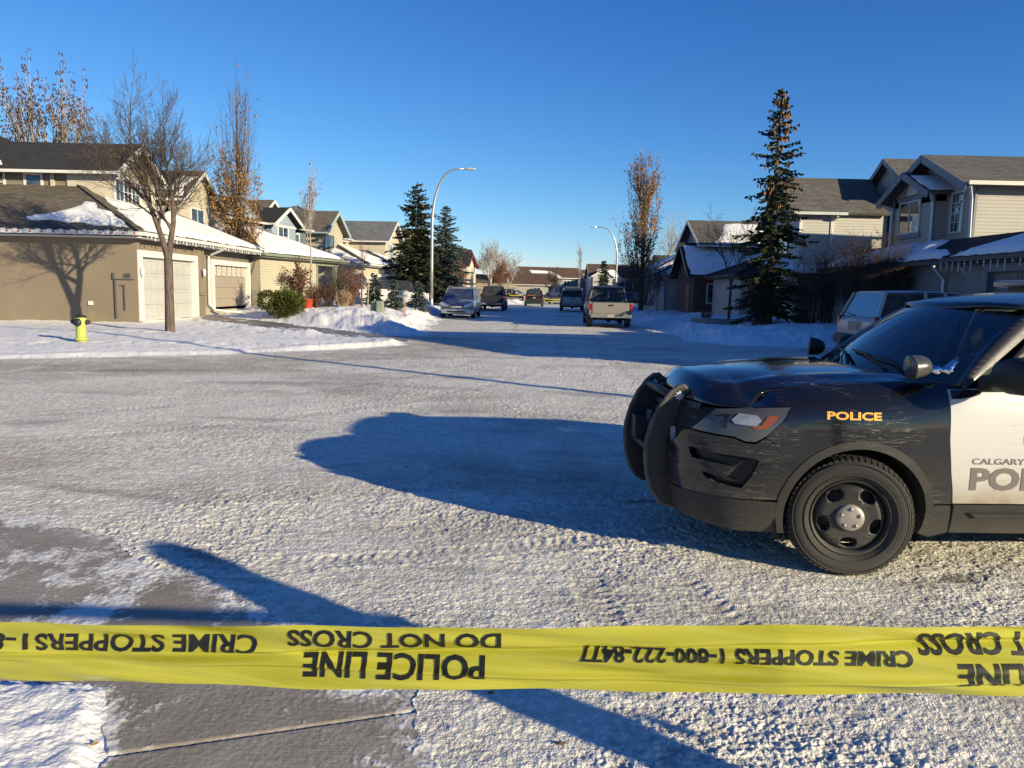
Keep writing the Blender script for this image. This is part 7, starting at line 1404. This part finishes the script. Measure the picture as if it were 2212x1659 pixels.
# green utility boxes
PALEG = plain('pale_green_cabinet', (.21, .25, .185), .55, var=.1)
for u, Y, rz, tl, lab in ((805, 34.6, .25, .10, 'pale green utility box leaning left, taller of the pair'), (822, 34.3, -.15, -.02, 'pale green utility box, shorter and upright, right of the leaning one')):
    p = at(u, 655, Y); t = thing('utility_box', lab, 'utility box', (p.x, Y, gz(p.x, Y) - .12), rz, 'pale green utility boxes on the snow bank'); mb = MB(); mb.add([(-.15 + (0), -.15, 0), (.15, -.15, 0), (.15, .15, 0), (-.15, .15, 0), (-.13 + tl, -.13, .62), (.13 + tl, -.13, .62), (.13 + tl, .13, .66), (-.13 + tl, .13, .66)], [(0, 3, 2, 1), (4, 5, 6, 7), (0, 1, 5, 4), (1, 2, 6, 5), (2, 3, 7, 6), (3, 0, 4, 7)]); mb.build('cabinet', PALEG, t, bevel=.015); mb = MB(); mb.add([(-.10 + tl * .2, -.152, .1), (.10 + tl * .2, -.152, .1), (.09 + tl * .85, -.140, .52), (-.09 + tl * .85, -.140, .52)], [(0, 1, 2, 3)]); o = mb.build('door', plain('cabinet_door', (.24, .285, .21), .5), t); o.modifiers.new('t', 'SOLIDIFY').thickness = .008
# picket fence
f0, f1 = Vector((-8.5, 41.2)), Vector((-5.55, 50.3)); t = thing('picket_fence', 'low white picket fence in shade behind the young blue spruces', 'fence', (f0.x, f0.y, .6), 0); N = 70
for i in range(N):
    p = f0.lerp(f1, i / (N - 1)); z = gz(p.x, p.y) - .1 - .6; mb = MB(); mb.box(p.x - f0.x - .035, p.x - f0.x + .035, p.y - f0.y - .012, p.y - f0.y + .012, z, z + 1.0); mb.build('picket', WHITE, t)
for z in (.35, .8): mb = MB(); mb.bar((0.03, 0, gz(f0.x, f0.y) - .7 + z), (f1.x - f0.x + .03, f1.y - f0.y, gz(f1.x, f1.y) - .7 + z), .03, .07); mb.build('rail', WHITE, t)
p = at(794, 650, 37.8); t = thing('wooden_stake', 'pale wooden stake leaning beside the leftmost young spruce', 'stake', (p.x, 37.8, gz(p.x, 37.8)), 0); mb = MB(); mb.bar((0, 0, -.2), (.06, 0, 1.25), .045, .045); mb.build('post', plain('weathered_wood', (.30, .25, .19), .9), t)
p = at(926 - 25, 660, 36); t = thing('wooden_stake', 'short orange brown stake on the snow bank near the lamp post', 'stake', (at(874, 660, 35).x, 35, gz(at(874, 660, 35).x, 35)), 0); mb = MB(); mb.bar((0, 0, -.2), (.0, 0, .62), .04, .04); mb.build('post', plain('orange_wood', (.32, .15, .07), .9), t)
p = at(664, 655, 36.2); t = thing('plastic_tub', 'red plastic tub among the shrubs by the porch', 'tub', (p.x, 36.2, gz(p.x, 36.2) - .05), .3); mb = MB(); mb.lathe([(.20, 0), (.26, .46), (.28, .47), (.28, .50), (.25, .50), (.20, .06), (0, .05)], 20); mb.build('bucket', plain('red_plastic', (.36, .045, .02), .4), t); mb = MB(); mb.tube([(.27 * cos(a), .27 * sin(a), .47 + .10 * sin(a)) for a in [pi * i / 10 for i in range(11)]], .012, 6); mb.build('handle', BLACKP, t)
# planter kerb on the right
t = thing('planter_wall', 'low curved grey planter wall in front of the bare bushes', 'planter', (9.3, 35.2, .2), 0); mb = MB(); pts = [(-1.0, .5), (-1.02, .1), (-.85, -.25), (-.5, -.42), (0, -.45), (1.2, -.4), (2.6, -.2)]
for a, b in zip(pts[:-1], pts[1:]): mb.bar((a[0], a[1], .17), (b[0], b[1], .17), .16, .42)
mb.build('wall', plain('concrete_block', (.22, .21, .19), .9, var=.25, scale=7), t)
twig_bush('shrub', 'few dry stalks in the planter wall bed', 8.9, 35.5, .6, .7, 71, 22, 40, LEAF_BROWN, BARK, z=.45)
# yellow tape strung across the far street
for lab, pts in (('thin yellow police tape sagging across the far end of the street', [(2.9, 88.0, .78), (4.6, 88, .70), (6.4, 88, .80)]), ('second yellow police tape hanging low across the far street', [(2.9, 89.5, .55), (4.6, 89.5, .42), (6.6, 89.5, .58)]), ('yellow police tape strung in front of the white police saloon', [(-1.6, 94.5, 1.15), (0.0, 94.5, 1.02), (1.3, 94.5, 1.1)])):
    t = thing('barrier_tape', lab, 'barrier tape', pts[0], 0); mb = MB(); c = [pts[0], *[tuple((Vector(pts[0]).lerp(Vector(pts[1]), k / 6) if k <= 6 else Vector(pts[1]).lerp(Vector(pts[2]), (k - 6) / 6)) - Vector((0, 0, .06 * (1 - abs(k - 6) / 6)))) for k in range(1, 12)], pts[2]]
    V = [Vector(p) - Vector(pts[0]) for p in c]; mb.add([v + Vector((0, 0, dz)) for v in V for dz in (0, .085)], [(2 * i, 2 * i + 2, 2 * i + 3, 2 * i + 1) for i in range(len(V) - 1)]); mb.build('strip', TAPEM, t)
    for q in (V[0], V[-1]): mb = MB(); mb.tube([(q.x, q.y, -pts[0][2] + .0), (q.x, q.y, q.z + .12)], .025, 6); mb.build('post', STEEL, t)
# fallen leaves and bits of dirt ice on the near road
LV = (LEAF_DARK, LEAF_BROWN)
r = random.Random(77)
for i, (u, v) in enumerate(((886, 965), (713, 1475), (1060, 1500), (205, 1620), (1745, 1470), (640, 1410), (1210, 1610), (505, 790), (880, 1010), (700, 1120))):
    p = on_ground(u, v); t = thing('dead_leaf', ['small dark leaf lying inside the shadow of the police vehicle', 'dark speck of leaf just under the tape lettering', 'little brown leaf on the road below the middle of the tape', 'red brown leaf on the clean snow at the lower left corner', 'brown leaf on the snow below the right part of the tape', 'small leaf on the shaded packed snow above the tape', 'lone leaf near the bottom edge on the packed snow', 'dark leaf near the edge of the far snow lawn', 'leaf scrap near the tip of the vehicle shadow', 'brown leaf on the open road left of the vehicle shadow'][i], 'leaf', (p.x, p.y, gz(p.x, p.y) + .008), r.uniform(0, 6)); mb = MB(); s_ = .014 + .007 * r.random()
    n = 10; mb.add([(s_ * (1 - .35 * (k % 2)) * cos(6.283 * k / n), .62 * s_ * (1 - .35 * (k % 2)) * sin(6.283 * k / n), .004 * sin(k * 2.1)) for k in range(n)] + [(0, 0, .006)], [(k, (k + 1) % n, n) for k in range(n)]); mb.build('blade', LV[i % 2], t); mb = MB(); mb.tube([(s_ * .8, 0, 0), (s_ * 1.6, .004, .004)], .0015, 4); mb.build('stalk', LV[0], t)
# ------------------------------------------------------------------ a bystander just outside the picture; only the shadow reaches into it
def person(label, x, y, rotz, H=1.74):
    t = thing('person', label, 'person', (x, y, 0.0), rotz); k = H / 1.74
    J = dict(pel=(0, 0, .95), sp=(0, 0, 1.15), ch=(0, .01, 1.33), nk=(0, 0, 1.48), hd=(0, -.02, 1.60), ht=(0, -.01, 1.70), ls=(-.17, 0, 1.41), le=(-.23, .02, 1.14), lw=(-.20, -.14, .96), lh=(-.19, -.20, .92), rs=(.17, 0, 1.41), re=(.23, .02, 1.14), rw=(.20, -.14, .96), rh=(.19, -.20, .92), lk=(-.10, -.01, .50), la=(-.11, .02, .09), lf=(-.12, -.15, .04), rk=(.10, -.01, .50), ra=(.11, .02, .09), rf=(.12, -.15, .04), lp=(-.09, 0, .90), rp=(.09, 0, .90))
    E_ = [('pel', 'sp'), ('sp', 'ch'), ('ch', 'nk'), ('nk', 'hd'), ('hd', 'ht'), ('ch', 'ls'), ('ls', 'le'), ('le', 'lw'), ('lw', 'lh'), ('ch', 'rs'), ('rs', 're'), ('re', 'rw'), ('rw', 'rh'), ('pel', 'lp'), ('lp', 'lk'), ('lk', 'la'), ('la', 'lf'), ('pel', 'rp'), ('rp', 'rk'), ('rk', 'ra'), ('ra', 'rf')]
    Rr = dict(pel=.16, sp=.15, ch=.16, nk=.065, hd=.105, ht=.08, ls=.085, le=.062, lw=.045, lh=.035, rs=.085, re=.062, rw=.045, rh=.035, lk=.07, la=.05, lf=.045, rk=.07, ra=.05, rf=.045, lp=.10, rp=.10)
    names = list(J); me = bpy.data.meshes.new('body'); me.from_pydata([tuple(c * k for c in J[n]) for n in names], [(names.index(a), names.index(b)) for a, b in E_], []); o = bpy.data.objects.new('body', me); COL.objects.link(o); o.parent = t; me.materials.append(plain('dark_winter_clothing', (.03, .035, .05), .9, var=.3))
    m = o.modifiers.new('skin', 'SKIN'); 
    for i, n in enumerate(names): me.skin_vertices[0].data[i].radius = (Rr[n] * k, Rr[n] * k * (.8 if n in ('pel', 'sp', 'ch') else 1)); me.skin_vertices[0].data[i].use_root = (n == 'pel')
    s = o.modifiers.new('sub', 'SUBSURF'); s.levels = 2; s.render_levels = 2
    SKIN = plain('skin', (.38, .23, .17), .6, var=.08)
    mb = MB(); mb.lathe([(0, -.11), (.05, -.10), (.078, -.05), (.082, .0), (.078, .05), (.05, .09), (0, .10)], 18, (0, -.035 * k, 1.615 * k)); mb.lathe([(0, -.02), (.014, 0), (0, .022)], 8, (0, -.118 * k, 1.60 * k)); [mb.lathe([(0, -.03), (.018, 0), (0, .03)], 8, (sx * .083 * k, -.03 * k, 1.61 * k)) for sx in (-1, 1)]; hd = mb.build('face', SKIN, t)
    for sx in (-1, 1): e = MB(); e.lathe([(0, -.009), (.010, 0), (0, .009)], 8, (sx * .03 * k, -.108 * k, 1.625 * k)); e.build('eye', BLACKP, hd)
    e = MB(); e.box(-.022, .022, -.112 * k, -.10 * k, 1.565 * k, 1.573 * k); e.build('mouth', plain('lips', (.25, .09, .08), .6), hd)
    for sx in (-1, 1):
        for i in range(4): f = MB(); b = Vector((sx * (.19 + (i - 1.5) * .017), -.22, .915)) * k; f.tube([b, b + Vector((0, -.035, -.012 - .003 * i)), b + Vector((0, -.055 + .004 * abs(i - 1), -.04))], [.0095, .009, .007], 7); f.build('finger', SKIN, t)
        f = MB(); b = Vector((sx * .165, -.205, .925)) * k; f.tube([b, b + Vector((-sx * .02, -.03, -.005)), b + Vector((-sx * .022, -.055, -.012))], [.011, .010, .008], 7); f.build('thumb', SKIN, t)
    mb = MB(); mb.lathe([(.16, 1.36 * k), (.13, 1.46 * k), (.125, 1.56 * k), (.135, 1.66 * k), (.11, 1.73 * k), (.05, 1.765 * k), (0, 1.77 * k)], 20, (0, .02, 0)); mb.build('hood', plain('parka_hood', (.03, .04, .06), .9), t); return t
person('person in dark hooded parka standing right of the camera, hands held in front', 3.05, 0.72, 2.2)
